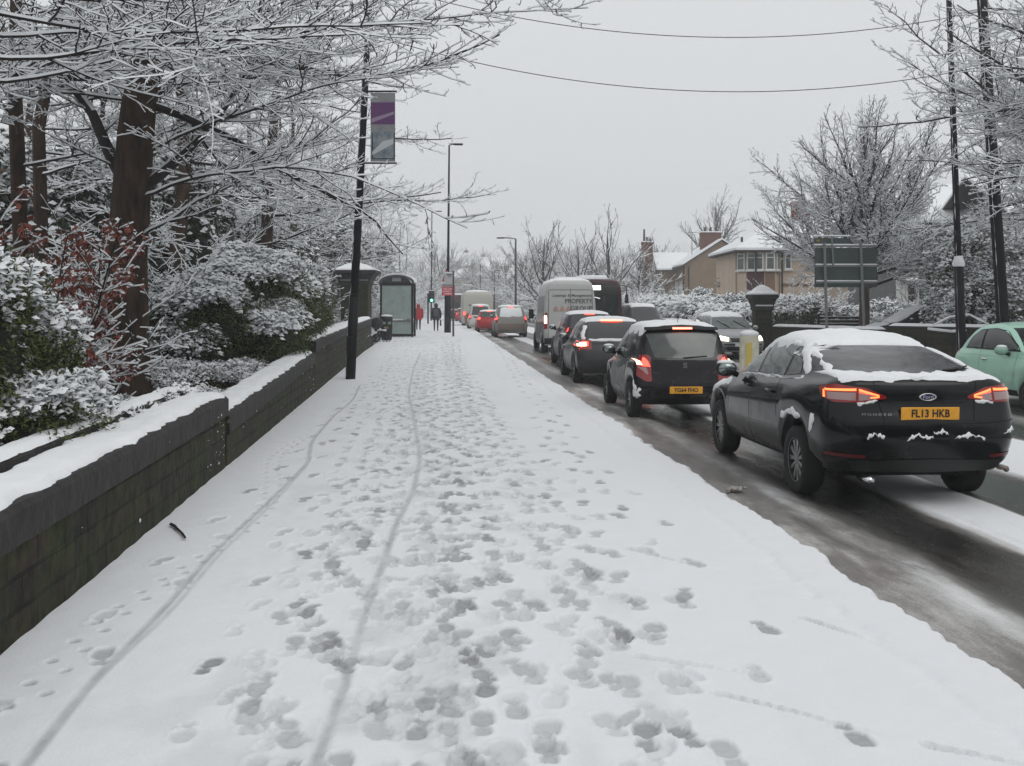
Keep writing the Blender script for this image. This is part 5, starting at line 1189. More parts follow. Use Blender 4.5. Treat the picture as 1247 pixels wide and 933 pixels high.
p = W(226, 18.6, .2)
shrub('evergreen_shrub', (p.x, p.y, .25), 'darker ragged evergreen shrub between the beech trunk and the domed one', [(0, 0, .9, .8, 1.1, .9, 2), (.3, -.8, .55, .6, .9, .55, 1)], 11000, .085, LEAF2, 5, snow_sz=1.2, snow_amt=.75, droop=.7)
# copper beech sapling with dead red leaves
def copper():
    p = W(52, 12.4, .2); root = empty('beech_sapling', (p.x, p.y, .2)); tag(root, 'young copper beech with clinging red brown leaves, left of the big trunk', 'tree')
    T = Tree(77); r = T.r; lv = []
    for i in range(13):
        a = r.uniform(0, 6.28); el = r.uniform(.95, 1.45); L = r.uniform(2.0, 3.5)
        pts, rad = T.line(Vector((r.gauss(0, .1), r.gauss(0, .1), -.1)), Vector((cos(a)*cos(el), sin(a)*cos(el), sin(el))), L, .02, .006, 8, .10, -.01, 0)
        T.spray(pts, rad, L, 0, [(.18, .34, .9, .6, -.02, .12, .005, 4), (.10, .4, .8, .6, -.03, .12, .004, 3)])
    T.mesh('branches', .012, [TWIG, SNOWT], root)
    tips = [pt for pts, rad in T.pl for pt in pts if rad[0] < .012 and pt.z > .2]; r.shuffle(tips); tips = tips[:900]
    blobs = [(t.x, t.y, t.z, .06, .06, .05, 1) for t in tips]
    leaf_cloud('leaves', blobs, 6500, .085, RLEAF, 7, snow_amt=.5, parent=root, shell=(.2, 1.2), narrow=.55, droop=1.2, snow_sz=.9)
copper()
p = W(388, 27, .3)
shrub('bamboo_clump', (p.x-.25, p.y, .3), 'frosted spiky bush between the domed evergreen and the gate pier', [(0, 0, 1.1, .5, 1.4, 1.2, 1), (-.2, 3, 1.2, .5, 1.6, 1.2, 1)], 12000, .12, LEAF3, 9, snow_sz=1.3, narrow=.25, droop=-.1)

hp = shrub('holly_tree', W(245, 34, .3), 'tall dark holly in the shade behind the domed evergreen', [(0, 0, 2.2, 1.5, 1.5, 2.3, 2), (.5, .4, 1.2, 1.4, 1.4, 1.4, 1)], 9000, .16, LEAF2, 61, group='dark hollies in the wood', cat='tree', snow_amt=.45, droop=.7)
for px, d, sc, lb in ((60, 33, 1.0, 'tall dark holly behind the red beech leaves'), (160, 45, 1.5, 'tall dark holly deep behind the big beech trunk'), (330, 48, 1.3, 'tall dark holly left of the gate pier'), (-20, 26, 1.2, 'dark holly at the left edge of the wood'), (408, 66, 1.5, 'tall dark holly behind the gate pier'), (448, 92, 1.6, 'hazy holly behind the bus shelter'), (250, 70, 2.2, 'large dark holly far back in the wood'), (100, 26, 1.1, 'dark holly just left of the big beech trunk'), (200, 29, 1.2, 'dark holly just right of the big beech trunk'), (300, 38, 1.3, 'dark holly above the left shoulder of the domed evergreen'), (372, 56, 1.5, 'dark holly between the dome and the gate pier'), (10, 42, 1.6, 'dark holly far back at the left edge')):
    c = copy_tree(hp); c.location = W(px, d, .3); c.rotation_euler = (0, 0, px*.7); c.scale = (sc, sc, sc); c['label'] = lb
# ------------------------------------------------------------------ street furniture, left side
LG = 'lamp posts along the road'
def lean_pole(name, base, top, r0, r1, label, cat, group, step=None, snowline=True, m=BLACKP):
    root = empty(name, base); tag(root, label, cat, group); v = Vector(top)-Vector(base)
    e = MB()
    if step:
        h, rb_ = step; p = v*(h/v.length); e.tube((0, 0, -.15), p, rb_, rb_*.97, 16); e.tube(p, p+v.normalized()*.08, rb_*.97, r0, 16); e.tube(p, v, r0, r1, 14)
        e.build('column', m, root, True); c = MB(); c.box((0, -rb_*.92, .75), (rb_*1.1, rb_*.3, .5), bev=.01); c.build('access_door', m, root)
    else:
        e.tube((0, 0, -.15), v, r0, r1, 16); e.build('column', m, root, True)
    if snowline:      # snow driven onto one side of the column
        s = MB(); r = random.Random(3); k = 0; P_ = []; R_ = []
        while k < v.length-.4:
            t = k/v.length; rr = (r0+(r1-r0)*t) if not step or k > step[0] else step[1]; p = v*t
            P_.append((p.x-rr*.84, p.y-rr*.58, p.z)); R_.append(max(.001, r.gauss(.003, .006))); k += r.uniform(.04, .25)
        n_ = 6; s.v = [(p[0]+cos(2*pi*j/n_)*q_, p[1]+sin(2*pi*j/n_)*q_, p[2]) for p, q_ in zip(P_, R_) for j in range(n_)]
        s.f = [(i*n_+j, i*n_+(j+1) % n_, (i+1)*n_+(j+1) % n_, (i+1)*n_+j) for i in range(len(P_)-1) for j in range(n_)]; s.m = [0]*len(s.f)
        s.build('driven_snow', SNOWT, root, True)
    return root, v
b0 = W(426, 24.4, 0); t0 = P3(453, -60, 24.4)
lp, v = lean_pole('lamp_post', b0, t0, .098, .066, 'black lamp post beside the wall carrying a purple and blue banner, nearest on the left', 'lamp post', LG, (1.9, .118))
def along(v, z): return v*(z/v.z)
# banner on two arms
def banner():
    root = empty('banner', Vector(b0)+along(v, 4.95)); root.rotation_euler = (0, 0, -A); tag(root, 'purple and blue street banner hanging from the near black lamp post', 'banner')
    e = MB(); e.box((.50, 0, .82), (.56, .012, 1.58)); e.build('cloth', mat('banner_grey', (.20, .20, .21), .8, noise=.2, nscale=4), root)
    e = MB(); e.box((.50, -.009, 1.14), (.55, .004, .50)); e.build('purple_panel', mat('banner_purple', (.10, .035, .12), .8), root)
    e = MB(); e.box((.50, -.009, .40), (.55, .004, .66)); e.build('blue_panel', mat('banner_blue', (.07, .11, .15), .8, col2=(.25, .27, .28), nscale=5), root)
    e = MB(); e.box((.76, -.012, .40), (.02, .004, .6)); e.box((.26, -.012, .40), (.02, .004, .6)); e.box((.5, -.012, .10), (.5, .004, .02)); e.build('panel_frame', BLK, root)
    e = MB(); e.prism([(.26, .18), (.74, .44), (.74, .56), (.50, .50), (.26, .26)], -.016, -.012); e.build('white_swirl', mat('banner_white', (.42, .44, .46), .8), root)
    e = MB(); e.prism([(.24, .92), (.76, 1.12), (.76, 1.18), (.24, 1.02)], -.0145, -.0118); e.build('lilac_band', mat('banner_lilac', (.24, .19, .26), .8), root)
    for z in (.0, 1.64):
        e = MB(); e.tube((.05, 0, z), (.82, 0, z), .018, n=8); e.build('arm', BLACKP, root); e = MB(); e.box((.45, 0, z+.025), (.75, .03, .022), bev=.01); e.build('snow_strip', SNOW, root)
banner()

def lamp(px, pyb, pyt, d, ptx, armdir, label, r0=.09, big=None, arm=.7, m=BLACKP):
    b_ = W(px, d, -.02); t_ = P3(ptx, pyt, d); root, v = lean_pole('lamp_post', b_, t_, r0, r0*.6, label, 'lamp post', LG, big, False, m)
    e = MB(); e.path([v, v+Vector((armdir*arm*.5, 0, .06)), v+Vector((armdir*arm, 0, .06))], .035, 8); e.build('arm', m, root)
    e = MB(); e.box(v+Vector((armdir*(arm+.22), 0, .06)), (.55, .22, .10), bev=.03); e.build('lantern', m, root)
    e = MB(); e.box(v+Vector((armdir*(arm*.6+.2), 0, .125)), (.9, .2, .03), bev=.012); e.build('snow_strip', SNOW, root)
    return root, v
l2, v2 = lamp(545, 405, 177, 66, 547, 1, 'tall black lamp post with a thick base beside the bus stop pole', .085, (3.0, .21), arm=.35)
lamp(525, 392, 258, 118, 526, 1, 'thin hazy lamp post beyond the traffic light', .09, arm=.6)
lamp(628, 395, 291, 78, 628, -1, 'grey lamp post with a long arm beyond the queue, left of the white van', .10, arm=.9, m=mat('grey_pole', (.05, .05, .05), .6))
lamp(585, 390, 322, 145, 585, -1, 'faint distant lamp post above the far end of the queue', .10, arm=.7, m=_m['grey_pole'])
lamp(602, 390, 330, 120, 602, 1, 'faint lamp post above the silver off-roader', .09, arm=.2, m=_m['grey_pole'])

# bus stop pole and signs
def bus_stop():
    d = 58; root = empty('bus_stop', W(552, d, 0), -A); tag(root, 'bus stop pole with a white flag sign in front of the tall lamp post', 'bus stop'); s = d/1300.0
    e = MB(); e.tube((0, 0, -.1), (0, 0, 42*s+1.7), .055, n=10); e.build('pole', mat('bus_pole', (.05, .05, .055), .5), root)
    e = MB(); e.box((-.26, -.03, 3.16), (.44, .04, .62), bev=.01); f = e.build('flag', mat('flag_white', (.42, .42, .43), .5), root)
    e = MB(); e.box((-.22, -.06, 3.36), (.26, .01, .06)); e.box((-.20, -.06, 3.26), (.18, .01, .03)); e.build('flag_marking', INKB, f)
    e = MB(); e.box((-.31, -.03, 2.78), (.56, .04, .17)); f = e.build('grey_plate', mat('flag_grey', (.30, .31, .31), .5), root)
    text('Bus Stop', .13, INKB, f, Matrix.Translation((-.31, -.055, 2.78)) @ FACE, 'sign_lettering', .003)
    e = MB(); e.box((-.26, -.03, 3.49), (.46, .06, .04), bev=.012); e.build('snow_strip', SNOW, root)
INKB = mat('sign_ink', (.03, .03, .03), .6)
bus_stop()
def red_sign():
    d = 64.5; root = empty('road_sign', W(546, d, 0), -A); tag(root, 'red notice board with four white lines of writing on the tall lamp post', 'sign'); s = d/1300.0
    R_ = mat('sign_red', (.55, .008, .03), .5); z0 = 1.7+12*s; z1 = 1.7+25*s; cz = (z0+z1)/2
    e = MB(); e.box((0, 0, cz), (.78, .03, z1-z0), bev=.006); f = e.build('board', R_, root)
    for k, t in enumerate(('WEEKDAYS', 'BUS LANE', 'AHEAD 7-10', 'CAMERAS')):
        text(t, .125, mat('sign_white', (.7, .7, .7), .5), f, Matrix.Translation((0, -.02, z1-.10-k*.145)) @ FACE, 'sign_lettering', .002, 1, 1.05, .003)
    e = MB(); e.tube((0, .03, z0), (0, .03, z1+.05), .04); e.build('bracket', BLACKP, root)
    e = MB(); e.box((.02, 0, z1+.03), (.76, .05, .04), bev=.012); e.build('snow_strip', SNOW, root)
red_sign()
def tri_sign():
    d = 65; root = empty('road_sign', W(544, d, 0), -A); tag(root, 'triangular warning sign turned almost edge on above the red notice board', 'sign'); root.rotation_euler = (0, 0, -A+radians(48))
    e = MB(); e.prism([(-.42, 3.15), (.42, 3.15), (0, 3.9)], -.015, .015); f = e.build('sign_face', mat('sign_back_red', (.30, .03, .04), .6), root)
    e = MB(); e.prism([(-.27, 3.23), (.27, 3.23), (0, 3.72)], -.020, -.016); e.build('sign_panel', mat('sign_pale', (.4, .4, .4), .5), f)
    e = MB(); e.box((0, 0.03, 3.5), (.06, .05, .9)); e.build('bracket', BLACKP, root)
tri_sign()
# traffic light
def tlight():
    d = 98; root = empty('traffic_light', W(525.5, d, 0), -A); tag(root, 'traffic light showing green beyond the walkers', 'traffic light')
    e = MB(); e.tube((-.32, 0, -.1), (-.32, 0, 2.8), .075, n=10); e.build('pole', BLACKP, root)
    e = MB(); e.box((.0, 0, 2.5), (.52, .25, 1.08), bev=.05); h = e.build('signal_head', BLACKP, root)
    for k, c in enumerate(((.05, .004, .004), (.05, .03, .004), None)):
        z = 2.83-k*.33; e = MB(); e.lathe([(.001, -.135), (.11, -.13), (.11, -.10)], c=(.02, 0, z), axis='Y', n=18)
        e.build('signal_lamp', mat('signal_green', (.1, 1, .5), .3, emit=(.10, 1, .42), es=9) if c is None else mat('signal_off%d' % k, c, .4), h)
        e = MB(); e.lathe([(.13, -.13), (.13, -.28)], c=(.02, 0, z), axis='Y', n=18); e.build('visor', BLACKP, h)
    e = MB(); e.box((0, 0, 3.07), (.5, .25, .05), bev=.02); e.build('snow_strip', SNOW, root)
tlight()
# shelter
def shelter():
    d = 56.7; root = empty('bus_shelter', W(483, d, 0), -A); tag(root, 'black framed bus shelter with a curved roof and frosted end panel', 'bus shelter'); s = d/1300.0
    w = 38*s/2*1.0; H_ = 1.7+27*s; FR = BLACKP; GL = mat('frosted_glass', (.27, .33, .31), .25, noise=.16, nscale=2.2, spec=.5)
    for y in (0, 1.5):
        e = MB()
        for x in (-w, w): e.box((x, y, H_/2), (.10, .10, H_), bev=.01)
        e.box((0, y, H_-.04), (2*w-.11, .09, .16)); e.box((0, y, .10), (2*w-.11, .09, .10)); e.build('frame', FR, root)
        e = MB(); e.box((0, y, (H_+.9)/2+.02), (2*w-.11, .03, H_-1.04)); e.build('glass_panel', GL, root)
        e = MB(); e.box((0, y, .5), (2*w-.11, .03, .62)); e.build('glass_panel', GL, root); e = MB(); e.box((0, y-.02, .86), (2*w-.11, .05, .06)); e.build('cross_bar', mat('grey_bar', (.12, .14, .13), .5), root)
    e = MB(); e.box((-w+.0, .75, 1.3), (.03, 1.35, 2.1)); e.build('back_panel', GL, root)
    arc = [(-w*1.12*cos(pi*k/12), H_+.02+.42*sin(pi*k/12)) for k in range(13)]
    e = MB(); e.prism([(x, z) for x, z in arc]+[(x*.88, H_+.0+(z-H_)*.82-.01) for x, z in reversed(arc)], -.12, 1.7); e.build('roof', mat('shelter_roof', (.06, .065, .065), .5), root)
    e = MB(); e.prism([(-w*1.14*cos(pi*k/12), H_+.035+.425*sin(pi*k/12)) for k in range(13)]+[(-w*1.16*cos(pi*k/12), H_+.035+.51*sin(pi*k/12)) for k in range(12, -1, -1)], -.10, 1.68); e.build('roof_snow', SNOW, root)
    e = MB(); e.prism([(-w*.9*cos(pi*k/10), H_+.04+.32*sin(pi*k/10)) for k in range(11)], -.02, .02); e.build('end_panel', mat('dark_panel', (.02, .022, .022), .4), root)
    e = MB(); e.box((0, -.03, H_+.20), (.46, .02, .20)); e.box((0, -.045, H_+.24), (.36, .01, .03)); e.build('end_sign', mat('pale_grey_sign', (.22, .23, .23), .6), root)
    e = MB(); e.box((-.2, .75, .5), (.30, 1.2, .05)); e.build('seat', mat('seat_red', (.15, .02, .02)), root)
shelter()
def bin_():
    d = 52; root = empty('litter_bin', W(471, d, 0), -A); tag(root, 'black litter bin with snow on its lid in front of the shelter', 'litter bin')
    e = MB(); e.lathe([(.001, .0), (.23, .0), (.25, .10), (.28, .75), (.27, .78)], n=20); e.build('bin_body', BLACKP, root, True)
    e = MB(); e.lathe([(.25, .92), (.29, .93), (.30, 1.06), (.26, 1.16), (.001, 1.20)], n=20); [e.box((.24*cos(a), .24*sin(a), .85), (.05, .05, .16)) for a in (0, 1.57, 3.14, 4.71)]; e.build('bin_lid', BLK, root, True)
    e = MB(); e.sphere((0, 0, 1.19), .29, sc=(1, 1, .22), n=16, m=8); e.build('snow_cap', SNOW, root, True)
    e = MB(); e.box((0, -.285, .62), (.22, .01, .10)); e.build('emblem_plate', mat('gold_band', (.2, .17, .1), .5), root)
bin_()
def pram():
    d = 49.5; root = empty('pushchair', W(463, d, 0), radians(70)); tag(root, 'dark pushchair with snow on its seat, parked between gate pier and litter bin', 'pushchair')
    for x, y, r_2 in ((-.25, .3, .19), (.25, .3, .19), (-.22, -.32, .12), (.22, -.32, .12)):
        e = MB(); e.lathe([(r_2*.8, -.02), (r_2, -.02), (r_2, .02), (r_2*.8, .02), (r_2*.8, -.02)], c=(x, y, r_2), axis='X', n=20)
        for k in range(4): a = pi*k/4; e.tube((x, y-cos(a)*r_2*.85, r_2-sin(a)*r_2*.85), (x, y+cos(a)*r_2*.85, r_2+sin(a)*r_2*.85), .008, n=5)
        e.build('wheel', BLK, root)
    e = MB()
    for x in (-.22, .22): e.path([(x, -.32, .12), (x, .25, .62), (x, .50, 1.02)], .018, 6); e.path([(x, .3, .19), (x, -.15, .55)], .018, 6)
    e.tube((-.22, .50, 1.02), (.22, .50, 1.02), .02); e.build('frame', BLACKP, root)
    e = MB(); e.box((0, -.05, .48), (.42, .46, .08), bev=.03); e.box((0, .20, .70), (.42, .08, .46), bev=.03, M=Matrix.Rotation(-.35, 3, 'X')); e.build('seat', mat('dark_cloth', (.012, .012, .014), .9), root)
    e = MB(); e.lathe([(.001, -.22), (.24, -.21), (.26, 0), (.24, .21), (.001, .22)], c=(0, .18, .88), axis='X', n=16); e.build('hood', _m['dark_cloth'], root, True)
    e = MB(); e.box((0, -.08, .55), (.36, .36, .06), bev=.025); e.build('seat_snow', SNOW, root)
pram()
# gate pier
def gate_pier(name, loc, w, H_, label, st, ball=True, sc_cap=1.0, group=None, rz=0, neck=True):
    root = empty(name, loc, rz); tag(root, label, 'gate pier', group)
    e = MB(); e.box((0, 0, (H_-.2)/2-.1), (w, w, H_), bev=.03); e.box((0, 0, .12), (w+.14, w+.14, .5), bev=.04); e.build('shaft', st, root)
    c = MB(); prof = [(w*.5, H_-.22), (w*.56, H_-.20), (w*.57, H_-.05), (w*.72*sc_cap, H_+.22), (w*.82*sc_cap, H_+.26), (w*.82*sc_cap, H_+.38), (w*.55, H_+.46), (w*.30, H_+.62), (.02, H_+.70)]
    c.lathe([(r*1.414, z) for r, z in prof], n=4, ang0=pi/4); c.build('cap', COPE, root)
    s = MB(); s.lathe([(r*1.414, z) for r, z in ((w*.80*sc_cap, H_+.385), (w*.79*sc_cap, H_+.44), (w*.60, H_+.50), (w*.33, H_+.66), (.02, H_+.76))], n=4, ang0=pi/4)
    s.box((0, -w*.54, H_-.02), (w*1.06, .10, .06), bev=.02)
    s.build('cap_snow', SNOW, root)
    if ball:
        e = MB(); e.lathe([(.06, H_+.68), (.09, H_+.74), (.06, H_+.80), (.16, H_+.86), (.23, H_+1.02), (.18, H_+1.18), (.001, H_+1.26)], n=16); e.build('finial', COPE, root, True)
    return root
gp_ = gate_pier('gate_pier', W(434, 45.6, -.05), 1.15, 2.85, 'massive sooty stone gate pier with stepped cap and ball, left of the shelter', STONE, rz=-A)
e = MB()
for k in range(4): e.box((0, 0, k*.12), (.46, .02, .05))
e.box((-.2, 0, .18), (.03, .02, .5)); ns = e.build('notice_board', mat('notice_grey', (.20, .20, .20), .6), None, loc=W(408, 43.5, 1.25)); ns.rotation_euler = (0, 0, -A); tag(ns, 'small grey slatted notice plate on the left of the gate pier', 'notice')
e = MB(); e.box((0, 0, .6), (.06, .06, 1.7)); po = e.build('post', BLK, None); po.parent = ns; po.location = (-.2, .04, -.9)

# people
def person(px, d, h, coat, trousers, label, bag=None, bc=None, hand=0, stride=.12):
    root = empty('person', W(px, d, 0), -A); tag(root, label, 'person'); s = h/1.75
    vs = [(0, 0, .95), (0, 0, 1.15), (0, -.01, 1.38), (0, 0, 1.50), (0, .01, 1.60), (0, .02, 1.68)]
    rad = [.135, .13, .15, .06, .075, .085]; ed = [(0, 1), (1, 2), (2, 3), (3, 4), (4, 5)]
    for sx, st in ((-1, stride), (1, -stride)):
        k = len(vs); vs += [(sx*.10, 0, .88), (sx*.11, st*.6+.03, .50), (sx*.11, st, .09), (sx*.115, st+.14, .05)]; rad += [.095, .065, .045, .04]; ed += [(0, k), (k, k+1), (k+1, k+2), (k+2, k+3)]
        k = len(vs); vs += [(sx*.20, 0, 1.41), (sx*.27, -st*.3, 1.13), (sx*.27, -st*.6+.05, .88), (sx*.265, -st*.6+.07, .79)]; rad += [.065, .05, .036, .03]; ed += [(2, k), (k, k+1), (k+1, k+2), (k+2, k+3)]
    me = bpy.data.meshes.new('person_body'); me.from_pydata([(x*s, y*s, z*s) for x, y, z in vs], ed, []); o = bpy.data.objects.new('body', me); COL.objects.link(o); o.parent = root
    m = o.modifiers.new('skin', 'SKIN'); m.use_smooth_shade = True
    for i, r in enumerate(rad): me.skin_vertices[0].data[i].radius = (r*s, r*s)
    me.skin_vertices[0].data[0].use_root = True; o.modifiers.new('sub', 'SUBSURF').levels = 1; me.materials.append(trousers)
    bpy.context.view_layer.update(); me2 = bpy.data.meshes.new_from_object(o.evaluated_get(bpy.context.evaluated_depsgraph_get())); o.modifiers.clear(); o.data = me2
    c = MB(); prof = [(.235, .72), (.24, .85), (.225, 1.05), (.23, 1.25), (.215, 1.38), (.13, 1.48), (.07, 1.52)]
    c.lathe([(r*s, z*s) for r, z in prof], n=16); c.v = [(x, y*.72, z) for x, y, z in c.v]
    for sx, st in ((-1, stride), (1, -stride)):
        c.path([(sx*.19*s, 0, 1.42*s), (sx*.28*s, -st*.3*s, 1.13*s), (sx*.28*s, (-st*.6+.04)*s, .86*s)], [.085*s, .075*s, .055*s], 10)
    c.build('coat', coat, root, True)
    hd = MB(); hd.sphere((0, -.01*s, 1.62*s), .135*s, sc=(.95, 1.05, 1.15)); hd.build('hood', coat, root, True)
    if bag:
        e = MB(); e.box((0, -.24*s, 1.18*s), (.30*s, .16*s, .42*s), bev=.05); e.build('backpack', bag, root, True)
    if hand:
        e = MB(); e.box((0, 0, -.18), (.10, .26, .40), bev=.03); e.tube((0, -.1, 0), (0, .1, .12), .01, n=5); e.tube((0, .1, 0), (0, -.1, .12), .01, n=5)
        e2 = e.build('carrier_bag', _m['dark_cloth'], None, loc=Vector(W(px, d, 0))+Vector((.30, .02, .70*s))); tag(e2, 'dark carrier bag hanging from the right hand of the walker in black', 'bag')
person(509.5, 73, 1.78, mat('red_coat', (.34, .014, .022), .9), mat('dark_jeans', (.02, .02, .03), .9), 'person in a long red hooded coat walking away beside the shelter', stride=.09)
person(531, 70, 1.82, mat('black_coat', (.012, .013, .02), .9), _m['dark_jeans'], 'person in black with a dark backpack walking away, carrying a bag', mat('grey_backpack', (.06, .065, .07), .8), hand=1)
# fallen twig on the snow
tw = Tree(5); q0 = Vector((*gp(208, 644), .035)); q1 = Vector((*gp(245, 655), .04)); a_, b_ = tw.line(q0, q1-q0, (q1-q0).length*1.25, .014, .008, 6, .10, 0, 1); tw.line(a_[4], Vector((-.3, .6, .1)), .10, .004, .002, 3)
tag(tw.mesh('fallen_twig', .0, [TWIG, SNOWT]), 'dark fallen twig lying on the snow beside the bicycle track', 'twig')
r = random.Random(9); 
for (px, py, lb) in ((898, 601, 'broken lump of icy slush on the near wheel track, beside the black car'),):
    e = MB()
    for k in range(16): e.sphere((r.gauss(0, .07), r.gauss(0, .05), r.uniform(0, .03)), r.uniform(.012, .03), n=6, m=4)
    d = 1.8*FPX/(py-HY) if px < 1000 else CH*FPX/(py-HY); o = e.build('slush_lump', mat('slush_lump', (.35, .33, .31), .6, noise=.5, nscale=25), None, True, W(px, d, -.075 if px < 1000 else .01)); tag(o, lb, 'slush')

# ------------------------------------------------------------------ across the road
# cream illuminated bollard on the snowy island
def bollard():
    d = 24.5; root = empty('bollard', W(912.5, d, -.08)); tag(root, 'cream traffic bollard with snow on top in the middle of the road', 'bollard')
    e = MB(); e.lathe([(.23, 0), (.225, 1.0), (.20, 1.10), (.14, 1.16), (.001, 1.17)], n=20); e.v = [(x, y*.62, z) for x, y, z in e.v]; e.build('shell', mat('bollard_cream', (.52, .50, .40), .5, noise=.2, nscale=4), root, True)
    e = MB(); e.sphere((0, 0, 1.13), .225, sc=(1, .64, .38), n=18); e.build('snow_cap', SNOW, root, True)
    e = MB(); e.box((-.05, -.142, .62), (.14, .012, .62), bev=.004); e.build('yellow_panel', mat('bollard_yellow', (.55, .42, .10), .5), root)
    e = MB(); e.box((0, 0, .03), (.6, .42, .10), bev=.02); e.build('base', BLK, root)
bollard()
b = MB(); b.box((W(912, 24.5).x, 27, -.06), (1.3, 8, .14), bev=.05); struct(b.build('traffic_island', FP))

ll, vv = lean_pole('lamp_post', W(1172, 28, .0), P3(1154, -40, 28), .088, .065, 'tall black lamp post with a collar of snow, standing behind the mint car', 'lamp post', LG, (2.75, .125))
e = MB(); e.lathe([(.14, 2.72), (.16, 2.80), (.09, 3.0)], n=14); sc_ = e.build('snow_collar', SNOW, ll, True); sc_.location = along(vv, 2.8)-Vector((0, 0, 2.8))
tp, tv = lean_pole('telegraph_pole', W(1226, 26.5, .0), P3(1192, -60, 26.5), .155, .115, 'thick dark leaning telegraph pole at the right edge behind the mint car', 'telegraph pole', None, None)

# overhead wires
def wire(pts, label):
    xs3 = np.array([p[0] for p in pts]); cf = np.polyfit(xs3, [p[1] for p in pts], 2); P_ = [P3(x, np.polyval(cf, x), 26.5-(x < 560)*0) for x in np.linspace(1196, 250, 50)]
    e = MB(); e.path(P_, .011, 5); o = e.build('overhead_wire', mat('wire', (.08, .08, .08), .7), None, True); tag(o, label, 'wire', None)
wire([(540, 2), (850, 45), (1050, 37)], 'upper overhead wire sagging across the sky'); wire([(565, 73), (850, 111), (1040, 105)], 'lower overhead wire sagging across the sky')

# road sign seen from behind
def big_sign():
    d = 35; root = empty('direction_sign', W(1030, d, 0), -A); tag(root, 'large green direction sign seen from behind on two leaning posts', 'sign'); s = d/1300.0
    X = lambda px: (px-1030)*s
    Zp = lambda py: 1.7-(py-372)*s
    GB = mat('sign_back', (.040, .060, .055), .6, noise=.2, nscale=2)
    e = MB(); e.box(((X(992)+X(1068))/2, 0, (Zp(302)+Zp(350))/2), (X(1068)-X(992), .03, Zp(302)-Zp(350)), bev=.008); e.build('sign_back', GB, root)
    e = MB(); e.box(((X(991)+X(1036))/2, 0, (Zp(290)+Zp(299))/2), (X(1036)-X(991), .03, Zp(290)-Zp(299)), bev=.006); e.build('upper_panel', GB, root)
    e = MB(); e.box((X(996), -.02, Zp(293)), (.10, .01, .07)); e.build('sticker', mat('sticker', (.25, .19, .03), .6), root)
    for a_, py in ((991, 300), (992, 324), (993, 344)):
        e = MB(); e.box(((X(a_)+X(1068))/2, -.035, Zp(py)), (X(1067)-X(a_), .04, .06)); rl = e.build('rail', mat('galv', (.20, .21, .21), .5, metal=.4), root); e = MB(); e.box(((X(a_)+X(1068))/2, -.04, Zp(py)+.05), (X(1067)-X(a_), .055, .045), bev=.015); e.build('snow_strip', SNOW, rl)
    e = MB(); e.box((X(1013), -.03, Zp(288)+.02), (X(1036)-X(991), .06, .05), bev=.015); e.box((X(1013), -.03, Zp(299)+.03), (X(1036)-X(991), .05, .04), bev=.015); e.build('snow_strip', SNOW, root)
    for x0, x1 in ((1003, 1007), (1047, 1053)):
        e = MB(); e.tube((X(x1), -.09, -.2), (X(x0), -.09, Zp(296)), .048, n=10); e.build('post', mat('galv', (.2, .21, .21)), root)
    e = MB(); e.tube((X(1014), -.08, Zp(325)), (X(1012), -.08, Zp(289)), .03, n=8); e.build('short_post', _m['galv'], root)
big_sign()

gate_pier('gate_pier', W(928, 40, 0), .62, 1.72, 'square stone gate pillar with a snowy pyramid cap beside the silver car', STONE, ball=False, rz=-A)
gate_pier('gate_pier', W(942.5, 52, 0), .5, 1.45, 'smaller far gate pillar with a round snow ball on top, behind the nearer pillar', STONE, ball=False, rz=-A)
# far walls and fences
def far_wall(x0, d0, x1, d1, h, label, th=.35, snow=.08, st=STONE):
    a = W(x0, d0, 0); c = W(x1, d1, 0); v = c-a; L = v.length; root = empty('stone_wall', a, math.atan2(v.y, v.x)-pi/2); tag(root, label, 'wall', 'low stone walls across the road')
    e = MB(); e.box((0, L/2, h/2-.1), (th, L, h+.2)); e.build('wall_face', st, root); e = MB(); e.box((0, L/2, h+.043), (th+.06, L+.02, .085), bev=.03); e.build('coping', COPE, root)
    heap('snow_layer', -th/2-.02, th/2+.02, 0, L, lambda Y: h+.088, snow, root, seed=int(x0), rag=.05, step=.15)
    return root
far_wall(1440, 27, 1085, 33.5, .98, 'low dark stone wall behind the mint car'); far_wall(1075, 34, 945, 39.3, .85, 'low stone wall under the green sign'); far_wall(912, 41, 800, 60, .85, 'low stone wall below the long snowy hedge')
def palings():
    d = 41; root = empty('fence', W(1022, d, .1), -A); tag(root, 'dark horizontal slat fence panel under the green sign', 'fence')
    e = MB()
    for k in range(7): e.box((0, 0, .35+k*.13), (1.55, .03, .07))
    e.build('slats', BLK, root); s_ = MB()
    for k in range(7): s_.box((0, 0, .35+k*.13+.047), (1.55, .05, .022), bev=.008)
    s_.build('slat_snow', SNOW, root)
    for x in (-.8, .8): e = MB(); e.box((x, 0, .6), (.08, .08, 1.3)); e.build('post', BLK, root)
palings()
e = MB(); e.path([(0, 0, 0), (.5, 0, .25), (1.1, .0, .32), (1.7, 0, .02)], .03, 8); e.path([(-.1, .1, -.1), (.6, .1, -.18), (1.3, .1, -.12), (1.9, .1, -.1)], .04, 8); lb = e.build('fallen_branch', SNOW, None, True, W(1136, 31.2, 1.12)); tag(lb, 'snow-covered fallen branches lying on the far wall beside the lamp post', 'branch')

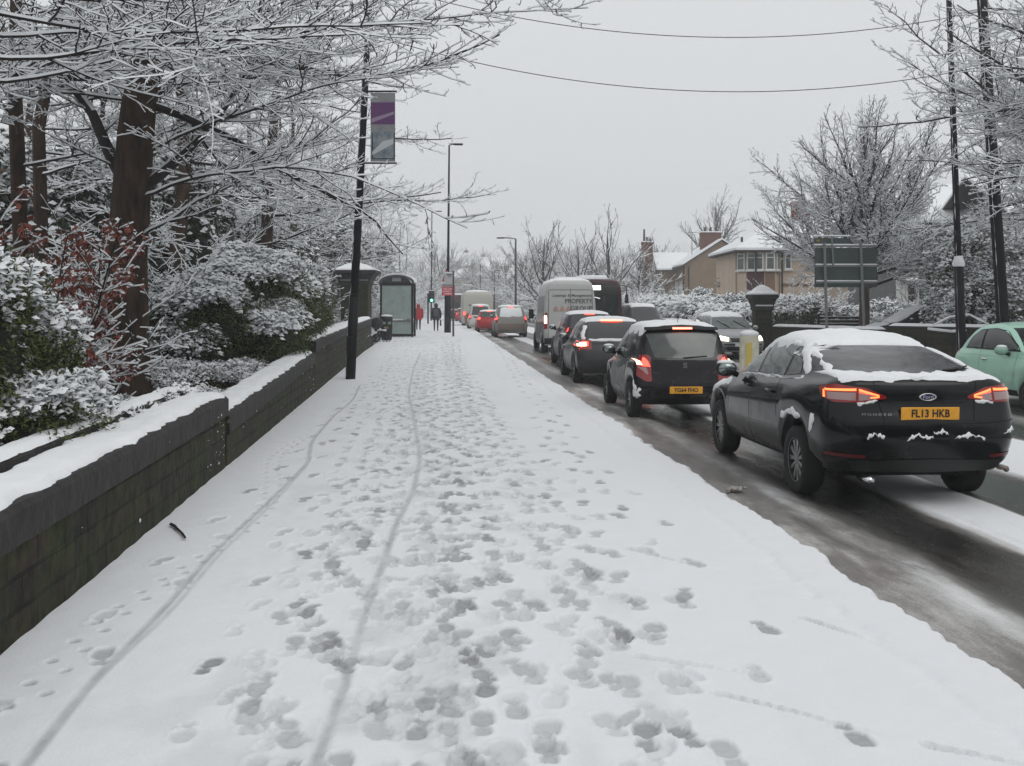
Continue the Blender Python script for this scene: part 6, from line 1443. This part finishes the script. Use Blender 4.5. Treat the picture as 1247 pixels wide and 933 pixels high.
# shrubs and hedges across the road
HG = 'snowy hedges and shrubs across the road'
p = W(1188, 33.8, .1)
for bx in (0,):
    shrub('holly_bush', (p.x, p.y, .1), 'tall variegated snowy evergreen bush between the two black poles', [(.2, 0, 1.3, 1.6, 1.4, 1.7, 3), (1.1, .2, 1.6, 1.5, 1.4, 1.9, 3), (.1, .6, 2.6, 1.3, 1.3, 1.6, 2), (2.2, .5, 1.0, 1.3, 1.2, 1.1, 1.5)], 48000, .105, LEAF3, 21, HG, snow_amt=1.4, snow_sz=1.5, droop=.2, narrow=.5, off=-.15, patchk=1.2)
p = W(1240, 34, .1)
shrub('clipped_bush', (p.x, p.y, .1), 'rounded snow-dusted bush at the right edge behind the leaning pole', [(0, 0, .7, 1.3, 1.2, .9, 1)], 7000, .10, LEAF3, 22, HG, snow_sz=1.2)
p = W(1262, 48, .1)
shrub('copper_hedge', (p.x-.2, p.y, .1), 'dark red leaved hedge at the right edge, seen past the leaning pole', [(0, 0, 1.4, 1.2, 1.5, 1.3, 1)], 5000, .14, mat('wine_leaf', (.09, .008, .015), .7), 23, HG, snow_amt=.3, snow_sz=1)
p = W(1085, 45, .1)
shrub('snowy_bush', (p.x, p.y, .1), 'snow-laden bush below the white doorway', [(0, 0, .8, 1.3, 1.2, .9, 1), (-1.2, .3, .7, 1.0, 1, .8, 1)], 8000, .13, LEAF2, 24, HG, snow_amt=1.2, snow_sz=1.4)
def hedge(px0, px1, d0, d1, h, label, n, m, seed, r=.8, nm='hedge', **kw):
    a = W(px0, d0, .1); c = W(px1, d1, .1); k = max(2, int((c-a).length/(r*1.0))); g = random.Random(seed); bl = []
    for i in range(k+1): t = i/k; q = a.lerp(c, t)-a; bl.append((q.x, q.y, h*.5, r, r, h*.5*g.uniform(.94, 1.04), 1))
    return shrub(nm, a, label, bl, n, kw.pop('ls', .14), m, seed, HG, 'hedge', **kw)
hedge(850, 925, 57, 54, 2.05, 'long clipped dark hedge topped with white snow below the cream house', 9000, LEAF2, 31, .8, snow_amt=1.1, ls=.14)
hedge(868, 908, 50, 48, 1.55, 'shaggy white drooping bush right behind the snow-covered car', 7000, LEAF2, 32, .75, nm='drooping_bush', snow_amt=2.2, droop=1.6, ls=.2, narrow=.2, snow_sz=1.5, shell=(.8, 1.12))
hedge(795, 850, 62, 56, 1.9, 'drooping frosted hedge left of the clipped one', 11000, LEAF2, 33, 1.1, nm='drooping_bush', snow_amt=1.6, droop=1.4, ls=.24, narrow=.2, snow_sz=1.4, shell=(.75, 1.15))
hedge(768, 800, 72, 66, 1.9, 'arching frosted bushes right of the bus', 8000, LEAF3, 34, 1.4, nm='arching_bush', snow_amt=1.8, droop=1.2, ls=.3, narrow=.16, snow_sz=1.3, shell=(.75, 1.2))
hedge(945, 990, 46, 44, 1.9, 'frosted tangle of bushes left of the sign posts', 9000, LEAF3, 35, 1.0, nm='frosted_bush', snow_amt=1.2, ls=.15, narrow=.25, snow_sz=1.3)
hedge(1005, 1045, 47, 46, 1.35, 'frosted low hedge behind the slat fence', 5000, LEAF3, 36, .8, snow_amt=1.2, ls=.15, narrow=.3, snow_sz=1.3)
p = W(854, 90, .5); shrub('round_bush', (p.x, p.y, 1.2), 'small round snowy bush against the tan gable wall', [(0, 0, 1.0, 1.0, .9, .8, 1)], 1800, .22, LEAF2, 37, HG, snow_amt=1.4)

# spruce between the houses
def spruce():
    p = W(892, 72, .3); root = empty('spruce_tree', p); tag(root, 'small drooping snowy conifer between the tan house and the cream house', 'tree')
    e = MB(); e.tube((0, 0, -.2), (.1, 0, 4.6), .10, .02, 8); e.build('trunk', BARK, root)
    r = random.Random(4); bl = []
    for k in range(34):
        z = .8+3.9*(k/34); a = k*2.4; R_ = (1.25-.95*(z-.8)/4.1)*r.uniform(.5, 1.1); bl.append((cos(a)*R_*.8, sin(a)*R_*.8, z, .40, .40, .16, 1))
    leaf_cloud('foliage', bl, 6500, .17, LEAF2, 40, 1.3, root, 1.4, .9, .35, (.3, 1.25))
spruce()

# bare trees on the right
RT = 'bare frosted trees on the right side of the road'
RSP = [(.26, .44, .62, .35, .03, .14, .0075, 5), (.17, .42, .70, .3, .03, .18, .0058, 4), (.14, .45, .75, .3, .04, .2, .005, 3)]
def vase(loc, seed, H, r0, z0, n, L, label, group=RT, el=(.55, 1.3), spec=RSP, snow=.016, mats=None, spread=1, name='bare_tree', m=None, rs=.4):
    root = empty(name, loc); tag(root, label, 'tree', group); T = Tree(seed); r = T.r
    path = [Vector((0, 0, -.3)), Vector((.04, .03, z0*.6)), Vector((.0, .0, z0*1.15)), Vector((.12, 0, z0+(H-z0)*.45)), Vector((.0, .1, H*.86))]
    trunk_obj(root, path, [r0, r0*.85, r0*.8, r0*.4, r0*.1], m or mat('trunk_brown', (.11, .065, .035), .9, col2=(.035, .028, .022), nscale=7, stretch=(1, 1, .3)), 14, seed=seed)
    for i in range(n):
        t = i/n; a = i*2.4+r.uniform(-.4, .4); e_ = el[0]+(el[1]-el[0])*t+r.gauss(0, .12); z = z0*.85+(H*.72-z0*.85)*t**1.2
        p = Vector((.05, .02, z)); l = L*(1.15-.55*t)*r.uniform(.8, 1.15)
        pts, rad = T.line(p, Vector((cos(a)*cos(e_), sin(a)*cos(e_), sin(e_))), l, r0*rs*(1.1-.6*t), .01, 10, .09, .028, 0); T.spray(pts, rad, l, 0, spec)
    T.mesh('crown', snow, mats or [TWIG, SNOWT], root); return root
vase(W(1052, 38, .1), 101, 9.0, .20, 2.6, 38, 4.9, 'bare spreading tree with orange brown trunk behind the green sign', el=(.25, 1.35), spec=[(.20, .40, .62, .35, .03, .15, .006, 5), (.12, .42, .70, .3, .03, .2, .0048, 4), (.10, .45, .75, .3, .04, .24, .004, 3)], snow=.013, rs=.3)
# overhanging tree outside the right edge
def right_tree(px, d, seed, label):
    root = empty('bare_tree', W(px, d, .1)); tag(root, label, 'tree', RT); T = Tree(seed); r = T.r
    path = [Vector((0, 0, -.3)), Vector((-.1, 0, 2.5)), Vector((-.2, 0, 5)), Vector((-.3, 0, 8)), Vector((-.2, 0, 11))]
    trunk_obj(root, path, [.36, .32, .28, .2, .08], seed=3)
    for i in range(46):
        z = 3.4+6.6*i/46; a = pi+r.gauss(0, .85) if i % 5 else r.uniform(0, 6.28); el = .30+.30*(i/46)+r.gauss(0, .14); L = r.uniform(4.6, 7.2)*(1.0-.2*i/46)
        if z > 7: el -= .2
        pts, rad = T.line(Vector((-.2, 0, z)), Vector((cos(a)*cos(el), sin(a)*cos(el), sin(el))), L, .038, .007, 15, .11, -.008, .2)
        T.spray(pts, rad, L, 0, [(.26, .36, .75, .5, .035, .18, .0055, 7), (.13, .40, .75, .5, .045, .24, .0038, 5), (.11, .42, .75, .5, .05, .26, .003, 3)])
    T.mesh('crown', .0105, [TWIG, SNOWT], root)
right_tree(1455, 21, 131, 'overhanging bare tree whose boughs reach in from the top right corner')
right_tree(1400, 29, 137, 'second overhanging bare tree, its twigs crossing behind the two black poles')
vase(W(1300, 36, .1), 104, 9.5, .2, 3.6, 14, 4.6, 'bare frosted tree just beyond the right edge, filling in behind the leaning pole', el=(.1, 1.3))
vase(W(1250, 56, .1), 105, 8.2, .18, 3.0, 22, 4.2, 'bare frosted tree behind the variegated bush, near the pale right-hand house')
FSP = [(.55, .45, .6, .3, .03, .12, .020, 4), (.40, .42, .65, .3, .03, .15, .015, 3), (.34, .42, .65, .3, .03, .15, .013, 2)]
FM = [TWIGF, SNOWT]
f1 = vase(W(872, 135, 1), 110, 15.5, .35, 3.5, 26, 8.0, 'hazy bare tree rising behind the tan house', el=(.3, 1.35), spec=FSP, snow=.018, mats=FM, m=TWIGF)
CSP = [(.75, .42, .55, .3, .03, .10, .022, 4), (.55, .42, .6, .3, .03, .13, .017, 3), (.45, .42, .65, .3, .03, .13, .014, 2)]
f2 = vase(W(740, 92, .2), 111, 8.9, .28, 1.5, 11, 6.6, 'bare tree with wide leaning boughs above the bus', el=(.35, 1.3), spec=CSP, snow=.02, mats=FM, rs=.32, m=TWIG)
for px, d, sc, rz, lb in ((705, 95, .88, 2, 'bare tree with leaning boughs above the white van'), (662, 97, .98, 4.1, 'bare tree with leaning boughs above the silver off-roader'), (765, 120, .85, 1, 'small hazy bare tree right of the bus'), (640, 130, 1.0, 5, 'faint bare tree above the far end of the queue')):
    c = copy_tree(f2); c.location = W(px, d, .2); c.rotation_euler = (0, 0, rz); c.scale = (sc, sc, sc); c['label'] = lb
tl = [(615, 190, 1.0), (640, 170, .9), (665, 150, .85), (600, 230, 1.1), (690, 140, .8), (720, 130, .75), (750, 120, .7), (780, 105, .62), (800, 125, .7), (575, 260, 1.1), (550, 300, 1.2), (530, 240, 1.1), (735, 165, .9), (770, 150, .85), (820, 165, .75), (1100, 95, .75), (1230, 70, .62), (1010, 120, .8), (590, 330, 1.2), (650, 230, 1.2), (700, 200, 1.0), (515, 200, 1.0), (925, 150, .8)]
tn = ['second faint hillside tree from the left', 'faint tree left of the van roof', 'faint tree just above the silver off-roader', 'faint hillside tree above the far queue', 'faint tree over the left of the van', 'faint tree over the middle of the van', 'faint tree over the bus roof', 'low hazy tree right of the bus', 'low hazy tree left of the tall chimney', 'very faint tree beside the bus stop flag', 'faintest tree left of the bus stop flag', 'faint tree in line with the pavement end', 'faint tree in the second row over the bus', 'faint tree in the second row right of the bus', 'faint tree behind the tall brick chimney', 'frosted tree behind the cream house, right end', 'frosted tree in front of the pale right-hand house', 'frosted tree behind the cream house roof', 'faintest tree on the far hillside', 'pale tree high on the far hillside', 'pale tree in the last row over the van', 'faint tree at the far end of the woodland', 'faint tree between tan and cream houses']
for k, (px, d, sc) in enumerate(tl):
    c = copy_tree(f1); c.location = W(px, d, -.2+(max(0, (d-190)/330))**1.3*20); c.rotation_euler = (0, 0, k*1.3+.5); c.scale = (sc, sc, sc*(.72+.1*(k % 3))); c['label'] = tn[k]; c['group'] = RT
c1 = thick_obj(53, W(775, 64, 0), 2.6, 'wispy frosted scrub right of the bus', HG, 1.4)
for k, (px, d, sc, lb) in enumerate(((740, 75, 1.4, 'wispy frosted scrub behind the bus'), (800, 74, 1.1, 'wispy frosted scrub left of the tan house'), (820, 84, 1.2, 'wispy frosted scrub at the tan house corner'), (960, 50, 1.1, 'wispy frosted scrub below the cream house'), (1000, 52, 1.2, 'wispy frosted scrub behind the green sign'), (1150, 40, 1.1, 'wispy frosted scrub left of the variegated bush'), (1225, 42, 1.3, 'wispy frosted scrub by the leaning pole'), (690, 110, 2.6, 'hazy scrub beyond the white van'), (650, 120, 2.8, 'hazy scrub beyond the queue'))):
    c = copy_tree(c1); c.location = W(px, d, 0); c.rotation_euler = (0, 0, k*2); c.scale = (sc, sc, sc); c['label'] = lb
# ------------------------------------------------------------------ houses
TAN = mat('tan_render', (.20, .145, .10), .9, noise=.14, nscale=1.2, bump=.2); CREAM = mat('cream_render', (.54, .43, .34), .9, noise=.08, nscale=1); GREYW = mat('grey_cladding', (.13, .135, .14), .9, noise=.15, nscale=1.5)
PALEW = mat('pale_render', (.36, .36, .36), .9, noise=.08, nscale=1); BRK = mat('chimney_brick', (.13, .06, .045), .9, noise=.3, nscale=4); BROWNP = mat('brown_panel', (.20, .12, .085), .8, noise=.2, nscale=3); MAR = mat('maroon_panel', (.075, .025, .03), .8)
FRM = mat('white_frame', (.62, .62, .60), .5); PANE = mat('house_glass', (.10, .115, .115), .12, noise=.5, nscale=1.2, spec=.7); FASC = mat('dark_fascia', (.03, .028, .028), .7); POT = mat('chimney_pot', (.06, .045, .04), .8)
def window(root, x, y, z, w, h, nx=2, nz=1, rz=0.0, tr=None):
    wd = empty('window', (x, y, z), rz); wd.parent = root
    e = MB(); t = .07
    e.box((0, -.03, h-t/2), (w, .08, t)); e.box((0, -.03, t/2), (w, .08, t))
    for i in range(nx+1): e.box((-w/2+t/2+(w-t)*i/nx, -.031, h/2), (t, .078, h-2*t))
    if tr: e.box((0, -.029, h*tr), (w-.02, .07, t*.8))
    e.build('frame', FRM, wd); e = MB(); e.box((0, -.008, h/2), (w-.05, .012, h-.05)); e.build('pane', PANE, wd)
    e = MB(); e.box((0, -.08, -.05), (w+.15, .18, .07)); sl = e.build('sill', FRM, wd); e = MB(); e.box((0, -.085, .0), (w+.12, .15, .04), bev=.012); e.build('sill_snow', SNOW, wd)
    return wd
def chimney(root, x, y, z0, z1, w, dd, pots=2, m=None):
    e = MB(); e.box((x, y, (z0+z1)/2), (w, dd, z1-z0)); e.box((x, y, z1-.12), (w+.12, dd+.12, .14)); o = e.build('chimney', m or BRK, root)
    for k in range(pots): e = MB(); px_ = x+(k-(pots-1)/2)*w/max(1, pots)*.8; e.lathe([(.13, z1-.05), (.11, z1+.45), (.13, z1+.5), (.10, z1+.5)], c=(px_, y, 0), n=10); e.build('chimney_pot', POT, o, True)
    e = MB(); e.box((x, y, z1+.02), (w+.1, dd+.1, .12), bev=.04); e.build('chimney_snow', SNOW, o)
def slab(name, pts, th, m, parent):
    n = len(pts); up = Vector((0, 0, th)); vs = [Vector(p) for p in pts]+[Vector(p)+up for p in pts]
    return mk(name, vs, [tuple(range(n-1, -1, -1)), tuple(range(n, 2*n))]+[(i, (i+1) % n, n+(i+1) % n, n+i) for i in range(n)], m, parent)
def roofplane(root, pts):
    f = slab('roof', pts, .10, FASC, root); slab('roof_snow', [Vector(p)+Vector((0, 0, .104)) for p in pts], .14, SNOW, f)
# tan gabled house
def tan_house():
    root = empty('house', W(834, 100, -.2), -A); tag(root, 'tan rendered house with a blank gable end and snowy roof', 'house'); Wd = 6.9; L = 8.8; He = 5.75; Hr = 7.95
    e = MB(); e.prism([(0, 0), (Wd, 0), (Wd, He), (Wd/2, Hr), (0, He)], 0, L); e.build('wall', TAN, root)
    for sx in (0, 1):
        xe = -.3 if sx == 0 else Wd+.3; ze = He-.19
        P_ = [(xe, -.25, ze), (Wd/2, -.25, Hr+.02), (Wd/2, L+.2, Hr+.02), (xe, L+.2, ze)]; roofplane(root, P_ if sx else P_[::-1])
    e = MB(); e.box((-.34, L/2, He-.24), (.12, L+.3, .12)); e.build('gutter', FASC, root)
    e = MB(); e.tube((-.06, .35, 0), (-.06, .35, He-.2), .06); e.build('drainpipe', FASC, root); e = MB(); e.tube((.35, -.06, 0), (.35, -.06, He-.25), .06); e.build('drainpipe', FASC, root)
    for y, z in ((2.2, 2.8), (4.6, 2.8), (6.8, 2.8), (2.8, .5), (5.6, .5)): window(root, -.02, y, z, 1.3, 1.4, 2, rz=-pi/2)
    chimney(root, Wd/2-.6, .9+1.5, Hr-.7, Hr+.95, 1.9, .9, 3)
    e = MB(); e.box((2.3, -.02, 5.05), (.25, .06, .35)); e.build('vent', BROWNP, root)
    e = MB(); e.tube((1.0, 2, Hr-1.2), (1.0, 2, Hr+1.0), .03); e.tube((.6, 2, Hr+.9), (1.4, 2, Hr+.9), .02); e.build('aerial', FASC, root)
    # lower wing running to the left behind
    e = MB(); e.prism([(L-3.2, 0), (L+2.6, 0), (L+2.6, 5.4), (L-.3, 7.0), (L-3.2, 5.4)], -1.6, 1.5, axis='X'); e.build('wing_wall', TAN, root)
    roofplane(root, [(-1.9, L-3.4, 5.3), (1.6, L-3.4, 5.3), (1.6, L-.3, 7.05), (-1.9, L-.3, 7.05)])
    chimney(root, -2.55, L-1.0, 3.0, 8.3, 1.05, .9, 3)
    e = MB(); e.tube((-2.85, L-1, 8.3), (-2.85, L-1, 9.6), .12, .09, 8); e.build('tall_pot', POT, root)
tan_house()
# cream house with bay
def cream_house():
    d = 65; root = empty('house', W(903, d, -.2), -A); tag(root, 'cream and brown semi with a curved bay window and hipped snowy roof', 'house'); s = d/1300.0
    X = lambda px: (px-903)*s
    Zp = lambda py: 1.9-(py-372)*s
    He = Zp(306); Wd = X(1098); L = 8
    e = MB(); e.box(((X(950)+Wd)/2, L/2, He/2), (Wd-X(950), L, He)); e.build('wall', CREAM, root)
    e = MB(); e.box((X(950)/2, L/2+.9, He/2), (X(950)-.004, L-1.8, He)); e.build('side_wall', CREAM, root)
    bay = [(0, 1.0), (.35, .25), (1.35, -.25), (X(950)-.35, -.25), (X(950), .15), (X(950), 1.2), (0, 1.2)]
    e = MB(); e.prism(bay, 0, He, axis='Z'); e.build('bay', CREAM, root)
    # bay panels and windows
    def face(i, z0, z1, m, nm, off=.02):
        a = Vector((*bay[i], 0)); c = Vector((*bay[i+1], 0)); v = c-a; n = Vector((v.y, -v.x, 0)).normalized(); mid = (a+c)/2+n*off; e = MB(); e.box((mid.x, mid.y, (z0+z1)/2), (v.length-.06, .05, z1-z0), rz=math.atan2(v.y, v.x)); e.build(nm, m, root); return mid, math.atan2(v.y, v.x), v.length
    for i, m_ in ((1, MAR), (2, BROWNP)):
        mid, rz, w = face(i, Zp(354), Zp(331), m_, 'bay_panel')
    mid, rz, w = face(0, Zp(345), Zp(333), CREAM, 'bay_panel')
    for i in (0, 1, 2, 3):
        a = Vector((*bay[i], 0)); c = Vector((*bay[i+1], 0)); v = c-a; n = Vector((v.y, -v.x, 0)).normalized(); mid = (a+c)/2+n*.05
        if v.length > .5:
            window(root, mid.x, mid.y, Zp(329), v.length-.1, Zp(308)-Zp(329), 2 if v.length > 1 else 1, rz=math.atan2(v.y, v.x), tr=.72)
            if i in (1, 2): window(root, mid.x, mid.y, Zp(372), v.length-.1, Zp(355)-Zp(372), 2, rz=math.atan2(v.y, v.x))
    window(root, X(959.5), -.03, Zp(328), .42, Zp(309)-Zp(328), 1, tr=.72); window(root, X(1020), -.03, Zp(335), 1.2, 1.2, 2)
    e = MB(); e.box(((X(950)+Wd)/2, -.02, Zp(347)), (Wd-X(950)-.1, .05, .16)); e.build('string_course', BROWNP, root)
    e = MB(); e.tube((X(918)+.05, -.28, 0), (X(918)+.05, -.28, He-.1), .055); e.tube((X(950)+.1, -.1, 0), (X(950)+.1, -.1, He-.1), .05); e.build('drainpipe', FASC, root)
    Hr = 1.9+108*s; rx0, rx1 = X(968), X(1040); ex0, ex1, ey0, ey1 = -.5, Wd+.5, -.55, L+.4; ym = L*.45; ze = He-.05
    roofplane(root, [(ex0, ey0, ze), (ex1, ey0, ze), (rx1, ym, Hr), (rx0, ym, Hr)]); roofplane(root, [(ex0, ey1, ze), (ex0, ey0, ze), (rx0, ym, Hr)])
    roofplane(root, [(ex1, ey0, ze), (ex1, ey1, ze), (rx1, ym, Hr)]); roofplane(root, [(ex1, ey1, ze), (ex0, ey1, ze), (rx0, ym, Hr), (rx1, ym, Hr)])
    chimney(root, X(994), ym, Hr-.8, 1.9+133*s, 1.0, .8, 2, mat('red_brick', (.20, .055, .045), .9, noise=.3, nscale=4))
    for px_ in (906, 948): e = MB(); e.box((X(px_), .6, He+.75), (.12, .12, .3)); e.build('roof_vent', FASC, root)
cream_house()
# grey house with white porch
def grey_house():
    d = 54; root = empty('house', W(1093, d, -.1), -A); tag(root, 'dark grey clad house with a small white doorway, behind the frosted trees', 'house'); s = d/1300.0
    X = lambda px: (px-1093)*s
    Zp = lambda py: 1.8-(py-372)*s
    Wd = X(1250); He = Zp(272); L = 8
    e = MB(); e.box((Wd/2, L/2, He/2), (Wd, L, He)); e.build('wall', GREYW, root)
    Hr = He+2.2; roofplane(root, [(-.4, -.5, He-.1), (Wd+.4, -.5, He-.1), (Wd+.4, L/2, Hr), (-.4, L/2, Hr)]); roofplane(root, [(Wd+.4, L+.5, He-.1), (-.4, L+.5, He-.1), (-.4, L/2, Hr), (Wd+.4, L/2, Hr)])
    e = MB(); e.prism([(L/2-.0, Hr-.05), (0, He), (L, He)], .02, .2, axis='X'); e.build('gable', GREYW, root); e = MB(); e.prism([(L/2-.0, Hr-.05), (0, He), (L, He)], Wd-.2, Wd-.02, axis='X'); e.build('gable', GREYW, root)
    for px_, py, w, h in ((1118, 300, 1.2, 1.3), (1140, 300, 1.0, 1.3), (1205, 300, 1.4, 1.3), (1125, 365, 1.3, 1.6), (1212, 365, 1.6, 1.5)): window(root, X(px_), -.03, Zp(py), w, h, 2)
    e = MB(); e.box((X(1102), -.35, Zp(375)+1.0), (.90, .7, 2.15)); e.build('porch', FRM, root); e = MB(); e.box((X(1104), -.72, Zp(375)+.9), (.36, .05, 1.5)); e.build('door', mat('brown_door', (.035, .02, .018), .6), root)
    slab('porch_roof', [(X(1090), -.95, Zp(345)), (X(1114), -.95, Zp(345)), (X(1112), -.02, Zp(335)), (X(1092), -.02, Zp(335))], .18, SNOW, root)
grey_house()
def pale_house():
    d = 48; root = empty('house', W(1232, d, -.1), -A); tag(root, 'pale grey house wall at the right edge of the photo', 'house'); s = d/1300.0; He = 1.8+112*s; Wd = 7; L = 8
    e = MB(); e.box((Wd/2, L/2, He/2), (Wd, L, He)); e.build('wall', PALEW, root)
    roofplane(root, [(-.4, -.5, He-.1), (Wd+.4, -.5, He-.1), (Wd+.4, L/2, He+2), (-.4, L/2, He+2)]); roofplane(root, [(Wd+.4, L+.5, He-.1), (-.4, L+.5, He-.1), (-.4, L/2, He+2), (Wd+.4, L/2, He+2)])
    window(root, 1.6, -.03, 3.2, 1.3, 1.2, 2); window(root, 1.6, -.03, .8, 1.6, 1.3, 2)
pale_house()
# distant hillside houses, roofs white
def far_house(px, d, z, w, h, label, rz):
    root = empty('distant_house', W(px, d, z), rz); tag(root, label, 'house', 'distant hillside houses')
    e = MB(); e.box((0, 0, h/2-1), (w, 7, h+2)); e.build('wall', mat('distant_wall', (.16, .13, .11), .9), root); e = MB(); e.prism([(-w/2-.3, h-.1), (w/2+.3, h-.1), (0, h+2.6)], -3.8, 3.8); rf = e.build('roof', SNOW, root)
    chimney(root, w*.2, -1, h+1, h+3.6, .9, .8, 1)
    window(root, -w/4, -3.53, 2.6, 1.2, 1.2, 2); window(root, w/4, -3.53, 2.6, 1.2, 1.2, 2)
hz_ = ((566, 290, 4.2, 9, 5, 'faint snow-roofed house on the hillside, farthest left', .3), (582, 330, 9, 10, 5, 'faint snow-roofed house high above the queue', 1.2), (598, 270, 4, 10, 5, 'faint snow-roofed house above the cream van', -.4), (612, 310, 8, 11, 5, 'faint snow-roofed house left of the grey lamp post', 1.0), (625, 250, 3, 9, 5, 'faint snow-roofed house right of the grey lamp post', .2), (560, 345, 11, 10, 5, 'faintest house near the hilltop', .8), (770, 135, .5, 9, 4.4, 'hazy snow-roofed house left of the tall chimney', .2))
for a in hz_: far_house(*a)
# church-like spire right of the bus
e = MB(); e.tube((0, 0, 0), (0, 0, 7.0), .45, .35, 8); e.lathe([(.7, 7.0), (.9, 7.1), (.25, 8.6), (.001, 11.5)], n=8); sp_ = e.build('spire', mat('spire_stone', (.08, .075, .07), .9), None, False, W(753, 210, .5)); tag(sp_, 'thin hazy spire rising above the trees right of the bus', 'spire')

# ------------------------------------------------------------------ haze: snow-laden air
def haze():
    m = bpy.data.materials.new('haze_air'); m.use_nodes = True; n = m.node_tree.nodes; l = m.node_tree.links
    n.remove(n['Principled BSDF']); v = n.new('ShaderNodeVolumePrincipled'); v.inputs['Color'].default_value = (.93, .94, .95, 1); v.inputs['Density'].default_value = .0014; v.inputs['Anisotropy'].default_value = .2
    l.new(v.outputs[0], n['Material Output'].inputs['Volume'])
    e = MB(); e.box((0, 290, 29), (1240, 760, 62)); o = e.build('haze', m); o['kind'] = 'stuff'; o['label'] = 'pale snowy haze in the air'
haze()
# dark mass of trees added out of view, for the car paint to reflect
bl = [(x, -26+4*sin(x), 4.5, 3.2, 2.5, 5.0+1.5*sin(x*1.7), 1) for x in range(-36, 46, 4)]
wd = leaf_cloud('wood', bl, 9000, .9, mat('added_wood_leaf', (.018, .020, .014), .9), 88, .45, None, 1.1, .3, .6, (.5, 1.05)); struct(wd, 'stuff', 'dark wood added behind the viewer for car reflections')
co_ = core(bl, None, .8, mat('added_wood_mass', (.012, .012, .010), .95)); co_.name = 'added_wood_core'; struct(co_, 'stuff', 'dark wood added behind the viewer for car reflections')
scene.cycles.volume_step_rate = 5; scene.cycles.volume_bounces = 1
